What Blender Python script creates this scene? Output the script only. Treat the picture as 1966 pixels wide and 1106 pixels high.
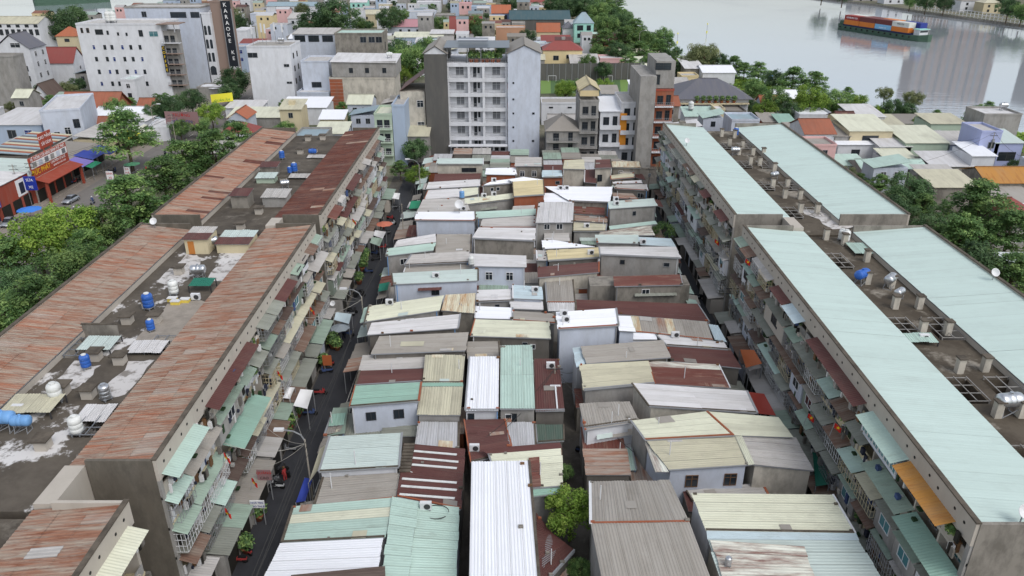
import bpy, bmesh, math, random
from math import sin, cos, tan, atan, atan2, radians, pi, sqrt
from mathutils import Vector, Matrix
random.seed(11)
SC = bpy.context.scene
for o in list(bpy.data.objects): bpy.data.objects.remove(o)
COL = SC.collection
# ------------------------------------------------------------------ camera
CAMZ = 53.0; FPX = 1480.0; PITCH = atan(687.0/FPX)
cd = bpy.data.cameras.new('camera'); cam = bpy.data.objects.new('camera', cd); COL.objects.link(cam)
cd.sensor_width = 36; cd.lens = 36*FPX/1966.0; cd.clip_start = .5; cd.clip_end = 6000
cam.location = (0, 0, CAMZ); cam.rotation_euler = (pi/2-PITCH, 0, 0)
SC.camera = cam
# ------------------------------------------------------------------ world, sun, exposure
SUN_EL, SUN_AZ = radians(52), radians(140)
w = bpy.data.worlds.new('World'); SC.world = w; w.use_nodes = True
nt = w.node_tree; nt.nodes.clear()
sky = nt.nodes.new('ShaderNodeTexSky'); sky.sky_type = 'NISHITA'; sky.sun_disc = False
sky.sun_elevation = SUN_EL; sky.sun_rotation = SUN_AZ
sky.air_density = 1.2; sky.dust_density = 2.5; sky.ozone_density = 1
hs = nt.nodes.new('ShaderNodeHueSaturation'); hs.inputs['Saturation'].default_value = .4
bg = nt.nodes.new('ShaderNodeBackground'); bg.inputs[1].default_value = .15
wo = nt.nodes.new('ShaderNodeOutputWorld')
nt.links.new(sky.outputs[0], hs.inputs['Color']); nt.links.new(hs.outputs[0], bg.inputs[0]); nt.links.new(bg.outputs[0], wo.inputs[0])
sd = bpy.data.lights.new('sun', 'SUN'); sd.energy = .75; sd.angle = radians(28); sd.color = (1, .98, .95)
so = bpy.data.objects.new('sun', sd); COL.objects.link(so)
so.rotation_euler = (pi/2-SUN_EL, 0, pi-SUN_AZ)
SC.view_settings.view_transform = 'Standard'; SC.view_settings.look = 'None'
SC.view_settings.exposure = 0.3; SC.view_settings.gamma = 1
SC.render.resolution_x = 1024; SC.render.resolution_y = 576
try: SC.cycles.max_bounces = 6; SC.cycles.diffuse_bounces = 3; SC.cycles.transparent_max_bounces = 4
except Exception: pass
# ------------------------------------------------------------------ pixel of the photograph -> point of the place
CP, SP = cos(PITCH), sin(PITCH)
def ray(px, py):
    u = (px-983)/FPX; v = (553-py)/FPX
    return Vector((u, CP+v*SP, -SP+v*CP))
def P(px, py, z=0.0):
    d = ray(px, py); t = (z-CAMZ)/d.z
    return Vector((d.x*t, d.y*t, z))
def PY(px, py, Y):
    d = ray(px, py); t = Y/d.y
    return Vector((d.x*t, Y, CAMZ+d.z*t))
def depth_at(py, z=0.0): return P(983, py, z).y
# ------------------------------------------------------------------ materials
def L(c):
    if isinstance(c, str): c = tuple(int(c[i:i+2], 16) for i in (0, 2, 4))
    return tuple(((x/255/12.92) if x/255 <= .04045 else ((x/255+.055)/1.055)**2.4) for x in c)
MATS = {}
def mat(name, base, rough=.75, var=.07, stains=(), uv=False, bump=.0, bscale=12, metal=0., spec=.35, seam=0., trans=0.):
    """stains: (colour, amount, (sx,sy,sz), lo, hi)"""
    m = bpy.data.materials.new(name); m.use_nodes = True; MATS[name] = m
    n = m.node_tree.nodes; l = m.node_tree.links
    b = n['Principled BSDF']; b.inputs['Roughness'].default_value = rough; b.inputs['Metallic'].default_value = metal
    b.inputs['Specular IOR Level'].default_value = spec
    if uv:
        tc = n.new('ShaderNodeTexCoord'); co = tc.outputs['UV']
    else:
        tc = n.new('ShaderNodeNewGeometry'); co = tc.outputs['Position']
    oi = n.new('ShaderNodeObjectInfo')
    cur = n.new('ShaderNodeRGB'); cur.outputs[0].default_value = (*L(base), 1); cur = cur.outputs[0]
    if var:
        mr = n.new('ShaderNodeMapRange'); mr.inputs[3].default_value = 1-var; mr.inputs[4].default_value = 1+var*.6
        l.new(oi.outputs['Random'], mr.inputs[0])
        mu = n.new('ShaderNodeMix'); mu.data_type = 'RGBA'; mu.blend_type = 'MULTIPLY'; mu.inputs[0].default_value = 1
        l.new(cur, mu.inputs[6]); l.new(mr.outputs[0], mu.inputs[7]); cur = mu.outputs[2]
    for k, (c, amt, sc, lo, hi) in enumerate(stains):
        mp = n.new('ShaderNodeMapping'); mp.inputs['Scale'].default_value = sc; mp.inputs['Location'].default_value = (k*7.3, k*3.1, k*5.7)
        l.new(co, mp.inputs[0])
        vec = mp.outputs[0]
        if uv:
            ad = n.new('ShaderNodeVectorMath'); ad.operation = 'MULTIPLY_ADD'; ad.inputs[1].default_value = (1, 1, 1)
            cb = n.new('ShaderNodeCombineXYZ'); sx = n.new('ShaderNodeMath'); sx.operation = 'MULTIPLY'; sx.inputs[1].default_value = 57.0
            l.new(oi.outputs['Random'], sx.inputs[0]); l.new(sx.outputs[0], cb.inputs[2]); l.new(sx.outputs[0], cb.inputs[1])
            l.new(vec, ad.inputs[0]); l.new(cb.outputs[0], ad.inputs[2]); vec = ad.outputs[0]
        no = n.new('ShaderNodeTexNoise'); no.inputs['Scale'].default_value = 1; no.inputs['Detail'].default_value = 6; no.inputs['Roughness'].default_value = .68
        l.new(vec, no.inputs[0])
        r = n.new('ShaderNodeMapRange'); r.inputs[1].default_value = lo; r.inputs[2].default_value = hi; r.inputs[4].default_value = amt
        l.new(no.outputs[0], r.inputs[0])
        mx = n.new('ShaderNodeMix'); mx.data_type = 'RGBA'; mx.inputs[7].default_value = (*L(c), 1)
        l.new(r.outputs[0], mx.inputs[0]); l.new(cur, mx.inputs[6]); cur = mx.outputs[2]
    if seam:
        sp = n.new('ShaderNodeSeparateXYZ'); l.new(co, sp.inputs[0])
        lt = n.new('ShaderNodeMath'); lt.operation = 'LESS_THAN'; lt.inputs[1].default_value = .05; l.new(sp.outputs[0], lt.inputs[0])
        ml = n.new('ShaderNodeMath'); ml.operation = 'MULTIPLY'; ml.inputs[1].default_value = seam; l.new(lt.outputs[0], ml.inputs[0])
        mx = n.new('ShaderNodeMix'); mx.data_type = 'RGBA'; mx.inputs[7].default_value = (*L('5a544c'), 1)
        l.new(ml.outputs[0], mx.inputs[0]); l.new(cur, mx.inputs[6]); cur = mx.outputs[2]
    l.new(cur, b.inputs['Base Color'])
    if bump:
        no = n.new('ShaderNodeTexNoise'); no.inputs['Scale'].default_value = bscale; no.inputs['Detail'].default_value = 5
        l.new(tc.outputs['UV'] if uv else co, no.inputs[0])
        bp = n.new('ShaderNodeBump'); bp.inputs['Strength'].default_value = bump; bp.inputs['Distance'].default_value = .05
        l.new(no.outputs[0], bp.inputs['Height']); l.new(bp.outputs[0], b.inputs['Normal'])
    return m
G1 = '6b655c'; G2 = '4a453e'
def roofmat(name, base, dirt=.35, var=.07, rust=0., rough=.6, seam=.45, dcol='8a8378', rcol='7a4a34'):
    st = [(dcol, dirt, (.9, .12, 1), .42, .78), (G1, dirt*.8, (.25, .2, 1), .5, .8), (G1, dirt*.9, (2.2, .5, 1), .58, .8), ('3f3a34', min(.8, dirt*1.3), (5., 1.4, 1), .66, .78)]
    if rust: st += [(rcol, rust, (1.6, .22, 1), .62-.22*rust, .66), ('5a3226', rust*.8, (3., .35, 1), .6, .72)]
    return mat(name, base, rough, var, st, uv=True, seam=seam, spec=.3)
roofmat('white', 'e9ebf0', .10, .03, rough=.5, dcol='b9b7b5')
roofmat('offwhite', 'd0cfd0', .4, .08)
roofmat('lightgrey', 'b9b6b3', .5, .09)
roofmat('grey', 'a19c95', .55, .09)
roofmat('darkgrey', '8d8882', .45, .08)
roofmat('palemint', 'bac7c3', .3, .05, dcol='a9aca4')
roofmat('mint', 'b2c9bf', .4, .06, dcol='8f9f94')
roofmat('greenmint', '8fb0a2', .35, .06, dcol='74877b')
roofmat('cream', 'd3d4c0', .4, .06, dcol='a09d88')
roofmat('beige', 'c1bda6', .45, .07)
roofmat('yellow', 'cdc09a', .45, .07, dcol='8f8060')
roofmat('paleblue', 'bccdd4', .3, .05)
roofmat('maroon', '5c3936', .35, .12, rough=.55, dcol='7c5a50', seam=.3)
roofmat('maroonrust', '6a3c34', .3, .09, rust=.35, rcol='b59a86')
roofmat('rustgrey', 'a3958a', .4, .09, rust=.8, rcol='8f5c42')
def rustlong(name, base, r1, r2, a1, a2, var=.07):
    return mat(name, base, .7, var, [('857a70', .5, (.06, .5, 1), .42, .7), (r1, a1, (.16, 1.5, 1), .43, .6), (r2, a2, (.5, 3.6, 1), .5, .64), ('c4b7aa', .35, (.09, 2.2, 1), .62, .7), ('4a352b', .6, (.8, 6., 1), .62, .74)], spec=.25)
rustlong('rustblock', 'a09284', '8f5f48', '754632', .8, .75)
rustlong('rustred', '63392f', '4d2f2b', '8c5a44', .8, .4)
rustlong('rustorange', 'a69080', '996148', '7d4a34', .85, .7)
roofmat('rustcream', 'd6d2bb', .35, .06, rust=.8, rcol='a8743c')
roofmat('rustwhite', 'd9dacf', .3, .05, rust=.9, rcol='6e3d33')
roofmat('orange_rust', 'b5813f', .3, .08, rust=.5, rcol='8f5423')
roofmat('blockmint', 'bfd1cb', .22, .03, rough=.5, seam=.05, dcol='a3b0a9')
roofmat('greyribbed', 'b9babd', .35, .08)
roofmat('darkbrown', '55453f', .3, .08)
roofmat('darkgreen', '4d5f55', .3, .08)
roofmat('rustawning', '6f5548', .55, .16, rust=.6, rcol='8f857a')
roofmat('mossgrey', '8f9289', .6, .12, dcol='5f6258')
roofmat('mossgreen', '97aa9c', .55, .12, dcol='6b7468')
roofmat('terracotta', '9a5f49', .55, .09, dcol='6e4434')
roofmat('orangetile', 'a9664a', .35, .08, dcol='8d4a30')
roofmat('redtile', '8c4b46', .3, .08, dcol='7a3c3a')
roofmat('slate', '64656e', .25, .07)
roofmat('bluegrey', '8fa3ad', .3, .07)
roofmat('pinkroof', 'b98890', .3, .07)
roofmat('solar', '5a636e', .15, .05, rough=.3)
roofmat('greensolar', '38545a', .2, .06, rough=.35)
def wallmat(name, base, dirt=.4, var=.05, heavy=0., bump=.06):
    st = [('8c867c', dirt, (.5, .5, .12), .45, .8), (G2, dirt*.7, (1.3, 1.3, .25), .62, .85)]
    if heavy: st.append(('4d4a44', heavy, (.7, .7, .35), .42, .62))
    return mat(name, base, .85, var, st, bump=bump, spec=.2)
wallmat('wall_white', 'd6d8dd', .22, .05, .10)
wallmat('wall_bluewhite', 'c4cbd8', .25, .06, .12)
wallmat('wall_paleblue', 'a9b8cc', .2)
wallmat('wall_grey', '9f9d9a', .5, .08, .3)
wallmat('wall_darkgrey', '6f6b66', .5, .08, .3)
wallmat('wall_concrete', '8f8a82', .55, .06, .55)
wallmat('wall_cladding', '5b5a58', .25, .05)
wallmat('wall_cream', 'c9bd9e', .3)
wallmat('wall_block', 'b6afa5', .35, .04)
wallmat('wall_blockdark', '69635a', .55, .04, .5)
wallmat('wall_pink', 'd8b0ae', .2)
wallmat('wall_orange', 'c0957a', .2)
wallmat('wall_mint', '9fd2c6', .2)
wallmat('wall_green', 'b0c1ae', .3)
wallmat('wall_blue', '7a8fb4', .2)
wallmat('wall_lilac', 'a8b0d4', .2)
wallmat('wall_yellow', 'd6c49a', .2)
wallmat('wall_red', '9c4a3a', .3, .05, .1)
wallmat('wall_brick', '9c5a40', .4, .06, .2)
wallmat('wall_peeled', 'c4beb2', .3, .04, .35)
wallmat('wall_navy', '28335e', .15)
wallmat('wall_tan', '8f7c72', .2)
wallmat('wall_orangepaint', 'e0953a', .12)
mat('terrace', '5a534a', .9, .03, [('3f3932', .8, (.25, .25, .25), .42, .62), ('8f887e', .55, (.5, .5, .5), .55, .75)], bump=.2, bscale=3)
mat('terrace_patched', '5f584f', .9, .03, [('413b34', .7, (.2, .2, .2), .4, .62), ('d5d3d2', .9, (.16, .13, .2), .56, .6), ('5f584f', .7, (1.1, 1.1, 1), .56, .66)], bump=.15, bscale=3)
mat('terrace_mossy', '5b5348', .9, .03, [('453d33', .85, (.3, .3, .3), .4, .58), ('a39c90', .75, (.22, .22, .3), .54, .66), ('4a4338', .8, (1.2, 1.2, 1), .55, .68)], bump=.2, bscale=3)
mat('whitewash', 'c6c3c1', .9, .03, [('77716a', .9, (.9, .9, .9), .5, .62)], bump=.1)
mat('coping', '625a50', .9, .08, [('3c362f', .8, (.8, .8, .8), .42, .65)], bump=.2)
mat('asphalt', '323337', .7, 0, [('424245', .5, (.2, .05, .2), .45, .75), ('28282b', .6, (.6, .6, .6), .5, .7)], bump=.1, bscale=20, spec=.4)
mat('asphalt_worn', '77736f', .85, 0, [('605c59', .6, (.2, .05, .2), .42, .7), ('8b8681', .5, (.7, .7, .7), .55, .72)], bump=.1)
mat('road_dusty', '8d857d', .9, 0, [('6f6861', .7, (.15, .06, .2), .42, .7), ('a39b92', .5, (.8, .8, .8), .52, .72)], bump=.1)
mat('alley', '5c5852', .9, 0, [('413d38', .8, (.4, .3, .4), .42, .65), ('77726a', .5, (1.2, 1.2, 1), .55, .7)], bump=.2)
mat('earth', '6f6c5c', .95, 0, [('4a5238', .8, (.05, .05, .05), .45, .6), ('8a8273', .7, (.12, .12, .1), .5, .7)], bump=.3)
mat('pavement', '9a9288', .9, 0, [('777068', .7, (.5, .5, .5), .45, .7)], bump=.1)
mat('road_paint', 'd0cfc8', .8, 0, [('8a8884', .8, (2, 2, 2), .5, .65)])
mat('turf', '6f8a4a', .95, .0); mat('turf_dark', '4f6a42', .95, .0)
mat('white_metal', 'd5d6d8', .5, .04); mat('grey_metal', '8b8d90', .5, .06); mat('dark_metal', '3c3c3e', .5, .05)
mat('steel', 'c9ccd0', .28, .05, metal=.85); mat('black', '17181a', .6, 0); mat('dark_opening', '26241f', .8, .1)
mat('glass', '2c3238', .12, .25, spec=.6); mat('tealglass', '4f7f86', .15, .15, spec=.6); mat('blueglass', '2c3f7a', .2, .2, spec=.6)
mat('curtain', '74777c', .8, .15)
mat('tank_blue', '2f5fb0', .45, .1, [('9db4d6', .4, (2, 2, 2), .55, .75)]); mat('tank_paleblue', '6f9fd2', .45, .08); mat('tank_white', 'd8dad8', .5, .05, [('9a968e', .4, (2, 2, 1), .5, .7)])
mat('blue_plastic', '2450b8', .5, .1); mat('tarp_blue', '34469c', .6, .06); mat('tarp_purple', '7f74b8', .6, .06); mat('tarp_green', '2f8a68', .7, .08)
mat('tarp_teal', '27705e', .75, .08); mat('tarp_orange', 'b5653c', .7, .08); mat('red', 'a2443a', .6, .06); mat('flag_red', 'c22a22', .7, .05); mat('star_yellow', 'ecc92c', .6, 0)
mat('salmon', 'c97660', .7, .05); mat('sky_blue', '3f7fd6', .6, .05); mat('parasol_grey', '8d969c', .7, .08); mat('parasol_green', '5f9c7a', .7, .05)
mat('sign_red', 'a34a38', .6, 0); mat('sign_blue', '23389a', .5, 0); mat('sign_black', '1e222a', .5, 0); mat('sign_yellow', 'd9d23c', .6, 0); mat('sign_white', 'e6e6e6', .6, 0)
mat('text_white', 'f2f2f2', .6, 0); mat('text_yellow', 'e8c428', .6, 0); mat('text_red', 'b02a2a', .6, 0); mat('text_blue', '2a3a8a', .6, 0); mat('text_green', '3c8a3a', .6, 0); mat('text_dark', '2c2a28', .6, 0)
mat('wood', '6f5238', .8, .1); mat('wood_orange', 'b9773a', .7, .1); mat('trunk', '5f5142', .95, .1, [('3c342a', .7, (2, 2, .6), .45, .65)]); mat('soil', '3f342b', .95)
mat('tyre', '1b1b1c', .8, .0); mat('car_silver', 'a9aeb4', .28, .0, metal=.5, spec=.6); mat('car_dark', '24272b', .25, 0, spec=.6); mat('skin', 'a97a5c', .6, 0)
mat('cloth_dark', '2c3040', .9, .2); mat('cloth_blue', '41527a', .9, .2); mat('cloth_red', 'a33a3a', .9, .1); mat('cloth_white', 'cfcfcf', .9, .05); mat('helmet', 'd6d8da', .35, .3)
mat('concrete_pole', '9d978c', .9, .05); mat('wire', '3b3a38', .8, 0); mat('wire_pale', 'a9a69e', .7, 0)
mat('hull_green', '47604f', .6, 0, [('344a3c', .6, (.1, .3, .8), .45, .7)]); mat('hull_blue', '232c4c', .6, 0); mat('deck', '5f625f', .8, 0)
mat('yellow_crate', 'd9c25a', .6, .1); mat('terracotta_pot', 'a8664a', .8, .1); mat('well_floor', '5a3f3a', .9, .1, [('3a2e2a', .7, (.5, .5, .5), .45, .65)])
mat('pool', '7fd0c8', .1, 0); mat('gravel_white', 'b9b2a8', .95, 0)
for nm, c in dict(c_red='9a3a34', c_maroon='6e3a38', c_white='d3d4cc', c_orange='d07a34', c_blue='7fb4d8', c_navy='2c3a86').items():
    mat(nm, c, .6, .04, [('6a5a50', .3, (.3, .3, .6), .55, .8)])
def leafmat(name, c1, c2, c3):
    m = bpy.data.materials.new(name); m.use_nodes = True; MATS[name] = m
    n = m.node_tree.nodes; l = m.node_tree.links; b = n['Principled BSDF']
    b.inputs['Roughness'].default_value = .55; b.inputs['Specular IOR Level'].default_value = .25
    at = n.new('ShaderNodeAttribute'); at.attribute_name = 'tone'
    cr = n.new('ShaderNodeValToRGB'); e = cr.color_ramp.elements
    e[0].color = (*L(c1), 1); e[1].color = (*L(c3), 1); e.new(.5).color = (*L(c2), 1)
    l.new(at.outputs['Fac'], cr.inputs[0])
    oi = n.new('ShaderNodeObjectInfo'); mr = n.new('ShaderNodeMapRange'); mr.inputs[3].default_value = .75; mr.inputs[4].default_value = 1.25
    l.new(oi.outputs['Random'], mr.inputs[0])
    mu = n.new('ShaderNodeMix'); mu.data_type = 'RGBA'; mu.blend_type = 'MULTIPLY'; mu.inputs[0].default_value = 1
    l.new(cr.outputs[0], mu.inputs[6]); l.new(mr.outputs[0], mu.inputs[7]); l.new(mu.outputs[2], b.inputs['Base Color'])
    tr = n.new('ShaderNodeBsdfTranslucent'); l.new(mu.outputs[2], tr.inputs[0])
    ms = n.new('ShaderNodeMixShader'); ms.inputs[0].default_value = .33
    l.new(b.outputs[0], ms.inputs[1]); l.new(tr.outputs[0], ms.inputs[2]); l.new(ms.outputs[0], n['Material Output'].inputs[0])
leafmat('leaf_street', '466338', '668750', '98b26a')
leafmat('leaf_dark', '395036', '527048', '718a5e')
leafmat('leaf_bright', '57782f', '7b9a40', 'a4b95a')
leafmat('leaf_olive', '57603a', '76805a', '8d9166')
leafmat('leaf_palm', '3f5a35', '5c7a4a', '7c9460')
def watermat():
    m = bpy.data.materials.new('water'); m.use_nodes = True; MATS['water'] = m
    n = m.node_tree.nodes; l = m.node_tree.links; b = n['Principled BSDF']
    b.inputs['Base Color'].default_value = (*L('c3cbd4'), 1); b.inputs['Roughness'].default_value = .04; b.inputs['IOR'].default_value = 1.33; b.inputs['Metallic'].default_value = .55
    g = n.new("ShaderNodeNewGeometry"); mp = n.new('ShaderNodeMapping'); mp.inputs['Scale'].default_value = (.1, .7, .3); mp.inputs['Rotation'].default_value = (0, 0, .15)
    l.new(g.outputs['Position'], mp.inputs[0])
    no = n.new('ShaderNodeTexNoise'); no.inputs['Scale'].default_value = 1; no.inputs['Detail'].default_value = 3; l.new(mp.outputs[0], no.inputs[0])
    n2 = n.new('ShaderNodeTexNoise'); n2.inputs['Scale'].default_value = .012; n2.inputs['Detail'].default_value = 2; l.new(g.outputs['Position'], n2.inputs[0])
    mr = n.new('ShaderNodeMapRange'); mr.inputs[1].default_value = .4; mr.inputs[2].default_value = .65; mr.inputs[3].default_value = .05; mr.inputs[4].default_value = .3
    l.new(n2.outputs[0], mr.inputs[0])
    bp = n.new('ShaderNodeBump'); bp.inputs['Distance'].default_value = .25; l.new(mr.outputs[0], bp.inputs['Strength'])
    l.new(no.outputs[0], bp.inputs['Height']); l.new(bp.outputs[0], b.inputs['Normal'])
watermat()
# ------------------------------------------------------------------ builders
ORG = {}
NOBJ = [0]
def link(name, data, parent=None):
    o = bpy.data.objects.new(name, data); COL.objects.link(o)
    if parent is not None: o.parent = parent
    return o
def tag(o, label, cat, group=None):
    o['label'] = label; o['category'] = cat
    if group: o['group'] = group
    return o
def thing(name, loc, label, cat, group=None):
    o = link(name, None); o.location = loc; o.empty_display_size = .5; ORG[o.name] = Vector(loc)
    return tag(o, label, cat, group)
def org(o): return ORG.get(o.name, Vector((0, 0, 0))) if o is not None else Vector((0, 0, 0))
def M(verts, faces, m, uvs=None, smooth=False, name='mesh', fm=None):
    me = bpy.data.meshes.new(name); me.from_pydata([tuple(v) for v in verts], [], faces)
    for k in ([m] if isinstance(m, str) else m): me.materials.append(MATS[k])
    if fm is not None: me.polygons.foreach_set('material_index', fm)
    if uvs is not None:
        ul = me.uv_layers.new(name='UVMap')
        flat = []
        for f in faces:
            for i in f: flat += [uvs[i][0], uvs[i][1]]
        ul.data.foreach_set('uv', flat)
    if smooth: me.polygons.foreach_set('use_smooth', [True]*len(me.polygons))
    me.update(); return me
def part(name, verts, faces, m, parent, uvs=None, smooth=False, fm=None):
    """vertices in world coordinates, stored relative to the thing's base"""
    q = org(parent)
    o = link(name, M([Vector(v)-q for v in verts], faces, m, uvs, smooth, name, fm), parent)
    if parent is not None: ORG[o.name] = q
    return o
def put(name, me, loc, parent=None, rz=0., rot=None, scale=None):
    """a shared mesh placed at a world point"""
    o = link(name, me, parent)
    o.location = Vector(loc)-org(parent); o.rotation_euler = rot or (0, 0, rz)
    if scale: o.scale = scale
    return o
class B:
    def __init__(s): s.v = []; s.f = []; s.fm = []; s.cur = 0
    def mi(s, k): s.cur = k; return s
    def quad(s, *p):
        i = len(s.v); s.v += [Vector(q) for q in p]; s.f.append(tuple(range(i, i+len(p)))); s.fm.append(s.cur); return s
    def box(s, x0, x1, y0, y1, z0, z1):
        i = len(s.v)
        s.v += [Vector(q) for q in ((x0, y0, z0), (x1, y0, z0), (x1, y1, z0), (x0, y1, z0), (x0, y0, z1), (x1, y0, z1), (x1, y1, z1), (x0, y1, z1))]
        for f in ((0, 3, 2, 1), (4, 5, 6, 7), (0, 1, 5, 4), (1, 2, 6, 5), (2, 3, 7, 6), (3, 0, 4, 7)):
            s.f.append(tuple(i+k for k in f)); s.fm.append(s.cur)
        return s
    def bar(s, a, b, w, h=None):
        a = Vector(a); b = Vector(b); d = (b-a).normalized(); h = h or w
        up = Vector((0, 0, 1)) if abs(d.z) < .95 else Vector((1, 0, 0))
        r = d.cross(up).normalized()*w/2; u = r.cross(d).normalized()*h/2
        i = len(s.v)
        for p in (a, b): s.v += [p-r-u, p+r-u, p+r+u, p-r+u]
        for f in ((0, 3, 2, 1), (4, 5, 6, 7), (0, 1, 5, 4), (1, 2, 6, 5), (2, 3, 7, 6), (3, 0, 4, 7)):
            s.f.append(tuple(i+k for k in f)); s.fm.append(s.cur)
        return s
    def prism(s, poly, z0, z1):
        """poly: list of points (x,y[,ztop]); walls + cap"""
        n = len(poly); i = len(s.v)
        for p in poly: s.v.append(Vector((p[0], p[1], z0)))
        for p in poly: s.v.append(Vector((p[0], p[1], p[2] if len(p) > 2 else z1)))
        for k in range(n): s.f.append((i+k, i+(k+1) % n, i+n+(k+1) % n, i+n+k)); s.fm.append(s.cur)
        s.f.append(tuple(i+n+k for k in range(n))); s.fm.append(s.cur)
        s.f.append(tuple(i+k for k in reversed(range(n)))); s.fm.append(s.cur)
        return s
    def cyl(s, c, r, z0, z1, n=12, r2=None, axis='z', cap=True):
        i = len(s.v); r2 = r if r2 is None else r2
        for (rr, z) in ((r, z0), (r2, z1)):
            for k in range(n):
                a = 2*pi*k/n; p = (rr*cos(a), rr*sin(a), z)
                if axis == 'x': p = (p[2], p[0], p[1])
                elif axis == 'y': p = (p[0], p[2], p[1])
                s.v.append(Vector(c)+Vector(p))
        for k in range(n): s.f.append((i+k, i+(k+1) % n, i+n+(k+1) % n, i+n+k)); s.fm.append(s.cur)
        if cap:
            s.f.append(tuple(i+n+k for k in range(n))); s.fm.append(s.cur)
            s.f.append(tuple(i+k for k in reversed(range(n)))); s.fm.append(s.cur)
        return s
    def lathe(s, prof, n=16, c=(0, 0, 0), axis='z'):
        i = len(s.v); c = Vector(c)
        for (r, z) in prof:
            for k in range(n):
                a = 2*pi*k/n; p = (r*cos(a), r*sin(a), z)
                if axis == 'x': p = (p[2], p[0], p[1])
                elif axis == 'y': p = (p[0], p[2], p[1])
                s.v.append(c+Vector(p))
        for j in range(len(prof)-1):
            for k in range(n): s.f.append((i+j*n+k, i+j*n+(k+1) % n, i+(j+1)*n+(k+1) % n, i+(j+1)*n+k)); s.fm.append(s.cur)
        s.f.append(tuple(i+k for k in reversed(range(n)))); s.fm.append(s.cur)
        s.f.append(tuple(i+(len(prof)-1)*n+k for k in range(n))); s.fm.append(s.cur)
        return s
    def tube(s, pts, r, n=6):
        for a, b in zip(pts[:-1], pts[1:]): s.bar(a, b, r*2)
        return s
    def mesh(s, m, smooth=False, name='mesh'): return M(s.v, s.f, m, None, smooth, name, s.fm)
    def part(s, name, m, parent, smooth=False): return part(name, s.v, s.f, m, parent, None, smooth, s.fm)
def lerp(a, b, t): return a+(b-a)*t
ROOFTRI = []
def reg(a, b, c, d): ROOFTRI.append((a, b, c)); ROOFTRI.append((a, c, d))
from mathutils.geometry import intersect_ray_tri
def hit(px, py, default_z=0.):
    """the built surface that the photograph shows at this pixel"""
    o = Vector((0, 0, CAMZ)); d = ray(px, py); best = None
    for t in ROOFTRI:
        h = intersect_ray_tri(t[0], t[1], t[2], d, o, True)
        if h is not None and (best is None or (h-o).length < (best-o).length): best = h
    return best if best is not None else P(px, py, default_z)
def sheet(a, b, c, d, m, parent, ribs=4, name='roof_sheet', amp=.035):
    if m == 'blockmint': amp = .006
    """one corrugated sheet; ribs run from edge ab to edge dc"""
    n = max(1, ribs); vs = []; uv = []; N = (b-a).cross(d-a).normalized()
    if N.z < 0: N = -N
    ts = []
    for k in range(n):
        for q, h in ((.0, 0), (.42, 0), (.55, 1), (.87, 1)): ts.append(((k+q)/n, h))
    ts.append((1., 0))
    wd = (b-a).length; ln = (d-a).length
    for t, h in ts:
        p = lerp(a, b, t)+N*h*amp; q = lerp(d, c, t)+N*h*amp
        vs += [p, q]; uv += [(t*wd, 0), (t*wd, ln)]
    fs = [(2*k, 2*k+2, 2*k+3, 2*k+1) for k in range(len(ts)-1)]
    return part(name, vs, fs, m, parent, uv)
def sheets(a, b, c, d, m, parent, dr='lr', width=1.15, rows=1, ribs=4, name='roof_sheet', mixes=None, jig=.02):
    """cover quad a(back left) b(back right) c(front right) d(front left); dr = direction of the ribs"""
    reg(a, b, c, d)
    if dr == 'lr': a, b, c, d = d, a, b, c          # strips stacked front to back, ribs left-right
    n = max(1, round(max((b-a).length, (c-d).length)/width))
    for i in range(n):
        t0, t1 = i/n, (i+1)/n
        for r in range(rows):
            s0, s1 = r/rows, (r+1)/rows
            e = .02 if rows > 1 else 0
            def q(t, s): return lerp(lerp(a, b, t), lerp(d, c, t), s)
            lift = Vector((0, 0, random.uniform(0, jig)+(rows-r)*e))
            if m != 'blockmint' and rows == 1:
                ll = max(1., (d-a).length); s0 -= random.uniform(-.01, .13)/ll; s1 += random.uniform(-.01, .13)/ll
            mm = m if not mixes else (random.choice(mixes[0]) if random.random() < mixes[1] else m)
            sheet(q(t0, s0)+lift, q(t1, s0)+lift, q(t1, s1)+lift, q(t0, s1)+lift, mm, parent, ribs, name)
def slab(a, b, c, d, th, m, parent, name='roof'):
    dz = Vector((0, 0, -th)); o = Vector((0, 0, -.02))
    v = [a+o, b+o, c+o, d+o, a+dz, b+dz, c+dz, d+dz]
    return part(name, v, [(0, 1, 2, 3), (7, 6, 5, 4), (0, 4, 5, 1), (1, 5, 6, 2), (2, 6, 7, 3), (3, 7, 4, 0)], m, parent)
WIN = {}
def winmesh(w, h, style):
    k = (round(w, 2), round(h, 2), style)
    if k in WIN: return WIN[k]
    t = .07 if w > .7 else .05
    f = B(); f.box(-w/2-t, w/2+t, -.07, .03, -h/2-t, -h/2).box(-w/2-t, w/2+t, -.07, .03, h/2, h/2+t).box(-w/2-t, -w/2, -.07, .03, -h/2, h/2).box(w/2, w/2+t, -.07, .03, -h/2, h/2)
    if w > .8: f.box(-.03, .03, -.055, .0, -h/2, h/2)
    if h > 1.0 and style != 'plain': f.box(-w/2, w/2, -.052, .0, h*.18, h*.18+.05)
    p = B(); p.box(-w/2, w/2, -.03, .01, -h/2, h/2)
    fm = {'white': 'white_metal', 'dark': 'dark_metal', 'plain': 'grey_metal', 'wood': 'wood', 'curtain': 'white_metal', 'blue': 'white_metal', 'teal': 'white_metal'}[style]
    gm = {'curtain': 'curtain', 'blue': 'blueglass', 'teal': 'tealglass'}.get(style, 'glass')
    WIN[k] = (f.mesh(fm, name='window_frame'), p.mesh(gm, name='pane')); return WIN[k]
def window(parent, c, tang, w, h, style='white', name='window'):
    """c: centre on the wall; tang: direction along the wall with the outside on its right-hand -y side"""
    rz = atan2(tang.y, tang.x); a, b = winmesh(w, h, style)
    o = put(name, a, c, parent, rz); ORG[o.name] = Vector(c)
    p = link('pane', b, o); return o
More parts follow.
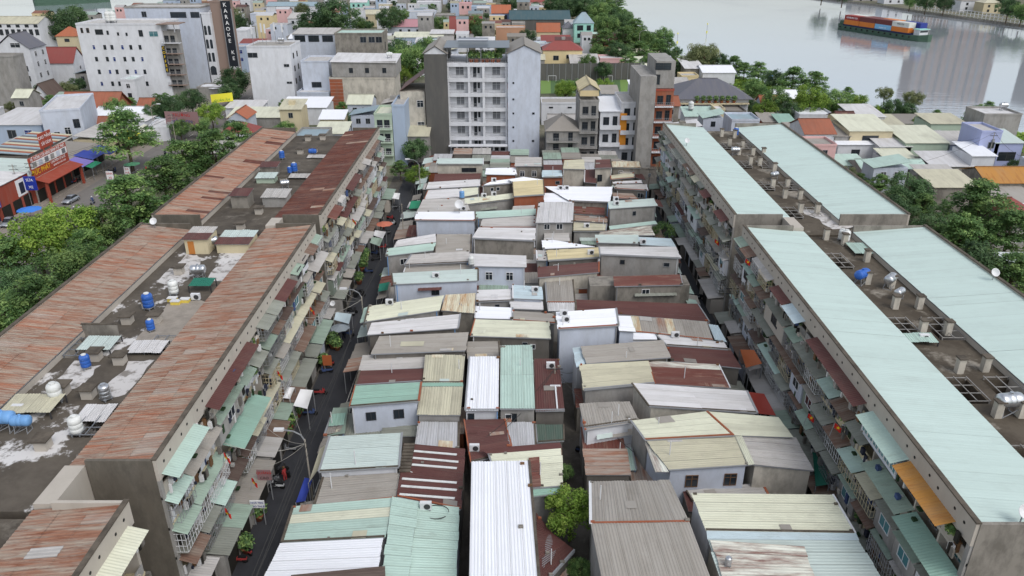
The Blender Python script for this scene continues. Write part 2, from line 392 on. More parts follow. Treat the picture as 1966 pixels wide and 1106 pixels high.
def shrink(q, e):
    c = sum(q, Vector())/4; out = []
    for p in q:
        d = p-c; d2 = Vector((d.x, d.y, 0)); ln = d2.length
        out.append(p-d2*(min(.3, e/max(ln, .1))))
    return out
def facewins(parent, A, Bp, ztop, lst, style='white'):
    """lst of (u, drop, w, h); A->Bp left to right seen from outside"""
    t = (Bp-A); t.z = 0; ln = t.length; tn = t.normalized(); nrm = Vector((tn.y, -tn.x, 0))
    for it in lst:
        u, dz, ww, hh = it[:4]; st = it[4] if len(it) > 4 else style
        p = A+tn*(u*ln); p = Vector((p.x, p.y, ztop-dz))+nrm*.012
        window(parent, p, tn, ww, hh, st)
HOUSES = []
CR = random.Random(99)
def house(label, m, dr, pts, zb, zf, wall='wall_grey', ext=(), name='house', cat='house', group=None, wins=(), lwins=(), rwins=(), inset=.25, mixes=None, width=1.15, lower=0., zl=None, gutter=True, rows=1, th=.12):
    """pts: roof corners in the photograph (back left, back right, front right, front left); zb/zf heights of the back and front edge.
    ext: further roof planes (m, dr, pts, zs[4], wall)"""
    zs = [zb, zb, zf, zf] if zl is None else zl
    q = [P(p[0], p[1], z) for p, z in zip(pts, zs)]
    base = (q[2]+q[3])/2
    t = thing(name, (base.x, base.y, lower), label, cat, group)
    def plane(q, m, dr, wall, mixes, width, first, rows=1):
        r = slab(*q, th, 'grey_metal', t)
        sheets(*q, m, r, dr, width, rows, mixes=mixes)
        if wall:
            s = shrink(q, inset); b = B()
            b.prism([(p.x, p.y, p.z-th-.01) for p in (s[3], s[2], s[1], s[0])], lower, 0)
            b.part('wall', wall, t)
            if first:
                if not wins and CR.random() < .5: facewins(t, s[3], s[2], min(s[2].z, s[3].z), [(CR.uniform(.12, .88), CR.uniform(1., 1.5), CR.choice([.6, .8, 1.]), CR.choice([.6, .9]), CR.choice(['dark', 'plain', 'white'])) for _ in range(CR.choice([1, 2]))])
                if wins: facewins(t, s[3], s[2], min(s[2].z, s[3].z), wins)
                if lwins: facewins(t, s[0], s[3], min(s[0].z, s[3].z), lwins)
                if rwins: facewins(t, s[2], s[1], min(s[1].z, s[2].z), rwins)
        return r
    plane(q, m, dr, wall, mixes, width, True, rows)
    if gutter:
        g = B(); g.bar(q[3]+Vector((0, -.06, -.03)), q[2]+Vector((0, -.06, -.03)), .1, .1); g.part('gutter', 'grey_metal', t)
    for e in ext:
        qq = [P(p[0], p[1], z) for p, z in zip(e[2], e[3])]
        plane(qq, e[0], e[1], e[4] if len(e) > 4 else None, None, 1.15, False)
    clutter_roof(t, q, m, bool(wins))
    HOUSES.append((t, q)); return t
def clutter_roof(t, q, m, nowin):
    a, b_, c, d = q; W0 = (b_-a).length; D0 = (d-a).length
    def at(u, v): return lerp(lerp(a, b_, u), lerp(d, c, u), v)
    for k in range(CR.choice([0, 1, 1, 2]) if m not in ('white',) else 0):
        w_ = CR.uniform(.6, 1.6)/W0; h_ = CR.uniform(.5, 1.1)/D0; u = CR.uniform(0, 1-w_); v = CR.choice([0, 1-h_, CR.uniform(0, 1-h_)]); up = Vector((0, 0, .075+.006*k))
        if w_ > .5 or h_ > .6: continue
        p = [at(u, v)+up, at(u+w_, v)+up, at(u+w_, v+h_)+up, at(u, v+h_)+up]
        part('patch_sheet', p, [(0, 1, 2, 3)], CR.choice(['maroon', 'maroonrust', 'rustgrey', 'darkgrey'] if 'maroon' in m or 'red' in m else ['lightgrey', 'grey', 'offwhite', 'beige', 'rustcream', 'palemint', 'rustgrey', m, m, m]), t, [(.1, 0), (.9, 0), (.9, .8), (.1, .8)])
    for k in range(CR.choice([0, 2, 3, 5])):
        p = at(CR.choice([CR.random(), .02, .98]), CR.choice([.03, .97, CR.random()])); s_ = CR.uniform(.1, .22)
        B().box(p.x-s_, p.x+s_, p.y-s_*.6, p.y+s_*.6, p.z+.04, p.z+.04+CR.uniform(.1, .22)).part('weight_block', CR.choice(['wall_concrete', 'wall_concrete', 'wood', 'coping', 'wall_brick']), t)
    if CR.random() < .55 and not nowin:      # small awning on the front wall
        u0 = CR.uniform(.02, .4); u1 = CR.uniform(u0+.25, .98); A_ = lerp(d, c, u0); B_ = lerp(d, c, u1); dz = CR.uniform(.7, 1.5); dp = CR.uniform(.5, 1.1)
        e_ = (B_-A_); ln = e_.length; o_ = Vector((0, -dp, -.3)); up = Vector((0, .2, -dz))
        k = max(2, int(ln/.3)); vs = []; uv = []
        for i in range(k+1):
            p = lerp(A_, B_, i/k)+up+Vector((0, 0, .03*(i % 2))); vs += [p, p+o_]; uv += [(.06+ln*i/k, 0), (.06+ln*i/k, dp)]
        part('front_awning', vs, [(2*i, 2*i+2, 2*i+3, 2*i+1) for i in range(k)], CR.choice(['mossgrey', 'maroon', 'rustgrey', 'grey', 'mossgreen', 'rustawning', 'palemint']), t, uv)
    for sd_, (p0, p1) in (('l', (a, d)), ('r', (b_, c))):
        if CR.random() < .4: B().bar(p0+Vector((0, 0, .05)), p1+Vector((0, 0, .05)), CR.uniform(.12, .25), .1).part('edge_trim', CR.choice(['white_metal', 'coping', 'grey_metal', 'wall_brick', 'coping']), t)
    if CR.random() < .45: B().bar(d+Vector((0, .12, .06)), c+Vector((0, .12, .06)), .16, .09).part('edge_trim', CR.choice(['coping', 'coping', 'grey_metal', 'wall_brick']), t)
    if CR.random() < .5:
        u = CR.uniform(.05, .95); p = at(u, CR.uniform(.2, .9)); B().cyl((p.x, p.y, p.z), .05, -.2, CR.uniform(.8, 1.8), 6).part('vent_pipe', 'white_metal', t)
    if CR.random() < .6:
        p = lerp(d, c, CR.choice([.04, .96])); B().box(p.x-.05, p.x+.05, p.y-.02, p.y+.08, 0, p.z-.05).part('downpipe', CR.choice(['white_metal', 'grey_metal', 'tank_paleblue']), t)
# ================================================================== THE SETTING
def struct(name, me, loc=(0, 0, 0)):
    o = link(name, me); o.location = loc; o['kind'] = 'structure'; return o
def sheetpoly(name, pts, m, z=0.):
    bm = bmesh.new(); vs = [bm.verts.new((p[0], p[1], z)) for p in pts]; bm.faces.new(vs); bm.normal_update()
    bmesh.ops.triangulate(bm, faces=bm.faces[:])
    me = bpy.data.meshes.new(name); bm.to_mesh(me); bm.free()
    if me.polygons and sum(p.normal.z for p in me.polygons) < 0: me.flip_normals()
    me.materials.append(MATS[m]); return struct(name, me)
def bankpoly(name, pts, m):
    """land sheet with a sloping skirt down to the water"""
    o = sheetpoly(name, pts, m); return o
shore = [(1150, -40), (1190, 25), (1240, 72), (1300, 112), (1360, 140), (1420, 152), (1500, 172), (1580, 196), (1650, 210), (1720, 222), (1790, 240), (1870, 252), (1966, 262), (2200, 290)]
sp = [P(x, y, 0) for x, y in shore]
lsh = [(-500, 80), (-100, 62), (60, 58), (180, 55), (260, 34), (320, 0), (400, -60)]
lp = [P(x, y, 0) for x, y in lsh]
land = [(-2500, -600), (2500, -600), (2500, sp[-1].y+30)]+[(p.x, p.y) for p in reversed(sp)]+[(260, 1500), (-260, 1500)]+[(p.x, p.y) for p in reversed(lp)]+[(-2500, lp[0].y)]
sheetpoly('ground', land, 'earth')
fb = [(1330, -45), (1480, -18), (1610, 0), (1690, 9), (1760, 20), (1860, 34), (1966, 48), (2150, 72), (2500, 110)]
fp = [P(x, y, 0) for x, y in fb]
sheetpoly('far_bank', [(p.x, p.y) for p in fp]+[(2600, fp[-1].y), (2600, 2500), (400, 2500)], 'earth')
sheetpoly('left_far_bank', [(-2500, 1250), (-400, 1250), (-400, 2400), (-2500, 2400)], 'earth')
sheetpoly('water', [(-3000, -700), (3000, -700), (3000, 3000), (-3000, 3000)], 'water', -1.6)
# river wall under the far bank and shore
def skirt(name, pts, m):
    v = []; f = []
    for p in pts: v += [(p.x, p.y, 0.), (p.x, p.y-1.2, -2.)]
    for i in range(len(pts)-1): f.append((2*i, 2*i+1, 2*i+3, 2*i+2))
    return struct(name, M(v, f, m, name=name))
skirt('river_wall', fp, 'wall_concrete'); skirt('shore_slope', sp, 'earth'); skirt('left_shore_slope', lp, 'earth')
def rect(name, x0, x1, y0, y1, m, z): return sheetpoly(name, [(x0, y0), (x1, y0), (x1, y1), (x0, y1)], m, z)
rect('settlement_ground', -28, 58, -20, 215, 'alley', .004)
rect('left_street', -25.4, -19.5, -10, 205, 'asphalt', .012)
rect('right_alley', 26.5, 30.4, -10, 200, 'asphalt', .012)
rect('main_road', -99.5, -84, -20, 330, 'road_dusty', .010)
rect('main_road_asphalt', -96.5, -86.5, -20, 330, 'asphalt_worn', .016)
rect('shop_pavement', -108, -99.5, -20, 330, 'pavement', .012)
b = B(); b.box(-99.7, -99.4, -20, 330, 0, .14); struct('kerb', b.mesh('pavement', name='kerb'))
b = B(); b.box(-84.1, -83.8, -20, 330, 0, .14); struct('kerb', b.mesh('pavement', name='kerb'))
b = B()
for k in range(24): b.quad((-91.5, 90+k*9, .022), (-91.3, 90+k*9, .022), (-91.3, 93+k*9, .022), (-91.5, 93+k*9, .022))
struct('road_marking', b.mesh('road_paint', name='road_marking'))
b = B()
b.quad((-20.5, -10, .018), (-20.42, -10, .018), (-20.42, 170, .018), (-20.5, 170, .018)); struct('drain_line', b.mesh('road_paint', name='drain_line'))
# ================================================================== APARTMENT BLOCKS
FZ = 3.1; NF = 5; PT = 16.0; TZ = 14.3
AW = ['mint', 'mossgreen', 'mossgreen', 'mossgreen', 'mossgrey', 'mossgrey', 'mossgrey', 'mossgrey', 'maroon', 'rustawning', 'rustawning', 'rustawning', 'lightgrey', 'grey', 'grey', 'beige', 'darkbrown']
SHARED = {}
def cagemesh(w, d, h, dense):
    k = ('cage', w, d, h, dense)
    if k not in SHARED:
        b = B(); t = .035; n = 10 if dense else 7
        for i in range(n+1):
            x = -w/2+w*i/n; b.box(x-t/2, x+t/2, -d-t/2, -d+t/2, 0, h)
        for z in ((0, h*.33, h*.66, h) if not dense else (0, h*.25, h*.5, h*.75, h)):
            b.box(-w/2, w/2, -d-t, -d-t/2-.001, z-t/2, z+t/2)
            for x in (-w/2, w/2): b.box(x-t/2, x+t/2, -d, 0, z-t/2, z+t/2)
        for j in (1, 2):
            for x in (-w/2, w/2): b.box(x-t/2, x+t/2, -d*j/3-t/2, -d*j/3+t/2, 0, h)
        SHARED[k] = [b.mesh(m, name='grille') for m in ('white_metal', 'grey_metal', 'white_metal', 'wall_cream')]
    return random.choice(SHARED[k])
def boxmesh(key, x0, x1, y0, y1, z0, z1, m):
    if key not in SHARED:
        b = B(); b.box(x0, x1, y0, y1, z0, z1); SHARED[key] = b.mesh(m, name=key)
    return SHARED[key]
def clutmesh(k):
    key = ('clut', k)
    if key not in SHARED:
        b = B(); r = random.Random(k)
        ms = ['cloth_white', 'cloth_blue', 'cloth_dark', 'wood', 'wall_block', 'wall_grey', 'dark_opening', 'curtain', 'wall_darkgrey', 'leaf_dark']
        for i in range(7):
            b.mi(r.randrange(len(ms))); x = r.uniform(-1.5, 1.2); y = r.uniform(-1.0, -.1); wd = r.uniform(.15, .5); hh = r.uniform(.15, 1.0); z = r.choice([0, 0, .9])
            b.box(x, x+wd, y, y+r.uniform(.1, .35), z, z+hh)
        SHARED[key] = b.mesh(ms, name='balcony_clutter')
    return SHARED[key]
def awning(parent, x, y0, y1, s, z, out, drop, m, name='awning'):
    """sloping corrugated awning fixed at x, reaching out s*out"""
    a = Vector((x, y0, z)); b_ = Vector((x, y1, z)); c = Vector((x+s*out, y1, z-drop)); d = Vector((x+s*out, y0, z-drop))
    n = max(1, round((y1-y0)/1.1)); r = None
    vs = []; uv = []; fs = []; k = 4*n
    wd = y1-y0
    for i in range(2*k+1):
        t = i/(2*k); h = .03 if i % 2 else 0.
        vs += [lerp(a, b_, t)+Vector((0, 0, h)), lerp(d, c, t)+Vector((0, 0, h))]; uv += [(t*wd+.06, 0), (t*wd+.06, out)]
    fs = [(2*i, 2*i+2, 2*i+3, 2*i+1) for i in range(2*k)]
    return part(name, vs, fs, m, parent, uv)
def apartment(label, xf, xo, strips, s, y0, y1, roofm, mixes, rows, terr, wells=(), seed=0, special=(), facade=True, leanto=True, wallm='wall_block', endm='wall_blockdark', outerm=None, omix=None):
    """xf: facade on the inner street, xo: outer side, strips: (inner strip inner edge x, outer strip inner edge x), s: which way the facade looks"""
    rnd = random.Random(seed)
    t = thing('apartment_block', ((xf+xo)/2, y0, 0), label, 'apartment block', 'old five-storey apartment blocks')
    xi, xj = strips; rec = xf-s*1.25
    lo, hi = min(rec, xo), max(rec, xo)
    yb0 = y0
    B().box(lo, hi, y0+.25, y1-.25, 0, 11.4).part('body_wall', wallm, t)
    for (xa, xb) in ((rec, xi), (xj, xo)):
        B().box(min(xa, xb), max(xa, xb), y0+.25, y1-.25, 11.4, 15.0).part('attic_wall', wallm, t)
    # terrace with light wells
    a, c = min(xi, xj)+.0, max(xi, xj)-.0
    ww = 2.6
    cols = [(a, a+ww, [w for w in wells if w[0] == 0]), (a+ww, c-ww, []), (c-ww, c, [w for w in wells if w[0] == 1])]
    tb = B()
    for (u0, u1, ws) in cols:
        y = y0-3.8
        for (_, wy, wl) in sorted(ws, key=lambda q: q[1]):
            tb.box(u0, u1, y, wy, 11.4, TZ); y = wy+wl
        tb.box(u0, u1, y, y1, 11.4, TZ)
    tb.part('roof_terrace', terr, t)
    reg(Vector((a, y0-3.8, TZ)), Vector((a, y1, TZ)), Vector((c, y1, TZ)), Vector((c, y0-3.8, TZ)))
    for (sd, wy, wl) in wells:
        u0 = a if sd == 0 else c-ww
        fr = B(); fr.box(u0, u0+ww, wy, wy+wl, 11.405, 11.5); wf = fr.part('light_well_floor', 'well_floor', t)
        g = B(); e = .07; zt = TZ+.25
        for i in range(4):
            yy = wy+wl*i/3; g.box(u0+.1, u0+ww-.1, yy-e/2, yy+e/2, zt, zt+.07)
        for i in range(3):
            xx = u0+.1+(ww-.2)*i/2; g.box(xx-e/2, xx+e/2, wy-.1, wy+wl+.1, zt+.072, zt+.14)
        for xx in (u0+.15, u0+ww-.15):
            for yy in (wy, wy+wl): g.box(xx-.04, xx+.04, yy-.04, yy+.04, TZ, zt)
        g.part('light_well_frame', 'curtain' if s > 0 else 'wall_grey', t)
    # roof strips: high on the outside, falling towards the terrace
    for (xa, xb, zo) in ((xf, xi, PT-.18), (xo, xj, PT-.18)):
        q = [Vector((xa, y1, zo)), Vector((xb, y1, zo-.75)), Vector((xb, y0, zo-.75)), Vector((xa, y0, zo))]
        if xb < xa: q = [q[1], q[0], q[3], q[2]]
        r = slab(*q, .12, 'grey_metal', t)
        inn = xa == xf
        sheets(*q, roofm if inn or not outerm else outerm, r, 'lr', 1.02, rows if inn else max(1, rows-1), ribs=3, mixes=mixes if inn or not outerm else omix)
    # parapets along both long sides
    for x, o in ((xf, s), (xo, -s)):
        B().box(min(x, x+o*.28), max(x, x+o*.28), y0, y1, 14.0, PT).part('parapet', wallm, t)
        B().box(min(x-o*.06, x+o*.34), max(x-o*.06, x+o*.34), y0-.05, y1+.05, PT+.003, PT+.12).part('coping', 'coping', t)
    # end walls
    if True:
        for (xa, xb) in ((xf, xi+s*1.6), (xo, xj)):
            for yy, o in ((y0, -1), (y1, 1)):
                B().box(min(xa, xb), max(xa, xb), min(yy+o*.06, yy-o*.24), max(yy+o*.06, yy-o*.24), 0, PT-.02).part('end_wall', endm, t)
    if not facade: return t
    n = max(1, round((y1-y0)/3.6)); bl = (y1-y0)/n
    # vent holes in the band
    if 'vent' not in SHARED: bb = B(); bb.cyl((0, 0, 0), .13, -.02, .02, 8, axis='x'); SHARED['vent'] = bb.mesh('black', name='vent_hole')
    for i in range(n):
        for j, zz in ((.32, 15.1), (.68, 15.1)):
            put('vent_hole', SHARED['vent'], (xf+s*.285, y0+(i+j)*bl, zz+(.12 if j > .5 else 0)), t)
    # slabs
    for k in range(1, NF):
        B().box(min(rec, xf+s*.12), max(rec, xf+s*.12), y0, y1, k*FZ-.28, k*FZ).part('floor_slab', 'wall_cream' if k % 2 else 'wall_block', t)
    B().box(min(rec, xf), max(rec, xf), y0, y1, NF*FZ-1.35, NF*FZ-1.1).part('floor_slab', wallm, t)
    for i in range(n+1):
        wide = (i % 5 == 0)
        y = y0+i*bl; e = .45 if wide else .1
        ya, yb = max(y0, y-e), min(y1, y+e)
        B().box(min(rec, xf+s*(.2 if wide else .02)), max(rec, xf+s*(.2 if wide else .02)), ya, yb, 0, 14.0).part('pier' if wide else 'partition_wall', 'wall_block' if not wide else 'wall_grey', t)
    rz = -s*pi/2 if s < 0 else pi/2
    rz = pi/2 if s > 0 else -pi/2
    # balconies
    for k in range(NF):
        i = 0
        while i < n:
            span = rnd.choice([1, 1, 1, 2]) if i+1 < n else 1
            ya, yb = y0+i*bl+.12, y0+(i+span)*bl-.12; yc = (ya+yb)/2; zf = k*FZ; zc = zf+FZ
            # rear door and window
            for j in range(span):
                yj = y0+(i+j+.5)*bl
                window(t, Vector((rec+s*.012, yj-.7, zf+1.1)), Vector((0, s, 0)), .9, 2.0, rnd.choice(['dark', 'wood', 'white', 'plain']), 'door')
                window(t, Vector((rec+s*.012, yj+.8, zf+1.45)), Vector((0, s, 0)), 1.1, 1.1, rnd.choice(['dark', 'white', 'blue', 'teal']))
            if k == 0:
                i += span; continue
            kind = rnd.random(); top = k == NF-1
            resv = any(kk == k and ya < b2 and yb > a2 for kk, a2, b2 in special)
            B().box(min(xf, xf+s*.1), max(xf, xf+s*.1), ya, yb, zf, zf+.8).part('balcony_wall', rnd.choice(['wall_cream', 'wall_block', 'wall_grey', 'wall_white']), t)
            for j in range(span):
                yj = y0+(i+j+.5)*bl
                put('balcony_clutter', clutmesh(rnd.randrange(8)), (xf+s*.02, yj, zf), t, rz)['kind'] = 'stuff'
            out = rnd.choice([.95, 1.2, 1.4, 1.6]); mz = zc-.3 if not top else 14.55
            mm = rnd.choice(AW)
            if rnd.random() < .5: B().box(min(xf+s*.12, xf+s*.5), max(xf+s*.12, xf+s*.5), yc-.4, yc+.1, zf+.25, zf+.7).part('balcony_unit', rnd.choice(['white_metal', 'wall_grey', 'tank_white']), t)
            if resv: pass
            elif kind < .62:      # cage under an awning
                dd = min(1.0, out-.15); w_ = round(min(3.3, bl-.3), 1)
                for j in range(span):
                    put('grille', cagemesh(w_, round(dd, 1), 1.9 if not top else 1.45, rnd.random() < .5), (xf+s*.1, y0+(i+j+.5)*bl, zf+.4), t, rz)
                awning(t, xf+s*.02, ya-.05, yb+.05, s, mz, out, .45, mm)
                if rnd.random() < .5:
                    B().box(min(xf+s*.1, xf+s*(dd+.1)), max(xf+s*.1, xf+s*(dd+.1)), ya, yb, zf+.3, zf+.4).part('cage_floor', 'mossgrey', t)
            elif kind < .8:     # enclosed box room
                dd = rnd.uniform(.5, 1.0); wm = rnd.choice(['wall_grey', 'wall_white', 'wall_block', 'mossgreen', 'wall_bluewhite'])
                B().box(min(xf+s*.11, xf+s*dd), max(xf+s*.11, xf+s*dd), ya, yb, zf+.05, mz-.35).part('box_room', wm, t)
                window(t, Vector((xf+s*(dd+.012), yc, zf+1.5)), Vector((0, s, 0)), 1.6, 1.0, rnd.choice(['white', 'teal', 'dark']))
                awning(t, xf+s*.02, ya-.05, yb+.05, s, mz, dd+.35, .3, mm)
            else:
                awning(t, xf+s*.02, ya-.05, yb+.05, s, mz, out+.2, .55, mm)
            i += span
    # lean-to shops on the street
    if leanto:
        i = 0
        while i < n:
            span = rnd.choice([1, 1, 2]) if i+1 < n else 1
            ya, yb = y0+i*bl+.05, y0+(i+span)*bl-.05; d = rnd.uniform(1.9, 3.0); h = rnd.uniform(2.7, 3.3)
            lt = B().box(min(xf, xf+s*(d-.5)), max(xf, xf+s*(d-.5)), ya+.02, yb-.02, 0, h-.5).part('lean_to', rnd.choice(['wall_grey', 'wall_block', 'wall_bluewhite', 'wall_darkgrey']), t)
            aw = awning(t, xf, ya, yb, s, h, d, .3, rnd.choice(['mossgrey', 'mossgrey', 'mossgreen', 'grey', 'rustawning', 'lightgrey', 'mossgreen']), 'lean_to_roof')
            reg(Vector((xf, ya, h)), Vector((xf, yb, h)), Vector((xf+s*d, yb, h-.3)), Vector((xf+s*d, ya, h-.3)))
            sh = B().box(-1.1, 1.1, -.03, .03, 0, 2.0)
            put('opening_panel', boxmesh('opening_panel', -1.1, 1.1, -.04, .04, 0, 2.0, 'dark_opening'), (xf+s*(d-.47), (ya+yb)/2, .02), t, rz)  # dark panel for the open front, the shade inside put into its colour
            i += span
    return t
LX, RX = -27.7, 32.2
XL = (LX, -51.4, (-34.5, -44.8)); XR = (RX, 56.9, (40.5, 47.2))
L3 = apartment('nearest left apartment block, corner of streaked rusty roof in the bottom left corner', LX, -51.4, XL[2], 1, -6, 43.6, 'rustblock', (['rustorange', 'rustgrey', 'lightgrey'], .16), 3, 'terrace', special=[(4, 30, 42.8), (3, 26, 37)], seed=31, endm='wall_block')
L2 = apartment('left apartment block with long brown rusty roofs and blue tanks on its terrace', LX, -51.4, XL[2], 1, 48.2, 101.2, 'rustblock', (['rustorange', 'rustorange', 'rustgrey'], .25), 3, 'terrace_patched', wells=[(1, 53.5, 3.2), (1, 67.5, 3.4), (0, 66.8, 3.6)], special=[(4, 48.6, 55.4), (4, 58, 70), (2, 60.5, 69.5), (4, 80, 86)], seed=5)
L1 = apartment('far left apartment block with one dark red roof and one rusty roof', LX, -51.4, XL[2], 1, 104.6, 158.5, 'rustred', (['rustred', 'rustred', 'rustblock'], .1), 3, 'terrace', outerm='rustorange', omix=(['rustred', 'rustblock'], .2), special=[(4, 108, 114), (4, 122, 131)], seed=77)
R2 = apartment('near right apartment block with two pale mint roofs and a row of vent stacks', RX, 56.9, XR[2], -1, 41.2, 100.3, 'blockmint', None, 1, 'terrace_mossy', wells=[(0, 47., 5.0), (0, 58.6, 4.0), (1, 57.5, 5.2), (0, 71.0, 4.0), (1, 70.5, 4.5), (0, 89., 4.5)], special=[(4, 43.2, 57.3), (3, 41.4, 55), (4, 58.5, 71), (4, 74.5, 84)], endm='wall_concrete', seed=9)
R1 = apartment('far right apartment block with two pale mint roofs, near the river villas', RX, 56.9, XR[2], -1, 104.8, 162.5, 'blockmint', None, 1, 'terrace_mossy', wells=[(0, 107.5, 4.5), (1, 108., 4.), (0, 121, 4.), (1, 121, 4.), (0, 134, 4.), (1, 134, 4.), (0, 147, 4.), (1, 147, 4.)], special=[(4, 107, 112), (4, 118, 122)], endm='wall_concrete', seed=21)
# inner walls of the notches between blocks
for t, x, ya, yb, s in ((L3, -32.9, 43.7, 48.1, 1), (L2, -32.9, 101.3, 104.5, 1), (R2, 38.9, 100.4, 104.7, -1)):
    B().box(min(x, x-s*1.55), max(x, x-s*1.55), ya, yb, 0, 15.6).part('notch_wall', 'wall_block', t)
B().box(-34.4, -27.8, 43.75, 48.05, 0, .5).part('notch_floor', 'wall_blockdark', L3)
# vertical strips of floor numbers and vents on the end wall
for z in (14.4, 11.2, 8.0, 5.0):
    g = B()
    for k in range(5): g.box(-28.9+k*.22, -28.78+k*.22, 48.15, 48.19, z, z+.2)
    g.part('end_wall_vent', 'text_white', L2)
    B().box(-29.05, -27.9, 48.16, 48.195, z-.12, z+.32).part('end_wall_vent', 'black', L2)
# orange rusty awning, mint awnings and glazed balcony near the right corner
awning(R2, RX, 43.2, 50.2, -1, 14.5, 1.7, .5, 'orange_rust'); awning(R2, RX, 50.4, 57.3, -1, 14.5, 1.75, .5, 'mint')
for k in range(6): window(R2, Vector((RX-1.02, 51+k*1.08, 13.3)), Vector((0, -1, 0)), .9, 1.0, 'teal')
B().box(RX-1.0, RX-.1, 50.4, 57.2, 12.4, 13.9).part('box_room', 'wall_bluewhite', R2)
awning(R2, RX, 41.4, 48.2, -1, 11.0, 1.9, .5, 'greenmint'); awning(R2, RX, 48.4, 55, -1, 11.0, 1.6, .5, 'mossgreen')
awning(R2, RX, 58.5, 71, -1, 14.5, 1.5, .45, 'maroon'); awning(R2, RX, 74.5, 79, -1, 14.5, 1.5, .4, 'paleblue'); awning(R2, RX, 79.2, 84, -1, 14.5, 1.4, .45, 'maroon')
awning(L2, LX, 48.6, 55.4, 1, 14.5, 1.6, .5, 'mint'); awning(L2, LX, 58, 70, 1, 14.5, 1.5, .5, 'maroon'); awning(L2, LX, 60.5, 69.5, 1, 8.4, 2.1, .5, 'greenmint')
awning(L2, LX, 80, 86, 1, 14.5, 1.5, .5, 'maroon'); awning(L3, LX, 30, 42.8, 1, 14.5, 1.7, .5, 'cream'); awning(L3, LX, 26, 37, 1, 11.0, 1.9, .5, 'maroon')
awning(L1, LX, 108, 114, 1, 14.5, 1.6, .5, 'maroonrust'); awning(L1, LX, 122, 131, 1, 14.5, 1.5, .5, 'maroon'); awning(R1, RX, 107, 112, -1, 14.5, 1.5, .5, 'maroon'); awning(R1, RX, 118, 122, -1, 14.5, 1.5, .5, 'maroon')
# vent stacks on the terraces
def stackmesh(kind):
    k = ('stack', kind)
    if k not in SHARED:
        b = B(); c = B()
        if kind == 'tall': b.box(-.32, .32, -.32, .32, 0, 1.55); c.box(-.42, .42, -.42, .42, 1.553, 1.68)
        else: b.box(-.5, .5, -.5, .5, 0, .95); c.box(-.72, .72, -.72, .72, .953, 1.08)
        SHARED[k] = (b.mesh('wall_peeled' if kind == 'tall' else 'wall_block', name='vent_stack'), c.mesh('coping', name='stack_cap'))
    return SHARED[k]
def stack(t, px, py, kind):
    p = P(px, py, TZ); a, c = stackmesh(kind)
    o = put('vent_stack', a, (p.x, p.y, TZ), t); ORG[o.name] = p; link('stack_cap', c, o)
for px, py in ((1717, 592), (1763, 592), (1769, 640), (1817, 642), (1840, 715), (1889, 712), (1912, 800), (1958, 800), (1620, 470), (1663, 502), (1664, 545), (1710, 552), (1585, 460)): stack(R2, px, py, 'tall')
for px, py in ((1536, 408), (1568, 410), (1506, 380), (1535, 382), (1483, 360), (1511, 360), (1458, 318), (1486, 330), (1440, 316), (1465, 300), (1418, 297), (1445, 298), (1400, 280), (1425, 285), (1385, 262), (1410, 265)): stack(R1, px, py, 'tall')
for px, py in ((85, 860), (172, 762), (232, 697), (185, 690), (246, 620), (300, 618), (345, 525), (122, 755), (285, 590)): stack(L2, px, py, 'low')
for px, py in ((463, 440), (498, 410), (577, 295), (604, 293), (620, 268), (592, 270), (545, 350)): stack(L1, px, py, 'low')

# whitewashed and newer concrete patches on the terraces
def patch(t, pts, m, k):
    q = [P(x, y, TZ+.006+.004*k) for x, y in pts]; n = len(q); c = sum(q, Vector())/n; pr = random.Random(k); out = []
    for i in range(n):
        a, b_ = q[i], q[(i+1) % n]
        for j in range(4):
            p = lerp(a, b_, j/4); out.append(Vector((p.x+pr.gauss(0, .22), p.y+pr.gauss(0, .22), p.z)))
    part('terrace_patch', out, [tuple(range(len(out)))], m, t)
for k, (pts, m) in enumerate((([(300, 540), (362, 488), (392, 495), (378, 510), (335, 548)], 'whitewash'), ([(392, 540), (425, 505), (455, 503), (432, 540)], 'whitewash'), ([(88, 745), (150, 690), (190, 700), (165, 740), (125, 752)], 'whitewash'), ([(188, 762), (245, 695), (305, 688), (240, 758)], 'whitewash'), ([(250, 665), (322, 582), (396, 578), (330, 668)], 'pavement'))): patch(L2, pts, m, k)
for k, pts in enumerate(([(1535, 402), (1570, 402), (1690, 432), (1600, 440)],)): patch(R1, pts, 'whitewash', k)
# ================================================================== HOUSES BETWEEN THE BLOCKS
GH = 'metal-roofed houses packed between the apartment blocks'
def h(label, m, dr, pts, zb, zf=None, wall='wall_grey', **k):
    k.setdefault('group', GH)
    return house(label, m, dr, pts, zb, zb-.2 if zf is None else zf, wall, **k)
# --- left column, from the camera away
hA1 = h('large gabled house with mint and white roof at the bottom edge', 'mint', 'lr', [(563, 972), (755, 955), (738, 1032), (541, 1042)], 0, 0, 'wall_white', zl=[5.2, 6.6, 6.6, 5.2], mixes=(['mint', 'cream', 'paleblue'], .35),
  ext=[('white', 'lr', [(540, 1043), (736, 1033), (715, 1130), (495, 1135)], [5.25, 6.6, 6.6, 5.2], 'wall_white'), ('mint', 'lr', [(755, 954), (803, 963), (780, 1130), (730, 1130)], [6.75, 6.75, 6.75, 6.75]),
       ('mint', 'lr', [(803, 965), (881, 974), (874, 1130), (782, 1130)], [6.6, 5.7, 5.7, 6.6], 'wall_white'), ('darkbrown', 'lr', [(560, 1104), (738, 1087), (740, 1140), (545, 1145)], [7.4, 7.4, 7.3, 7.3], 'wall_darkgrey')])
hA2 = h('plain grey-roofed house behind the mint gabled house by the left street', 'grey', 'lr', [(620, 917), (768, 907), (760, 957), (602, 974)], 5.4, 5.2)
hA3 = h('pale mint flat-roofed house with white edge trim next to the street lamp', 'palemint', 'lr', [(633, 838), (772, 831), (766, 897), (612, 906)], 6.3, 6.1, 'wall_white')
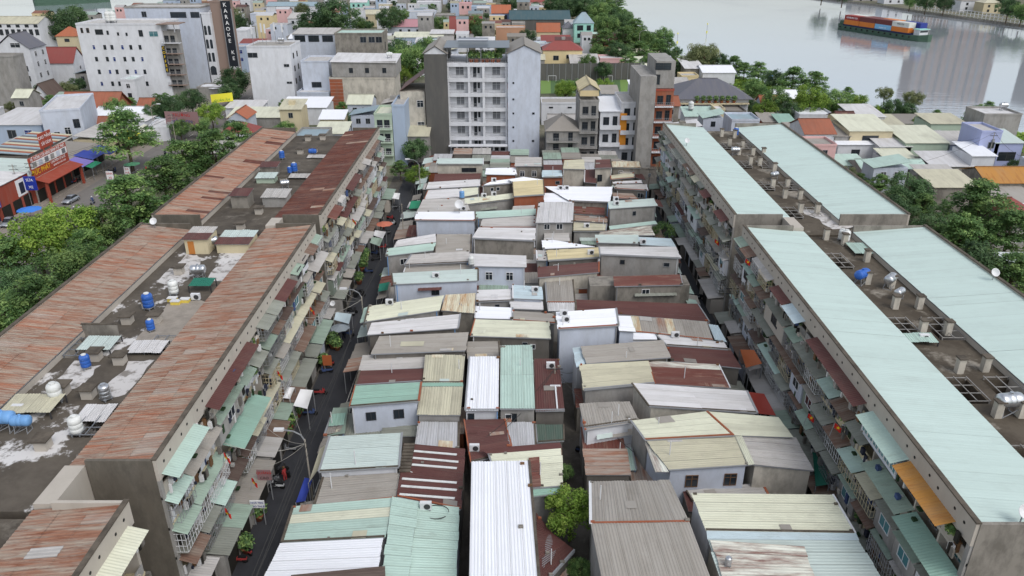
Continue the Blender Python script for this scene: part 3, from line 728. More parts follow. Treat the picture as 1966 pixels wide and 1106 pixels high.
hA4 = h('dark red roof crossed by seven white skylight strips', 'maroon', 'lr', [(776, 851), (893, 862), (884, 978), (763, 954)], 5.9, 5.5, 'wall_darkgrey')
for (a, b_) in (((795, 867), (877, 874)), ((793, 880), (880, 888)), ((791, 893), (877, 900)), ((789, 907), (889, 915)), ((772, 920), (877, 928)), ((770, 934), (877, 942)), ((767, 950), (873, 958))):
    p, q = hit(*a), hit(*b_)
    B().bar(p+Vector((0, 0, .07)), q+Vector((0, 0, .07)), .28, .05).part('skylight_strip', 'tank_white', hA4)
p, q = hit(786, 855), hit(777, 905)
for k in range(9):
    c = lerp(p, q, k/8); B().box(c.x-.55, c.x+.55, c.y-.18, c.y+.18, c.z+.03, c.z+.14).part('stacked_tile', 'coping', hA4)
h('dark red roof with an air conditioner behind the long white roof', 'maroon', 'lr', [(891, 806), (969, 805), (985, 868), (904, 888)], 5.2, 5.0, 'wall_darkgrey')
h('cream and dark red roof partly hidden by the long white roof', 'cream', 'lr', [(938, 872), (1077, 861), (1081, 932), (960, 943)], 5.7, 5.4, 'wall_grey',
  ext=[('maroon', 'lr', [(925, 862), (1073, 850), (1077, 861), (938, 872)], [5.75, 5.75, 5.7, 5.7]), ('maroonrust', 'lr', [(1016, 879), (1035, 877), (1038, 934), (1020, 936)], [5.8, 5.8, 5.55, 5.55]), ('greenmint', 'lr', [(1020, 941), (1081, 931), (1084, 946), (1022, 954)], [5.3, 5.3, 5.0, 5.0])])
h('tall house with long bright white roof at the bottom centre', 'white', 'fb', [(905, 887), (1016, 885), (1037, 1135), (900, 1135)], 8.4, 8.4, 'wall_bluewhite')
h('low grey ribbed roof above the roof with white strips', 'greyribbed', 'fb', [(803, 811), (881, 811), (880, 862), (796, 854)], 4.8, 4.5)
h('narrow grey ribbed shed roof beside dark red roofs', 'greyribbed', 'fb', [(973, 812), (1026, 811), (1029, 856), (976, 858)], 5.3, 5.0)
h('small dark green roof at the edge of the central alley', 'darkgreen', 'fb', [(1028, 816), (1082, 815), (1083, 846), (1031, 850)], 4.9, 4.6, 'wall_darkgrey')
h('white-walled house with sea-green roof and two small windows by the left street', 'greenmint', 'lr', [(682, 741), (809, 734), (804, 770), (671, 781)], 6.8, 6.6, 'wall_bluewhite', wins=[(.28, 1.5, .95, .9, 'dark'), (.71, 1.5, 1., 1., 'dark')])
h('house with two beige ribbed roof tiers split by a mint strip', 'beige', 'fb', [(816, 682), (893, 682), (888, 735), (811, 735)], 6.4, 6.2, 'wall_grey', ext=[('greenmint', 'lr', [(811, 735), (888, 735), (889, 742), (808, 742)], [6.25, 6.25, 6.15, 6.15]), ('beige', 'fb', [(808, 742), (889, 742), (884, 797), (800, 796)], [6.1, 6.1, 5.7, 5.7], 'wall_grey')])
h('narrow white ribbed roof left of the pale green roof', 'white', 'fb', [(901, 685), (958, 685), (957, 788), (893, 788)], 6.6, 6.2, 'wall_white')
h('narrow pale green ribbed roof between a white and a dark red roof', 'mint', 'fb', [(961, 664), (1022, 663), (1027, 785), (960, 785)], 6.8, 6.4, 'wall_grey', rows=2)
hA13 = h('dark red roof with white pipe and air conditioner along the central alley', 'maroon', 'fb', [(1025, 690), (1073, 689), (1084, 788), (1028, 789)], 6.1, 5.8, 'wall_darkgrey')
p, q = hit(1066, 742), hit(1070, 786); b = B(); b.bar(p+Vector((0, 0, .1)), q+Vector((0, 0, .1)), .16).bar(p+Vector((-.6, 0, .1)), p+Vector((.6, 0, .1)), .16); b.part('pipe', 'white_metal', hA13)
h('low grey roof just behind the white and pale green ribbed roofs', 'grey', 'lr', [(898, 656), (958, 655), (960, 686), (897, 688)], 5.4)
h('dark red roof edged with rust beside the left street', 'rustred', 'lr', [(691, 712), (815, 708), (809, 733), (682, 741)], 6.0, 5.9, 'wall_darkgrey', mixes=(['maroon'], .6))
h('plain light grey roof behind the rust-edged dark red roof', 'lightgrey', 'lr', [(697, 682), (815, 678), (813, 706), (690, 713)], 5.8, 5.6)
hA16 = h('raised grey roof with one beige patch sheet beside the left street', 'grey', 'lr', [(728, 646), (899, 638), (893, 673), (713, 680)], 6.7, 6.5, 'wall_darkgrey')
p = [hit(770, 657), hit(815, 656), hit(813, 665), hit(768, 666)]; u = Vector((0, 0, .08)); part('patch_sheet', [x+u for x in p], [(0, 1, 2, 3)], 'beige', hA16, [(0.2, 0), (1, 0), (1, 1), (.2, 1)])
h('pale grey sloping roof between the cream roof and the raised grey roof', 'offwhite', 'lr', [(714, 620), (884, 603), (880, 630), (706, 643)], 6.4, 6.2, 'wall_darkgrey')
h('cream roof ending in a rusty square, beside the grey parasol in the street', 'cream', 'lr', [(708, 588), (852, 567), (844, 596), (700, 618)], 6.8, 6.5, 'wall_grey', ext=[('rustcream', 'fb', [(855, 566), (913, 563), (911, 601), (847, 596)], [6.8, 6.6, 6.3, 6.5], 'wall_concrete'), ('mint', 'lr', [(699, 592), (709, 588), (701, 618), (692, 620)], [6.1, 6.3, 6.1, 5.9])])
h('long white roof on pale blue-grey wall facing the cream roof', 'palemint', 'lr', [(752, 525), (918, 516), (918, 539), (755, 546)], 7.2, 7.0, 'wall_bluewhite')
h('striped white and grey low roof behind the rusty square', 'offwhite', 'lr', [(917, 557), (985, 555), (986, 577), (915, 580)], 6.0)
h('pale blue roof with a ledge on the central alley', 'paleblue', 'lr', [(984, 547), (1040, 551), (1042, 575), (985, 573)], 6.4, 6.2, 'wall_bluewhite', ext=[('offwhite', 'lr', [(980, 576), (1042, 579), (1043, 595), (980, 593)], [5.7, 5.7, 5.5, 5.5], 'wall_grey')])
h('flat white terrace roof left of the cream alley roof', 'white', 'lr', [(914, 588), (984, 591), (984, 613), (912, 611)], 5.9, 5.8, 'wall_grey')
h('thin grey roof strip behind the cream alley roof', 'grey', 'lr', [(984, 597), (1064, 602), (1067, 621), (984, 615)], 5.9, 5.7)
h('cream roof with dark front wall on the central alley', 'cream', 'lr', [(912, 613), (1053, 618), (1058, 650), (903, 645)], 6.3, 6.1, 'wall_darkgrey')
h('white two-storey house with two barred windows and pale roof', 'offwhite', 'lr', [(902, 487), (1010, 491), (1010, 513), (905, 511)], 7.4, 7.2, 'wall_bluewhite', wins=[(.31, 1.6, .95, 1.2), (.71, 1.6, .95, 1.2)])
h('pale grey ribbed roof with white lower edge near the left street', 'lightgrey', 'lr', [(790, 489), (900, 482), (902, 503), (776, 509)], 6.4, 6.2)
h('low weathered grey strip roof behind the long white roof', 'grey', 'lr', [(779, 512), (905, 506), (906, 518), (775, 523)], 5.7)
h('pale mint roof with blue downpipe overhanging the left street', 'mint', 'lr', [(744, 477), (836, 466), (832, 481), (740, 492)], 6.4, 6.1, 'wall_grey', ext=[('offwhite', 'lr', [(765, 461), (836, 449), (836, 465), (760, 474)], [6.6, 6.6, 6.4, 6.4], 'wall_grey')])
h('square beige-grey roof beside the pale mint overhang', 'grey', 'lr', [(838, 450), (905, 450), (904, 484), (835, 487)], 5.8, 5.7)
h('off-white roof on a bare grey wall left of the central alley', 'offwhite', 'lr', [(920, 437), (1028, 438), (1027, 463), (906, 458)], 7.1, 6.9, 'wall_concrete')
h('white cube house with pale blue wall beside the left street', 'white', 'lr', [(799, 407), (912, 406), (913, 424), (796, 423)], 7.4, 7.4, 'wall_bluewhite')
h('mint strip roof right of the white cube house', 'mint', 'lr', [(908, 407), (1028, 401), (1028, 413), (914, 420)], 5.9, 5.8)
h('light grey patched roof left of the ribbed white house', 'lightgrey', 'lr', [(928, 416), (1028, 414), (1028, 437), (922, 437)], 5.7)
h('grey roof with dish antenna behind the white cube house', 'lightgrey', 'lr', [(813, 383), (893, 380), (902, 405), (800, 408)], 6.1, 6.0)
h('off-white low roof with small cream corner near the left street', 'offwhite', 'lr', [(822, 365), (886, 362), (889, 380), (814, 384)], 6.0, 5.9, ext=[('cream', 'lr', [(887, 362), (918, 360), (917, 373), (889, 378)], [6, 6, 5.9, 5.9], 'wall_grey')])
h('long narrow white roof before a dark red roof at the left street end', 'offwhite', 'lr', [(822, 350), (922, 344), (921, 357), (817, 363)], 6.4, 6.3)
h('dark red strip roof below a stained concrete house at the far end', 'maroon', 'lr', [(836, 334), (923, 333), (922, 345), (832, 350)], 6.3, 6.2, 'wall_darkgrey')
h('stained concrete house with green net and mint trim at the far left end', 'palemint', 'lr', [(840, 304), (928, 304), (928, 316), (838, 316)], 8.2, 8.0, 'wall_peeled', wins=[(.7, 1.2, 3.0, .8, 'dark')])
h('cream strip roof with two air conditioners on the left column', 'cream', 'lr', [(893, 381), (987, 371), (988, 382), (892, 394)], 6.2, 6.0)
h('white flat roof over an orange-red wall at the far end', 'white', 'lr', [(934, 323), (990, 322), (992, 336), (932, 335)], 7.2, 7.1, 'wall_brick')
h('far grey house with two tiny windows and white ridge', 'white', 'lr', [(945, 348), (986, 343), (987, 352), (925, 357)], 6.9, 6.8, 'wall_concrete', wins=[(.3, .9, .6, .6), (.5, .9, .6, .6)])
h('grey flat house with two white windows below the hotel', 'lightgrey', 'lr', [(990, 302), (1041, 302), (1041, 319), (989, 319)], 8.0, 8.0, 'wall_concrete', wins=[(.25, 1.7, .9, 1.1), (.72, 1.7, .9, 1.1)])
h('pale blue awning roof over a small brick shop at the far end', 'paleblue', 'lr', [(1041, 327), (1079, 327), (1081, 340), (1041, 341)], 6.9, 6.7, 'wall_brick')
h('beige roof on a black-stained wall at the far end', 'beige', 'lr', [(1083, 308), (1121, 306), (1122, 325), (1080, 324)], 8.0, 7.9, 'wall_peeled')
h('narrow dark red lean-to next to the black-stained wall', 'maroon', 'fb', [(1123, 326), (1142, 325), (1146, 352), (1122, 350)], 6.2, 5.8, 'wall_darkgrey')
h('yellow corrugated roof above a rust-red wall', 'yellow', 'lr', [(984, 349), (1043, 345), (1045, 374), (986, 378)], 7.4, 7.2, 'wall_brick', ext=[('white', 'lr', [(975, 345), (1005, 340), (1043, 345), (984, 349)], [7.3, 7.5, 7.4, 7.4])])
h('weathered grey roof between the rust-red wall and the ribbed white house', 'lightgrey', 'lr', [(985, 396), (1026, 394), (1024, 412), (980, 410)], 5.4, 5.3)
h('ribbed white house with grey wall and two white windows at the alley', 'offwhite', 'fb', [(1034, 389), (1102, 388), (1100, 427), (1028, 428)], 7.6, 7.2, 'wall_grey', wins=[(.3, .8, .9, .9), (.65, .8, 1., .9)])
h('small pale roof in front of the ribbed white house', 'lightgrey', 'lr', [(1046, 446), (1092, 445), (1093, 463), (1044, 463)], 5.2)
# --- right column, from far to near
h('broad bright white roof in the middle of the far houses', 'white', 'lr', [(1046, 358), (1176, 359), (1170, 389), (1094, 386)], 6.7, 6.5, 'wall_concrete', ext=[('white', 'lr', [(1045, 371), (1093, 371), (1093, 388), (1045, 388)], [6.3, 6.3, 6.2, 6.2], 'wall_white')])
h('sunken dark red roof below the broad white roof', 'maroonrust', 'lr', [(1103, 396), (1160, 399), (1161, 415), (1102, 411)], 5.4, 5.3, 'wall_darkgrey')
h('rust-streaked grey strip roof in front of the sunken dark red roof', 'rustgrey', 'lr', [(1102, 413), (1165, 418), (1166, 429), (1102, 425)], 5.4, 5.3)
h('beige-grey strip roof with air conditioner right of the ribbed white house', 'beige', 'lr', [(1101, 427), (1165, 431), (1163, 444), (1100, 444)], 5.4, 5.3)
h('grey steel house with pale mint roof and one dark window', 'palemint', 'lr', [(1167, 387), (1255, 381), (1262, 395), (1170, 401)], 7.8, 7.6, 'wall_grey', wins=[(.53, 1.2, .6, .8, 'plain')], ext=[('maroon', 'lr', [(1256, 383), (1266, 384), (1273, 398), (1263, 396)], [7.2, 7, 6.8, 7])])
h('dark grey house with small skylights beside the right alley', 'lightgrey', 'lr', [(1178, 355), (1240, 354), (1244, 366), (1181, 362)], 7.0, 6.8, 'wall_darkgrey')
h('white stained house with dark red roof near the right block', 'maroon', 'lr', [(1143, 307), (1172, 306), (1175, 322), (1142, 323)], 8.4, 8.2, 'wall_peeled', wins=[(.3, 2.2, .9, 1.3, 'dark')])
h('rust-yellow striped roof beside the dark red roof at the far right end', 'rustcream', 'fb', [(1174, 310), (1228, 310), (1231, 323), (1175, 322)], 7.6, 7.5, 'wall_concrete')
h('beige tilted roof below the rust-yellow roof', 'beige', 'lr', [(1172, 337), (1216, 331), (1219, 341), (1173, 345)], 6.4, 6.3, 'wall_concrete', ext=[('maroon', 'fb', [(1217, 329), (1234, 335), (1240, 346), (1221, 341)], [6.2, 6, 5.8, 6])])
h('pale strip roof at the far end of the right alley', 'offwhite', 'lr', [(1177, 349), (1231, 346), (1233, 353), (1178, 354)], 6.3)
h('dark red and grey low roof left of the grey steel house', 'rustgrey', 'lr', [(1175, 370), (1215, 372), (1225, 383), (1178, 380)], 6.0, 5.9)
h('white roof speckled with rust below the grey steel house', 'rustwhite', 'lr', [(1152, 446), (1245, 429), (1257, 452), (1150, 452)], 5.6, 5.5, 'wall_grey', ext=[('mint', 'lr', [(1170, 434), (1258, 424), (1262, 430), (1172, 441)], [5.8, 5.8, 5.7, 5.7])])
h('pale blue-mint roof behind the long bare grey wall', 'palemint', 'lr', [(1143, 451), (1224, 451), (1229, 468), (1145, 466)], 6.4, 6.2, 'wall_grey', ext=[('paleblue', 'lr', [(1225, 455), (1288, 458), (1297, 474), (1230, 470)], [6.4, 6.4, 6.2, 6.2], 'wall_grey')])
h('off-white roof over a long bare grey side wall', 'offwhite', 'lr', [(1150, 474), (1297, 474), (1307, 496), (1152, 489)], 7.9, 7.7, 'wall_grey')
h('yellow ribbed roof beside the central alley', 'yellow', 'lr', [(1050, 481), (1150, 475), (1152, 495), (1052, 501)], 6.5, 6.3, 'wall_darkgrey')
h('sharp white wedge roof behind the yellow ribbed roof', 'white', 'lr', [(1040, 462), (1062, 461), (1142, 474), (1042, 478)], 6.5, 6.4, 'wall_grey')
h('narrow pale roof left of the yellow ribbed roof', 'lightgrey', 'lr', [(1030, 480), (1049, 482), (1051, 500), (1031, 500)], 6.2)
h('dark red roof over beige walls between yellow roof and grey strip', 'maroon', 'lr', [(1033, 513), (1150, 503), (1150, 523), (1033, 533)], 6.4, 6.2, 'wall_peeled', wins=[(.5, 1.4, .6, .8, 'dark')])
h('narrow grey-beige roof with white front piece on the central alley', 'grey', 'fb', [(1047, 537), (1100, 537), (1104, 581), (1050, 581)], 5.3, 5.1, 'wall_grey', ext=[('offwhite', 'fb', [(1050, 581), (1103, 581), (1103, 597), (1052, 597)], [5.1, 5.1, 5, 5], 'wall_grey')])
hC15 = h('black-stained concrete box house with sunken dark red roof', 'maroonrust', 'lr', [(1177, 531), (1306, 527), (1311, 547), (1180, 550)], 7.0, 6.9, 'wall_concrete')
q = [P(1133, 548, 6.2), P(1325, 546, 6.2)]
B().prism([(q[0].x, q[0].y, 6.1), (q[1].x, q[1].y, 6.1), (q[1].x, q[1].y+3.5, 6.1), (q[0].x, q[0].y+3.5, 6.1)], 0, 6.1).part('wall', 'wall_concrete', hC15)
h('long low dark red roof below the black-stained concrete house', 'maroon', 'lr', [(1105, 576), (1340, 584), (1362, 618), (1106, 597)], 5.2, 5.0, 'wall_darkgrey', rows=2)
h('tall white house with two air conditioners and pale blue side wall', 'white', 'lr', [(1068, 599), (1183, 592), (1188, 625), (1072, 632)], 8.2, 8.0, 'wall_bluewhite', ext=[('white', 'lr', [(1184, 606), (1210, 607), (1219, 637), (1189, 635)], [7.6, 7.4, 7.3, 7.5], 'wall_bluewhite')])
h('grey roof with orange rust patches and a cream strip', 'grey', 'fb', [(1210, 607), (1357, 618), (1369, 653), (1216, 637)], 6.2, 6.0, 'wall_darkgrey', mixes=(['rustgrey', 'beige', 'rustcream'], .4), ext=[('paleblue', 'fb', [(1360, 623), (1379, 626), (1396, 657), (1372, 652)], [5.8, 5.8, 5.6, 5.6], 'wall_grey')])
h('thin white roof between two dark red roofs', 'offwhite', 'lr', [(1258, 642), (1388, 657), (1398, 671), (1280, 663)], 6.0, 5.9, ext=[('white', 'lr', [(1192, 638), (1258, 641), (1262, 652), (1190, 652)], [6, 6, 5.9, 5.9], 'wall_white')])
h('grey fibre-cement roof with small white patch and air conditioner', 'grey', 'lr', [(1115, 665), (1273, 653), (1287, 686), (1126, 698)], 6.6, 6.4, 'wall_darkgrey', ext=[('paleblue', 'lr', [(1100, 668), (1113, 666), (1124, 698), (1107, 706)], [6, 6.2, 6.2, 6], 'wall_white')])
h('dark red roof meeting the right alley near the orange tarpaulin', 'maroon', 'lr', [(1278, 664), (1402, 672), (1423, 707), (1288, 693)], 5.8, 5.6, 'wall_darkgrey')
h('beige-grey roof with red banner at its alley corner', 'beige', 'lr', [(1113, 700), (1243, 693), (1257, 736), (1121, 749)], 6.5, 6.1, 'wall_grey')
h('dark red roof with peeling white paint, left of the orange tarpaulin', 'maroonrust', 'lr', [(1243, 693), (1380, 700), (1402, 745), (1257, 737)], 5.9, 5.7, 'wall_darkgrey', mixes=(['rustwhite', 'maroon'], .35))
h('pale grey tilted roof on stained walls beside the red awning', 'offwhite', 'lr', [(1213, 736), (1434, 751), (1454, 793), (1246, 780)], 7.2, 6.8, 'wall_peeled', rows=2)
h('flat dark grey concrete terrace house on the central alley', 'grey', 'fb', [(1112, 775), (1209, 771), (1226, 806), (1121, 821)], 6.2, 6.0, 'wall_white')
h('broad cream gable roof behind the peeling white house', 'cream', 'lr', [(1211, 808), (1357, 790), (1408, 836), (1238, 845)], 0, 0, 'wall_grey', zl=[6.6, 7.1, 7.1, 6.6], ext=[('cream', 'lr', [(1357, 790), (1492, 801), (1522, 840), (1408, 836)], [7.1, 6.5, 6.4, 7.1], 'wall_grey')])
h('peeling white house with beige and grey gable roof and two shuttered windows', 'beige', 'lr', [(1238, 843), (1408, 837), (1437, 892), (1284, 902)], 0, 0, 'wall_bluewhite', zl=[6.5, 6.9, 6.7, 6.3], wins=[(.26, 1.5, .55, 1.3, 'wood'), (.34, 1.5, .55, 1.3, 'wood'), (.78, 1.4, .55, 1.3, 'wood'), (.86, 1.4, .55, 1.3, 'wood')],
  ext=[('lightgrey', 'lr', [(1421, 833), (1526, 840), (1561, 904), (1447, 892)], [6.85, 6.0, 5.8, 6.65], 'wall_peeled'), ('cream', 'fb', [(1407, 829), (1421, 829), (1449, 891), (1436, 893)], [7, 7, 6.8, 6.8]), ('rustwhite', 'fb', [(1236, 845), (1252, 846), (1284, 906), (1258, 906)], [6.2, 6.4, 6.2, 6.]), ])
h('low light grey roof in front of the peeling white house', 'lightgrey', 'lr', [(1318, 942), (1462, 926), (1475, 950), (1330, 962)], 3.8, 3.6)
h('large plain grey-brown gabled roof right of the leafy yard tree', 'grey', 'fb', [(1133, 925), (1286, 923), (1324, 1003), (1134, 1006)], 6.6, 7.2, 'wall_grey', ext=[('grey', 'fb', [(1134, 1006), (1324, 1003), (1374, 1135), (1160, 1135)], [7.2, 7.2, 6.6, 6.6], 'wall_grey')], gutter=False)
h('large cream roof with paler rusty lower roof at the bottom right', 'cream', 'lr', [(1328, 947), (1599, 950), (1642, 1024), (1356, 1019)], 7.8, 7.4, 'wall_white', gutter=False,
  ext=[('paleblue', 'lr', [(1356, 1019), (1642, 1024), (1648, 1038), (1358, 1036)], [7.4, 7.4, 7.1, 7.1]), ('palemint', 'lr', [(1359, 1036), (1648, 1038), (1708, 1135), (1393, 1135)], [7.1, 7.1, 6.7, 6.7], 'wall_peeled'), ('rustwhite', 'lr', [(1366, 1037), (1542, 1049), (1572, 1135), (1398, 1135)], [7.22, 7.22, 6.85, 6.85])])
h('mint porch roof with clutter on the central alley', 'mint', 'fb', [(1155, 866), (1213, 861), (1222, 902), (1166, 905)], 3.4, 3.1, 'wall_darkgrey')
h('low dark red roof under the leafy yard tree', 'maroon', 'lr', [(1030, 985), (1058, 1022), (1103, 1058), (1034, 1135)], 3.2, 3.0, 'wall_darkgrey')
h('whitewashed alley house with small red flag', 'grey', 'lr', [(1121, 806), (1207, 802), (1211, 812), (1124, 826)], 6.0, 5.9, 'wall_white')
h('low dark grey roof in the gap beside the central alley', 'darkgrey', 'lr', [(905, 790), (960, 790), (965, 806), (905, 806)], 4.6, 4.5, 'wall_darkgrey')
h('low grey shed squeezed behind the tree at the street corner', 'darkgrey', 'fb', [(636, 800), (668, 795), (660, 832), (622, 838)], 3.6, 3.4, 'wall_grey', ext=[('greenmint', 'fb', [(636, 796), (664, 793), (660, 815), (630, 818)], [3.9, 3.9, 3.7, 3.7])])
# awnings and tarpaulins over the street sides of these houses
def tarp(label, m, pts, zs, cat='awning', name='awning', legs=True, group='cloth and metal awnings over the lanes'):
    q = [P(p[0], p[1], z) for p, z in zip(pts, zs)]; c = sum(q, Vector())/4
    t = thing(name, (c.x, c.y, 0), label, cat, group)
    n = 6; vs = []; fs = []
    for i in range(n+1):
        for j in range(n+1):
            u, v = i/n, j/n; p = lerp(lerp(q[0], q[1], u), lerp(q[3], q[2], u), v).copy(); p.z -= .35*sin(pi*u)*sin(pi*v); vs.append(p)
    for i in range(n):
        for j in range(n): fs.append((i*(n+1)+j, (i+1)*(n+1)+j, (i+1)*(n+1)+j+1, i*(n+1)+j+1))
    top = part('canopy', vs, fs, m, t, [(.2+.1*i, .2) for i in range(len(vs))], True)
    reg(*q)
    if legs:
        for p in q: B().box(p.x-.04, p.x+.04, p.y-.04, p.y+.04, 0, p.z-.02).part('pole', 'grey_metal', t)
    return t
tarp('red metal awning beside the pale grey tilted roof on the right alley', 'red', [(1434, 752), (1467, 756), (1490, 798), (1456, 794)], [4.6, 4.2, 4.2, 4.6])
tarp('orange tarpaulin stretched over the right alley', 'tarp_orange', [(1421, 671), (1448, 672), (1463, 698), (1432, 706)], [4.4, 4.8, 4.8, 4.4])
tarp('white cloth hanging below the orange tarpaulin', 'sign_white', [(1430, 700), (1455, 696), (1463, 706), (1438, 712)], [4.1, 4.3, 4., 3.9])
tarp('green tarpaulin beside the long white roof on the left street', 'tarp_teal', [(728, 545), (748, 541), (744, 557), (726, 560)], [3.8, 4.2, 4.2, 3.8])
tarp('bright green awning over the far left street', 'tarp_green', [(789, 386), (808, 385), (804, 400), (785, 401)], [4., 4.4, 4.4, 4.])
tarp('blue striped plastic awning by the plain grey-roofed house', 'tarp_blue', [(585, 917), (600, 920), (586, 962), (568, 965)], [3., 3.6, 3.6, 3.])
tarp('beige metal awning on the street side of the pale mint house', 'beige', [(614, 862), (628, 852), (612, 900), (592, 928)], [4., 4.6, 4.6, 4.])
tarp('grey translucent awning left of the sea-green roof by the street', 'mossgreen', [(640, 783), (668, 782), (662, 832), (622, 838)], [3.4, 3.8, 3.8, 3.4])
tarp('dark teal tarpaulin behind the peeling house at the right alley', 'tarp_teal', [(1560, 868), (1578, 872), (1592, 930), (1566, 934)], [3.2, 3.6, 3.4, 3.2])
tarp('white square canopy over a street stall by the left block', 'sign_white', [(577, 747), (601, 749), (590, 785), (563, 779)], [3.2, 3.2, 3.0, 3.0])
tarp('small white canopy next to the left block lean-tos', 'sign_white', [(553, 743), (566, 744), (557, 766), (543, 764)], [3.4, 3.4, 3.3, 3.3])
tarp('lilac-grey sheet canopy above the grey street parasol', 'paleblue', [(645, 599), (675, 603), (670, 622), (641, 614)], [3.0, 3.0, 2.8, 2.8])
tarp('off-white canopy in the far part of the left street', 'offwhite', [(720, 442), (741, 445), (735, 458), (717, 452)], [3., 3., 2.8, 2.8])
tarp('olive green canopy beside the off-white canopy in the left street', 'mossgreen', [(714, 455), (735, 458), (729, 473), (710, 466)], [2.9, 2.9, 2.7, 2.7])
tarp('white van-like stall roof under the far left block', 'sign_white', [(755, 370), (768, 371), (766, 383), (753, 381)], [2.8, 2.8, 2.7, 2.7])
# ================================================================== BUILDINGS AROUND
def rslope(t, pts, m, name='roof_slope', th=.1):
    """one roof plane as a slab with its own UV in metres (ribs/tiles run down the slope)"""
    n = len(pts); c = sum(pts, Vector())/n
    a, b_ = pts[0], pts[1]; ud = (b_-a).normalized()
    N = (pts[1]-pts[0]).cross(pts[2]-pts[0]).normalized(); N = N if N.z > 0 else -N
    vd = N.cross(ud)
    uv = [((p-a).dot(ud)+.06, (p-a).dot(vd)) for p in pts]
    dn = Vector((0, 0, -th))
    vs = list(pts)+[p+dn for p in pts]; uv = uv+uv
    fs = [tuple(range(n)), tuple(reversed(range(n, 2*n)))]+[(i, n+i, n+(i+1) % n, (i+1) % n) for i in range(n)]
    for i in range(1, n-1): ROOFTRI.append((pts[0], pts[i], pts[i+1]))
    return part(name, vs, fs, m, t, uv)
def grid(us, drops, w, h_, st='white'): return [(u, d, w, h_, st) for d in drops for u in us]
def lin(a, b, n): return [a+(b-a)*i/(n-1) for i in range(n)] if n > 1 else [(a+b)/2]
def roof_on(t, q, kind, m, rise=1.5, oh=.35):
    """q: top corners (front left, front right, back right, back left)"""
    fl, fr, br, bl = [p.copy() for p in q]; e = (fr-fl).normalized(); f = (bl-fl).normalized()
    FL, FR, BR, BL = fl-e*oh-f*oh, fr+e*oh-f*oh, br+e*oh+f*oh, bl-e*oh+f*oh
    up = Vector((0, 0, rise)); lift = Vector((0, 0, .12))
    FL, FR, BR, BL = FL+lift, FR+lift, BR+lift, BL+lift
    if kind == 'flat':
        rslope(t, [fl+Vector((0, 0, .02)), fr+Vector((0, 0, .02)), br+Vector((0, 0, .02)), bl+Vector((0, 0, .02))], m, 'roof', .01)
        for a, b_ in ((fl, fr), (fr, br), (br, bl), (bl, fl)):
            B().bar(a+Vector((0, 0, .28)), b_+Vector((0, 0, .28)), .2, .52).part('parapet', t.get('_wm', 'wall_white'), t)
    elif kind == 'shed': rslope(t, [FL, FR, BR+up, BL+up], m)
    elif kind == 'shedr': rslope(t, [FL, FR+up, BR+up, BL], m)
    elif kind == 'gx':
        a, b_ = (FL+BL)/2+up, (FR+BR)/2+up
        rslope(t, [FL, FR, b_, a], m); rslope(t, [BR, BL, a, b_], m)
        for p1, p2, ap in ((fl, bl, (fl+bl)/2+up*.92), (br, fr, (fr+br)/2+up*.92)): part('gable', [p1, p2, ap], [(0, 1, 2)], t.get('_wm', 'wall_white'), t)
        B().bar(a+Vector((0, 0, .06)), b_+Vector((0, 0, .06)), .3, .12).part('ridge_cap', m, t)
    elif kind == 'gy':
        a, b_ = (FL+FR)/2+up, (BL+BR)/2+up
        rslope(t, [BL, FL, a, b_], m); rslope(t, [FR, BR, b_, a], m)
        for p1, p2, ap in ((fl, fr, (fl+fr)/2+up*.92), (br, bl, (bl+br)/2+up*.92)): part('gable', [p1, p2, ap], [(0, 1, 2)], t.get('_wm', 'wall_white'), t)
        B().bar(a+Vector((0, 0, .06)), b_+Vector((0, 0, .06)), .3, .12).part('ridge_cap', m, t)
    elif kind == 'hip':
        wx = (FR-FL).length; wy = (BL-FL).length
        if wx >= wy: a, b_ = (FL+BL)/2+e*wy*.45+up, (FR+BR)/2-e*wy*.45+up; rslope(t, [FL, FR, b_, a], m); rslope(t, [FR, BR, b_], m); rslope(t, [BR, BL, a, b_], m); rslope(t, [BL, FL, a], m)
        else: a, b_ = (FL+FR)/2+f*wx*.45+up, (BL+BR)/2-f*wx*.45+up; rslope(t, [FL, FR, a], m); rslope(t, [FR, BR, b_, a], m); rslope(t, [BR, BL, b_], m); rslope(t, [BL, FL, a, b_], m)
        B().bar(a+Vector((0, 0, .05)), b_+Vector((0, 0, .05)), .28, .12).part('ridge_cap', m, t)
FOOT = []
GB = 'town houses around the apartment estate'
def bld(label, x1, x2, yt, yb, depth, wall='wall_white', roof='flat', rm='lightgrey', rise=1.5, wins=(), rw=(), lw=(), rot=0., name='house', cat='house', group=GB, oh=.35, extra_h=0., z0=0.):
    xm = (x1+x2)/2; g = P(xm, yb, z0); Y = g.y
    A = PY(x1, yt, Y); C = PY(x2, yt, Y); z = (A.z+C.z)/2+extra_h
    r = radians(rot); wd = C.x-A.x; e = Vector((cos(r), sin(r), 0)); f = Vector((-sin(r), cos(r), 0))
    fl = Vector((A.x, Y, z)); fr = fl+e*wd; br = fr+f*depth; bl = fl+f*depth
    t = thing(name, ((fl.x+fr.x)/2, (fl.y+fr.y)/2, z0), label, cat, group); t['_wm'] = wall
    B().prism([(p.x, p.y) for p in (fl, fr, br, bl)], z0, z).part('wall', wall, t)
    reg(bl, br, fr, fl)
    roof_on(t, [fl, fr, br, bl], roof, rm, rise, oh)
    if wins: facewins(t, fl, fr, z, wins)
    if rw: facewins(t, fr, br, z, rw)
    if lw: facewins(t, bl, fl, z, lw)
    t['_q'] = [*fl, *fr, *br, *bl]; FOOT.append((min(p.x for p in (fl, fr, br, bl))-1, max(p.x for p in (fl, fr, br, bl))+1, min(p.y for p in (fl, fr, br, bl))-1.5, max(p.y for p in (fl, fr, br, bl))+1))
    return t
def corners(t):
    v = list(t['_q']); return [Vector(v[i:i+3]) for i in (0, 3, 6, 9)]
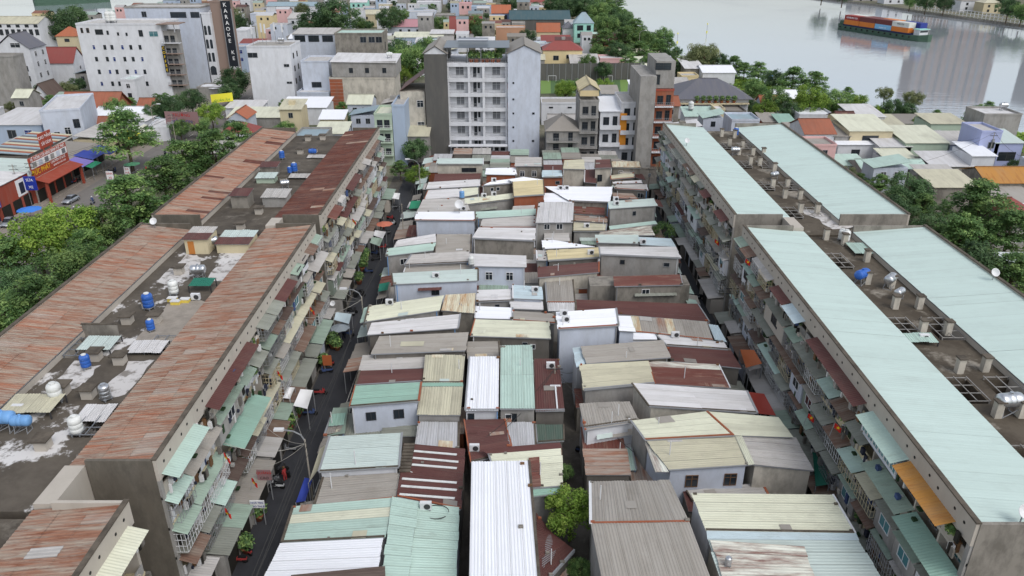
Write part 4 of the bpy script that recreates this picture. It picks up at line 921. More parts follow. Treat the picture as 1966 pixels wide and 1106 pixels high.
def balcony(t, A, C, z, out=1.1, wall='wall_white', rail='grey_metal', solid=False):
    """slab and railing between two points of a wall"""
    d = (C-A); d.z = 0; e = d.normalized(); nrm = Vector((e.y, -e.x, 0)); A = Vector((A.x, A.y, z)); C = Vector((C.x, C.y, z))
    s = B(); s.prism([(p.x, p.y) for p in (A, C, C+nrm*out, A+nrm*out)][::1], z-.18, z); sl = s.part('balcony', wall, t)
    b = B()
    if solid:
        b.bar(A+nrm*(out-.05)+Vector((0, 0, .45)), C+nrm*(out-.05)+Vector((0, 0, .45)), .1, .9); b.part('balustrade', wall, t)
    else:
        n = max(3, int(d.length/.45))
        for i in range(n+1):
            p = lerp(A, C, i/n)+nrm*(out-.05); b.bar(p, p+Vector((0, 0, .95)), .05)
        for zz in (.5, .97): b.bar(A+nrm*(out-.05)+Vector((0, 0, zz)), C+nrm*(out-.05)+Vector((0, 0, zz)), .06)
        b.part('balustrade', rail, t)
    return sl
# lettering
TEXTS = []
def text(parent, s, c, tang, h_, m, up=Vector((0, 0, 1)), name='lettering', sx=1., ext=.01):
    cu = bpy.data.curves.new('lettering', 'FONT'); cu.body = s; cu.size = 1; cu.align_x = 'CENTER'; cu.align_y = 'CENTER'; cu.extrude = ext; cu.resolution_u = 2
    ob = bpy.data.objects.new('lettering', cu); COL.objects.link(ob); TEXTS.append((ob, parent, Vector(c), tang.normalized(), h_, m, up.normalized(), name, sx))
def flush_texts():
    """turn all lettering into meshes in one go"""
    dg = bpy.context.evaluated_depsgraph_get(); dg.update(); out = []
    for (ob, *r) in TEXTS: out.append((bpy.data.meshes.new_from_object(ob.evaluated_get(dg)), *r))
    for (ob, *r) in TEXTS: bpy.data.objects.remove(ob)
    for (me, parent, c, tang, h_, m, up, name, sx) in out:
        nrm = tang.cross(up); q = org(parent)
        mt = Matrix(((tang.x*h_*sx, up.x*h_, nrm.x, 0), (tang.y*h_*sx, up.y*h_, nrm.y, 0), (tang.z*h_*sx, up.z*h_, nrm.z, 0), (0, 0, 0, 1)))
        me.transform(mt); me.transform(Matrix.Translation(c-q)); me.materials.clear(); me.materials.append(MATS[m]); link(name, me, parent)
# ---- left background
b1 = bld('broad white six-storey block with rows of small dark windows', 145, 308, 48, 196, 15, 'wall_white', 'flat', 'lightgrey', name='apartment_building', cat='building', group=None,
    wins=[(u, d, .75, 1.3, 'blue' if (i+j) % 3 == 0 else 'dark') for i, d in enumerate((7.0, 10.8, 14.9, 18.8)) for j, u in enumerate((.16, .29, .375, .5, .6, .71))]+[(.06, 1.7, .7, 1.5, 'wood'), (.13, 1.7, .8, 1.4, 'wood'), (.26, 2.2, 2.4, 1.5, 'dark'), (.36, 2.4, .6, 1.2, 'dark'), (.48, 2.8, .55, .9, 'dark'), (.58, 2.9, .55, .9, 'dark'), (.75, 2.6, 1.2, 1.9, 'dark'), (.9, 2.8, 2.8, 1.6, 'teal')])
q = corners(b1)
tw = bld('narrow cafe front with stacked brown balconies beside the white block', 309, 338, 62, 195, 3.5, 'wall_grey', 'flat', 'darkgrey', name='cafe_building', cat='building', group=None, wins=grid((.3, .7), (2.2, 6.2, 9.6, 13.0, 16.6), 1.3, 2.2, 'dark'))
qt = corners(tw)
for k in range(5): balcony(tw, qt[0], qt[1]+Vector((1.2, 0, 0)), qt[0].z-3.4*(k+1)+.2, 1.6, 'wall_tan' if k else 'wall_white', 'grey_metal')
B().box(qt[0].x-.3, qt[1].x+2, qt[0].y-2.2, qt[0].y+4, qt[0].z+2.6, qt[0].z+2.85).part('roof_canopy', 'wall_tan', tw)
for x in (qt[0].x+.3, qt[1].x-.3): B().box(x-.12, x+.12, qt[0].y-.4, qt[0].y-.15, qt[0].z, qt[0].z+2.6).part('post', 'wall_white', tw)
sg = thing('vertical_sign', (qt[0].x+.6, qt[0].y-1.85, 0), 'vertical black sign with yellow COFFEE letters on the cafe front', 'sign')
B().box(qt[0].x+.1, qt[0].x+1.2, qt[0].y-1.95, qt[0].y-1.75, qt[0].z-12.6, qt[0].z-4).part('board', 'sign_black', sg)
for k, ch in enumerate('COFFEE'): text(sg, ch, (qt[0].x+.65, qt[0].y-1.97, qt[0].z-4.8-k*1.4), Vector((1, 0, 0)), 1.3, 'text_yellow')
b2 = bld('tall pale grey block behind the white block with arched windows on its corner', 238, 384, 16, 170, 14, 'wall_grey', 'flat', 'lightgrey', name='apartment_building', cat='building', group=None, wins=[(.7, 2.2, 5.5, 1.8, 'dark'), (.92, 2.2, 3., 1.8, 'dark'), (.25, 2.0, 1.6, 1.8, 'plain')])
for p in b2.children:
    if p.name.startswith('wall'): p.data.materials[0] = MATS['wall_bluewhite']
cr = bld('white corner tower with tall arched windows beside the karaoke sign', 384, 402, 27, 170, 8, 'wall_white', 'flat', 'offwhite', name='arched_tower', cat='building', group=None)
qc = corners(cr)
def archwin(t, c, w, h_):
    b = B(); n = 8; pts = [(-w/2, -h_/2), (w/2, -h_/2)]+[(w/2*cos(pi*k/n), h_/2-w/2+w/2*sin(pi*k/n)) for k in range(n+1)]
    part('arched_window', [Vector((c.x+x, c.y, c.z+z)) for x, z in pts], [tuple(range(len(pts)))], 'glass', t)
for k, d in enumerate((5.5, 10.2, 14.8)):
    for u in (.3, .72): archwin(cr, Vector((lerp(qc[0], qc[1], u).x, qc[0].y-.03, qc[0].z-d)), .95, 3.2)
archwin(cr, Vector((lerp(qc[0], qc[1], .5).x, qc[0].y-.03, qc[0].z-19.5)), 2.2, 3.2)
kw = bld('tall brown clad wall of the karaoke house', 402, 424, 5, 168, 12, 'wall_tan', 'flat', 'darkgrey', name='karaoke_house', cat='building', group=None)
qk = corners(kw)
ks = thing('karaoke_sign', (qk[1].x+1.6, qk[1].y-.6, 0), 'tall black vertical sign reading KARAOKE in white letters', 'sign')
B().box(qk[1].x+.1, qk[1].x+3.4, qk[1].y-.9, qk[1].y-.4, qk[1].z-23, qk[1].z+.6).part('board', 'sign_black', ks)
for x in (qk[1].x+.05, qk[1].x+3.45): B().box(x-.1, x+.1, qk[1].y-.95, qk[1].y-.35, qk[1].z-23, qk[1].z-2.).part('frame', 'grey_metal', ks)
for k, ch in enumerate('KARAOKE'): text(ks, ch, (qk[1].x+1.5, qk[1].y-.93, qk[1].z-.7-k*2.05), Vector((1, 0, 0)), 1.9, 'text_white')
for k, ch in enumerate('KE'): text(ks, ch, (qk[1].x+2., qk[1].y-.93, qk[1].z-17-k*2.1), Vector((1, 0, 0)), 1.8, 'text_white')
text(ks, 'K-BOX', (qk[1].x+2.2, qk[1].y-1.2, qk[1].z-22.5), Vector((1, 0, 0)), 1.5, 'text_white', sx=.9)
bld('white villa with steep gable and shuttered windows at the left edge', -10, 56, 94, 185, 10, 'wall_white', 'gy', 'slate', 4.6, wins=[(.62, -1.2, 3.2, 1.4), (.62, 2.6, 1.8, 1.6), (.75, 6.6, 1.7, 1.7, 'dark'), (.75, 10., 1.7, 1.7, 'dark'), (.3, 3, 1.5, 1.6)], rw=grid((.3, .75), (2., 5.4, 9.2), 1.1, 1.6))
bld('long white arcaded house with brown roof at the far left', -20, 72, 46, 110, 14, 'wall_white', 'gx', 'beige', 2.5, wins=grid(lin(.2, .95, 7), (3.6,), 1.5, 2.4, 'dark')+grid(lin(.2, .95, 5), (.9,), 1.6, 1.1, 'dark'))
bld('plain grey windowless house wall at the left edge', -40, 24, 110, 212, 6, 'wall_grey', 'flat', 'darkgrey')
bld('house with large dark red tile roof left of the white block', 75, 140, 122, 165, 9, 'wall_white', 'gx', 'redtile', 5.2, rw=[(.5, 2, 1, 1.2)])
bld('orange-tiled house peeking above the dark red roof', 107, 147, 70, 120, 9, 'wall_cream', 'hip', 'orangetile', 3.5, wins=[(.5, 1.6, 2, 1.2, 'dark')])
bld('dark brown roofed house with white gable end in front of the white block', 62, 98, 192, 212, 9, 'wall_white', 'gy', 'darkbrown', 5., oh=.5)
bld('small brown roofed house beside the grey wall', 30, 66, 205, 222, 7, 'wall_white', 'gy', 'darkbrown', 3., oh=.4)
bld('mossy mint wall annex below the white block', 95, 172, 190, 212, 6, 'wall_green', 'shed', 'mossgreen', 1.)
ta = bld('old terracotta-tiled house with round-window gable', 118, 222, 213, 240, 10, 'wall_brick', 'gx', 'terracotta', 4.6, oh=.6)
bld('terracotta roof house half hidden by trees right of the old tiled house', 262, 292, 213, 236, 8, 'wall_cream', 'gx', 'terracotta', 3.)
bld('terracotta lean-to roof below the old tiled house', 142, 204, 238, 256, 7, 'wall_brick', 'shed', 'terracotta', 2.6)
bld('white curved-roof hall behind the big street tree', 178, 272, 222, 250, 10, 'wall_white', 'gx', 'white', 1.5)
bi = bld('pale blue industrial hall with stepped white roof at the left edge', -30, 78, 240, 282, 16, 'wall_paleblue', 'shed', 'offwhite', 1.2, wins=[(.45, 2.5, 2.2, 2.2, 'plain'), (.75, 2.5, 2., 2.2, 'blue')])
bld('white upper wing of the industrial hall with green awning', 76, 146, 216, 290, 22, 'wall_bluewhite', 'flat', 'offwhite', rot=18, wins=[(.3, 6.2, 1.3, 1.8), (.58, 5.2, 1.3, 1.8), (.84, 3.4, 1.4, 2.2, 'dark')])
bld('low grey-roofed shop left of the red bakery', -30, 80, 297, 330, 14, 'wall_grey', 'shed', 'lightgrey', .8)
bld('small terracotta gable house at the left edge below the industrial hall', -10, 20, 300, 325, 6, 'wall_cream', 'gy', 'terracotta', 1.8)
ms = bld('small white corner shop with light blue awning on the main road', 284, 322, 246, 272, 9, 'wall_white', 'flat', 'offwhite', rot=8)
bld('grey flat-roofed shop next to the billboard on the main road', 322, 345, 238, 268, 8, 'wall_grey', 'flat', 'grey')
bld('low pale roofs beyond the karaoke sign', 448, 474, 60, 110, 12, 'wall_white', 'flat', 'offwhite')
bld('white shed with red roof left of the tall white house', 455, 500, 90, 130, 10, 'wall_white', 'shed', 'redtile', 2.)
bld('pale blue block right of the karaoke sign', 440, 468, 92, 140, 9, 'wall_paleblue', 'flat', 'lightgrey', wins=grid((.3, .7), (1.5, 4.5), 2, 1.4, 'blue'))
bld('white terrace cafe with square parasols under the karaoke sign', 378, 430, 170, 192, 8, 'wall_grey', 'flat', 'offwhite')
# ---- centre background
c1 = bld('tall plain white house with antennas on its roof', 473, 556, 91, 208, 13, 'wall_white', 'flat', 'grey', name='tower_house', wins=[(.12, 2.4, 3., 1.4, 'plain'), (.88, 5.6, 1.6, .8, 'plain'), (.9, 11, 1.6, .6, 'plain'), (.92, 16, 1.6, .6, 'plain')], rw=grid((.25, .6), (3, 7, 11, 15), 1.1, 1.6, 'dark'))
c2 = bld('concrete frame house with open top storey left of the stained tower', 561, 642, 66, 150, 12, 'wall_bluewhite', 'shed', 'lightgrey', 1., wins=grid((.17, .5, .83), (1.6,), 4., 2.2, 'dark'))
bld('stained bare concrete tower with mint roof piece and glazed top', 642, 733, 66, 160, 13, 'wall_concrete', 'flat', 'mint', wins=grid((.6, .78, .93), (1.9,), 2.2, 2., 'plain'), rw=[(.5, 5, 1, 3, 'dark'), (.5, 10, 1, 3, 'dark')], name='tower_house')
c3 = bld('brick and peeling plaster house with grey steel top storey and white roof', 632, 757, 152, 216, 13, 'wall_peeled', 'flat', 'offwhite', name='brick_house')
q = corners(c3)
B().box(q[0].x+1., q[1].x+.6, q[0].y+.4, q[2].y-.2, q[0].z+.6, q[0].z+5.2).part('steel_storey', 'wall_grey', c3)
facewins(c3, Vector((q[0].x+1, q[0].y+.4, 0)), Vector((q[1].x+.6, q[0].y+.4, 0)), q[0].z+5.2, grid((.3, .55, .82), (2.6,), 1.1, 1.4, 'dark'))
rslope(c3, [Vector((q[0].x+.6, q[0].y, q[0].z+5.3)), Vector((q[1].x+1, q[0].y, q[0].z+5.0)), Vector((q[1].x+1, q[2].y, q[0].z+6)), Vector((q[0].x+.6, q[2].y, q[0].z+6.3))], 'offwhite')
for k in range(9): B().box(q[0].x+.05, q[0].x+4.1, q[0].y-.06, q[0].y-.005, q[0].z-1.05*(k+1)+.1, q[0].z-1.05*k).part('brick_panel', 'wall_brick', c3)
bld('pale blue stepped houses behind the brick house', 577, 630, 120, 208, 12, 'wall_bluewhite', 'flat', 'lightgrey', wins=[(.5, 7, 3, 1.6, 'dark'), (.7, 12, 1.4, 1.4, 'teal')])
bld('low white terrace house left of the brick house', 570, 632, 180, 215, 9, 'wall_bluewhite', 'flat', 'offwhite')
bld('white-walled low house with bright white roof behind the far left block', 538, 626, 207, 240, 10, 'wall_white', 'shed', 'white', 1.2)
bld('low cream-roofed house behind the rusty far block', 436, 540, 226, 246, 9, 'wall_grey', 'shed', 'cream', 1.2)
bld('small white roof with solar panel beside the cream roof', 432, 500, 208, 232, 8, 'wall_white', 'shed', 'offwhite', .8)
c6 = bld('narrow pale green and blue house with roof tank left of the dark tower', 718, 752, 222, 318, 10, 'wall_green', 'flat', 'cream', wins=grid((.3, .7), (2, 5.4, 9), 1.2, 1.8, 'dark'))
q = corners(c6)
for k in range(3): balcony(c6, q[0], q[1], q[0].z-3.2*(k+1), 1., 'wall_green', 'white_metal')
bld('pale blue side wing next to the narrow green house', 752, 776, 205, 318, 12, 'wall_paleblue', 'flat', 'lightgrey')
bld('peeling white gable house left of the dark clad tower', 768, 815, 176, 300, 12, 'wall_peeled', 'shedr', 'maroon', 4.5, wins=[(.8, 3, 1.5, 1.6), (.8, 8.5, 1.6, 1.8)], oh=.2)
bld('small beige-roofed house in front of the dark clad tower', 782, 822, 262, 312, 7, 'wall_grey', 'shed', 'beige', 1.6, wins=[(.5, 2.5, 3, 1.4, 'dark')])
dk = bld('dark grey clad tower with pitched roof left of the hotel', 813, 857, 104, 302, 16, 'wall_cladding', 'gy', 'darkgrey', 1.9, name='clad_tower', cat='building', group=None)
for p in dk.children:
    if p.name.startswith('gable'): p.data.materials[0] = MATS['wall_white']
wt = bld('tall blank white tower with pitched roof right of the hotel', 975, 1038, 103, 302, 16, 'wall_bluewhite', 'gy', 'darkgrey', 2.0, name='white_tower', cat='building', group=None, wins=[(.17, d, .35, .35, 'dark') for d in (7, 11, 14.5, 18, 21.5)]+[(.8, d, .5, .4, 'dark') for d in (14.5, 21.5)])
# hotel
Yh = P(915, 300, 0).y; zh = PY(915, 121, Yh).z; X0 = PY(857, 121, Yh).x; X1 = PY(974, 121, Yh).x
ht = thing('hotel', ((X0+X1)/2, Yh, 0), 'white seven-storey hotel with balconies and roof garden in the centre background', 'hotel')
B().box(X0, X1, Yh+1.3, Yh+15, 0, zh).part('wall', 'wall_white', ht)
fh = (zh-.9)/6.15; W_ = X1-X0
cuts = [0, .03, .345, .385, .585, .625, .965, 1]
for u0, u1 in ((0, .035), (.345, .385), (.585, .625), (.965, 1.)): B().box(X0+W_*u0, X0+W_*u1, Yh-.02, Yh+1.29, 0, zh).part('pier', 'wall_white', ht)
for k in range(7):
    z = zh-k*fh
    B().box(X0-.05, X1+.05, Yh-.1, Yh+1.28, z-.9, z+.003).part('floor_band', 'wall_white', ht)
    if k == 6: break
    for (u0, u1) in ((.035, .345), (.385, .585), (.625, .965)):
        b = B(); zb = z-fh
        n = int(W_*(u1-u0)/.3)
        for i in range(n+1):
            x = X0+W_*(u0+(u1-u0)*i/n); b.box(x-.025, x+.025, Yh+.1, Yh+.15, zb, zb+.95)
        b.box(X0+W_*u0, X0+W_*u1, Yh+.08, Yh+.17, zb+.95, zb+1.02); b.part('balustrade', 'grey_metal', ht)
        xc = X0+W_*(u0+u1)/2
        if u1-u0 > .25: window(ht, Vector((xc+W_*.02, Yh+1.288, zb+1.55)), Vector((1, 0, 0)), 1.9, 2.0, 'curtain')
        else:
            window(ht, Vector((xc-.4, Yh+1.288, zb+1.3)), Vector((1, 0, 0)), .7, 2.3, 'dark', 'door'); window(ht, Vector((xc+.55, Yh+1.288, zb+1.7)), Vector((1, 0, 0)), .45, 1.3, 'dark')
for i in range(9): window(ht, Vector((X0+W_*(.08+.105*i), Yh-.03, 1.6)), Vector((1, 0, 0)), .9, 2.2, 'dark')
B().box(X0, X1, Yh-2.2, Yh-.12, 3.0, 3.25).part('canopy', 'wall_white', ht)
# hotel roof garden canopy
for u in (0.01, .34, .56, .97):
    for y in (Yh+.3, Yh+9): B().box(X0+W_*u, X0+W_*u+.2, y, y+.2, zh+.004, zh+3.7).part('canopy_post', 'grey_metal', ht)
rslope(ht, [Vector((X0-.5, Yh-.5, zh+3.72)), Vector((X1+.5, Yh-.5, zh+3.72)), Vector((X1+.5, Yh+10, zh+4.1)), Vector((X0-.5, Yh+10, zh+4.1))], 'solar', 'canopy_roof')
b = B(); b.box(X0, X1, Yh-.02, Yh+.1, zh+.9, zh+.98)
for i in range(30): b.box(X0+W_*i/29-.02, X0+W_*i/29+.02, Yh, Yh+.08, zh+.004, zh+.9)
b.part('terrace_rail', 'grey_metal', ht)
b = B()
for k in range(4): b.cyl((X0+W_*.18, Yh+4+k*.9, zh+4.9), .3, 0, W_*.5, 8, axis='x')
b.part('solar_heater', 'steel', ht)
# townhouses right of the hotel
def town(label, x1, x2, yt, yb, wall, fl, depth=13, sty='dark', bal=True, roof='flat', rm='lightgrey', rise=1.5, bw=None, solid=False):
    t = bld(label, x1, x2, yt, yb, depth, wall, roof, rm, rise, group='narrow townhouses right of the hotel', name='townhouse', cat='townhouse')
    q = corners(t); fh_ = q[0].z/fl
    for k in range(fl):
        z = q[0].z-fh_*(k+1)
        facewins(t, q[0], q[1], z+fh_, [(.3, fh_*.55, 1.3, 1.8, sty), (.74, fh_*.55, 1.0, 2.2, sty)])
        if bal and k < fl-1: balcony(t, q[0], q[1], z+.2, 1.2, bw or wall, 'grey_metal', solid)
    return t
town('grey hip-roofed house with leafy balcony right of the white tower', 1049, 1112, 252, 312, 'wall_grey', 3, 10, roof='hip', rm='darkgrey', rise=3.)
d2 = town('narrow grey townhouse with yellow gabled shed on its roof', 1114, 1150, 196, 312, 'wall_grey', 4, bw='wall_grey')
q = corners(d2)
B().box(q[0].x, q[1].x, q[0].y+1, q[0].y+12, q[0].z+1.2, q[0].z+2.6).part('roof_shed', 'wall_yellow', d2); roof_on(d2, [Vector((q[0].x, q[0].y+1, q[0].z+2.6)), Vector((q[1].x, q[0].y+1, q[0].z+2.6)), Vector((q[1].x, q[0].y+12, q[0].z+2.6)), Vector((q[0].x, q[0].y+12, q[0].z+2.6))], 'gy', 'yellow', 1.6)
town('white townhouse with white metal roof and solid balconies', 1153, 1192, 214, 312, 'wall_white', 3, solid=True, roof='shed', rm='white', rise=1.)
d4 = town('white townhouse with orange vertical stripe', 1193, 1233, 200, 312, 'wall_white', 4, solid=True)
q = corners(d4); B().box(q[0].x-.1, q[0].x+1.5, q[0].y-.35, q[0].y-.01, 4, q[0].z-2.2).part('orange_stripe', 'wall_orangepaint', d4)
d5 = town('tall narrow grey townhouse with red-brown balconies and roof tank', 1258, 1294, 175, 320, 'wall_red', 5, bw='wall_white')
for p in d5.children:
    if p.name.startswith('wall'): p.data.materials[0] = MATS['wall_brick']
q = corners(d5)
B().box(q[0].x-3.8, q[0].x-.02, q[0].y-1, q[0].y+16, 0, q[0].z+3.6).part('side_wall', 'wall_grey', d5)
B().box(q[0].x-.01, q[1].x, q[0].y+.6, q[0].y+14, q[0].z+.55, q[0].z+6.8).part('top_storey', 'wall_grey', d5)
facewins(d5, Vector((q[0].x, q[0].y+.6, 0)), Vector((q[1].x, q[0].y+.6, 0)), q[0].z+6.8, [(.35, 1.2, 3.6, 1.5, 'dark'), (.1, 4.2, 1., 2.2, 'dark')])
bld('low white boundary house right of the white tower', 1040, 1112, 200, 240, 8, 'wall_white', 'flat', 'grey', wins=[(.25, 1., 1.1, .3, 'dark'), (.75, 1., 1.1, .3, 'dark')])
bld('small pale house between townhouses and tall grey townhouse', 1212, 1240, 168, 200, 8, 'wall_white', 'shed', 'white', 1.)
# football pitch
Pp = [P(1038, 180), P(1230, 176), P(1228, 153), P(1038, 155)]
pt = sheetpoly('football_pitch', [(p.x, p.y) for p in Pp], 'turf', .02)
for k in range(5):
    u0, u1 = .1+k*.2, .2+k*.2; a, b_, c, d = lerp(Pp[0], Pp[1], u0), lerp(Pp[0], Pp[1], u1), lerp(Pp[3], Pp[2], u1), lerp(Pp[3], Pp[2], u0)
    sheetpoly('pitch_stripe', [(p.x, p.y) for p in (a, b_, c, d)], 'turf_dark', .024)
fc = thing('pitch_fence', (Pp[3].x, Pp[3].y, 0), 'tall dark net fence behind the football pitch', 'fence')
n = 16
for i in range(n+1):
    p = lerp(Pp[3], Pp[2], i/n); B().box(p.x-.08, p.x+.08, p.y-.08, p.y+.08, 0, 6.5).part('post', 'grey_metal', fc)
    if i < n:
        p2 = lerp(Pp[3], Pp[2], (i+1)/n); part('net_panel', [Vector((p.x, p.y, .1)), Vector((p2.x, p2.y, .1)), Vector((p2.x, p2.y, 6.4)), Vector((p.x, p.y, 6.4))], [(0, 1, 2, 3)], 'wall_cladding', fc)
for px in (1060, 1168):
    p = P(px, 157); g = thing('goal', (p.x, p.y, 0), 'white %s goal frame on the football pitch' % ('left' if px < 1100 else 'right'), 'goal', 'football goals')
    for x in (-1.5, 1.5): B().box(p.x+x-.06, p.x+x+.06, p.y-.06, p.y+.06, 0, 2.2).part('post', 'white_metal', g)
    B().box(p.x-1.5, p.x+1.5, p.y-.06, p.y+.06, 2.2, 2.32).part('crossbar', 'white_metal', g)
bld('yellow villa with dark red roof behind the football pitch', 1043, 1118, 97, 132, 11, 'wall_yellow', 'hip', 'redtile', 3.2, wins=[(.33, 3, 2.2, 1.8, 'plain'), (.72, 2.5, 4., 1.5, 'plain'), (.72, 6, 3, 1.5, 'plain')])
bld('long red ribbed roof above the yellow villa', 1040, 1096, 80, 100, 8, 'wall_white', 'shed', 'redtile', 2.)
bld('pink house with red window hoods right of the yellow villa', 1152, 1204, 114, 136, 10, 'wall_pink', 'flat', 'offwhite', wins=[(.45, 3, 1.2, .6, 'dark'), (.7, 3, 1.2, .6, 'dark')])
bld('house with bright red hip roof and steel tank near the river', 1250, 1308, 127, 146, 10, 'wall_white', 'hip', 'redtile', 3.2)
bld('long white warehouse sheds by the river trees', 1316, 1352, 132, 160, 16, 'wall_concrete', 'shed', 'offwhite', 1.5)
bld('white gabled warehouse next to the river trees', 1350, 1412, 140, 166, 14, 'wall_white', 'gx', 'white', 1.6)
bld('low white building behind the tree at the pitch', 1190, 1270, 104, 120, 9, 'wall_grey', 'gx', 'beige', 1.5)
sv = bld('large villa with slate-grey hip roof and potted plants', 1300, 1438, 190, 228, 18, 'wall_white', 'hip', 'slate', 4.6, oh=1.2, wins=[(.1, 2, .7, 1.6, 'dark'), (.17, 2, .7, 1.6, 'dark'), (.55, 2, 1.6, 2., 'dark')], name='villa', cat='villa', group=None)
bld('small white house with mint roof in front of the slate villa', 1316, 1372, 224, 246, 7, 'wall_white', 'shed', 'mint', 1.4, wins=[(.6, 1.5, 3.5, 1.2, 'teal')])
bld('pale stone porch tower beside the mint-roofed house', 1374, 1392, 212, 246, 6, 'wall_cream', 'flat', 'offwhite', wins=[(.5, 3, .9, 2., 'white')])
bld('low dark garage wing below the slate villa', 1395, 1432, 216, 240, 8, 'wall_darkgrey', 'flat', 'darkgrey')
bld('striped red and grey lean-to behind the far right block', 1420, 1470, 238, 250, 6, 'wall_grey', 'shed', 'rustred', 1.)
# top strip
bld('dark green warehouse with solar panels at the top', 978, 1095, 38, 58, 26, 'wall_cladding', 'gx', 'greensolar', 4., name='warehouse', cat='warehouse', group=None)
bld('orange-roofed villa below the dark green warehouse', 1031, 1075, 62, 84, 10, 'wall_cream', 'gx', 'orangetile', 4.)
bld('grey-roofed house left of the turquoise house', 1081, 1103, 55, 78, 9, 'wall_white', 'hip', 'slate', 3.)
tq = bld('turquoise house with pointed blue roof and open balconies', 1103, 1140, 45, 82, 9, 'wall_mint', 'hip', 'bluegrey', 5., wins=[(.3, 2.2, 3, 2.4, 'dark'), (.75, 2.2, 2, 2.4, 'dark'), (.3, 6, 2.5, 2., 'dark'), (.72, 6, 2.2, 2., 'dark')])
bld('orange-walled house with small round window above the hotel', 952, 1008, 55, 92, 10, 'wall_orange', 'flat', 'lightgrey', wins=[(.5, 2.5, .9, .9, 'dark')])
bld('grey flat-roofed house behind the orange-walled house', 983, 1008, 46, 80, 9, 'wall_grey', 'flat', 'grey', wins=[(.5, 2, 2.5, 1.6, 'dark')])
bld('blue villa with orange gables at the top', 944, 980, 26, 52, 10, 'wall_blue', 'gx', 'orangetile', 4.5, wins=[(.25, 2, 1.6, 1.8, 'dark'), (.7, 2, 2.5, 2.2, 'dark')])
bld('red-tiled steep roof house with white dormer behind the hotel', 864, 924, 64, 78, 9, 'wall_white', 'gx', 'redtile', 8., oh=.5)
bld('pink hip-roofed house at the top centre', 744, 826, 52, 72, 12, 'wall_bluewhite', 'hip', 'pinkroof', 3.4, wins=grid((.3, .5, .7), (2,), 1.2, 1.5, 'dark'))
bld('long blue shed with cream roof behind the trees', 755, 850, 72, 90, 9, 'wall_paleblue', 'shed', 'cream', 1.6)
bld('low white roofs behind the hotel left', 826, 870, 65, 88, 9, 'wall_grey', 'shed', 'offwhite', 1.)
far = [(770, 835, 24, 44, 'wall_bluewhite', 'flat', 'lightgrey', 'pale blue block at the top between dark trees'), (835, 872, 30, 45, 'wall_grey', 'flat', 'grey', 'small grey block at the top left of the red-tiled steep roof'),
 (672, 704, 5, 24, 'wall_mint', 'gx', 'offwhite', 'mint-white gabled house at the top edge'), (512, 606, 12, 34, 'wall_white', 'gx', 'bluegrey', 'long white house with blue-grey roof at the top edge'), (480, 548, 28, 50, 'wall_bluewhite', 'flat', 'offwhite', 'pale flat-roofed house under the long blue-grey roof'),
 (800, 845, 5, 24, 'wall_white', 'flat', 'offwhite', 'white house at the top edge above the pale blue block'), (872, 905, 8, 28, 'wall_pink', 'flat', 'pinkroof', 'pinkish house at the top edge right of the white house'), (905, 944, 14, 34, 'wall_paleblue', 'flat', 'bluegrey', 'pale blue house at the top left of the blue villa'),
 (440, 480, 2, 22, 'wall_white', 'flat', 'offwhite', 'white house at the top edge right of the karaoke sign'), (1000, 1045, 4, 18, 'wall_pink', 'gx', 'redtile', 'small red-roofed house above the dark green warehouse'), (550, 572, 72, 110, 'wall_grey', 'flat', 'grey', 'small grey house behind the roof antennas'),
 (1120, 1150, 76, 90, 'wall_white', 'shed', 'mint', 'white shed below the turquoise house'), (1205, 1240, 128, 150, 'wall_cream', 'shed', 'cream', 'small cream-roofed house right of the pink house'), (1096, 1150, 122, 140, 'wall_grey', 'shed', 'lightgrey', 'low grey roof left of the pink house'),
 (672, 735, 28, 52, 'wall_cream', 'gx', 'beige', 'cluttered beige roof under the mint-white house'), (735, 800, -6, 12, 'wall_white', 'flat', 'lightgrey', 'white block cut by the top edge'), (608, 660, -8, 8, 'wall_grey', 'gx', 'redtile', 'red roof cut by the top edge'), (905, 945, -8, 8, 'wall_white', 'flat', 'offwhite', 'white block cut by the top edge above the blue villa'),
 (552, 600, 36, 60, 'wall_white', 'shed', 'lightgrey', 'white shed with tilted solar panels at the top'), (1140, 1175, 84, 98, 'wall_brick', 'shed', 'maroon', 'dark red shed behind the maroon banner')]
for (a, b_, yt, yb, wl, rf, rm, lb) in far: bld(lb, a, b_, yt, yb, 11, wl, rf, rm, 2.2, wins=grid(lin(.2, .8, 3), (2,), 1.3, 1.5, 'dark'))
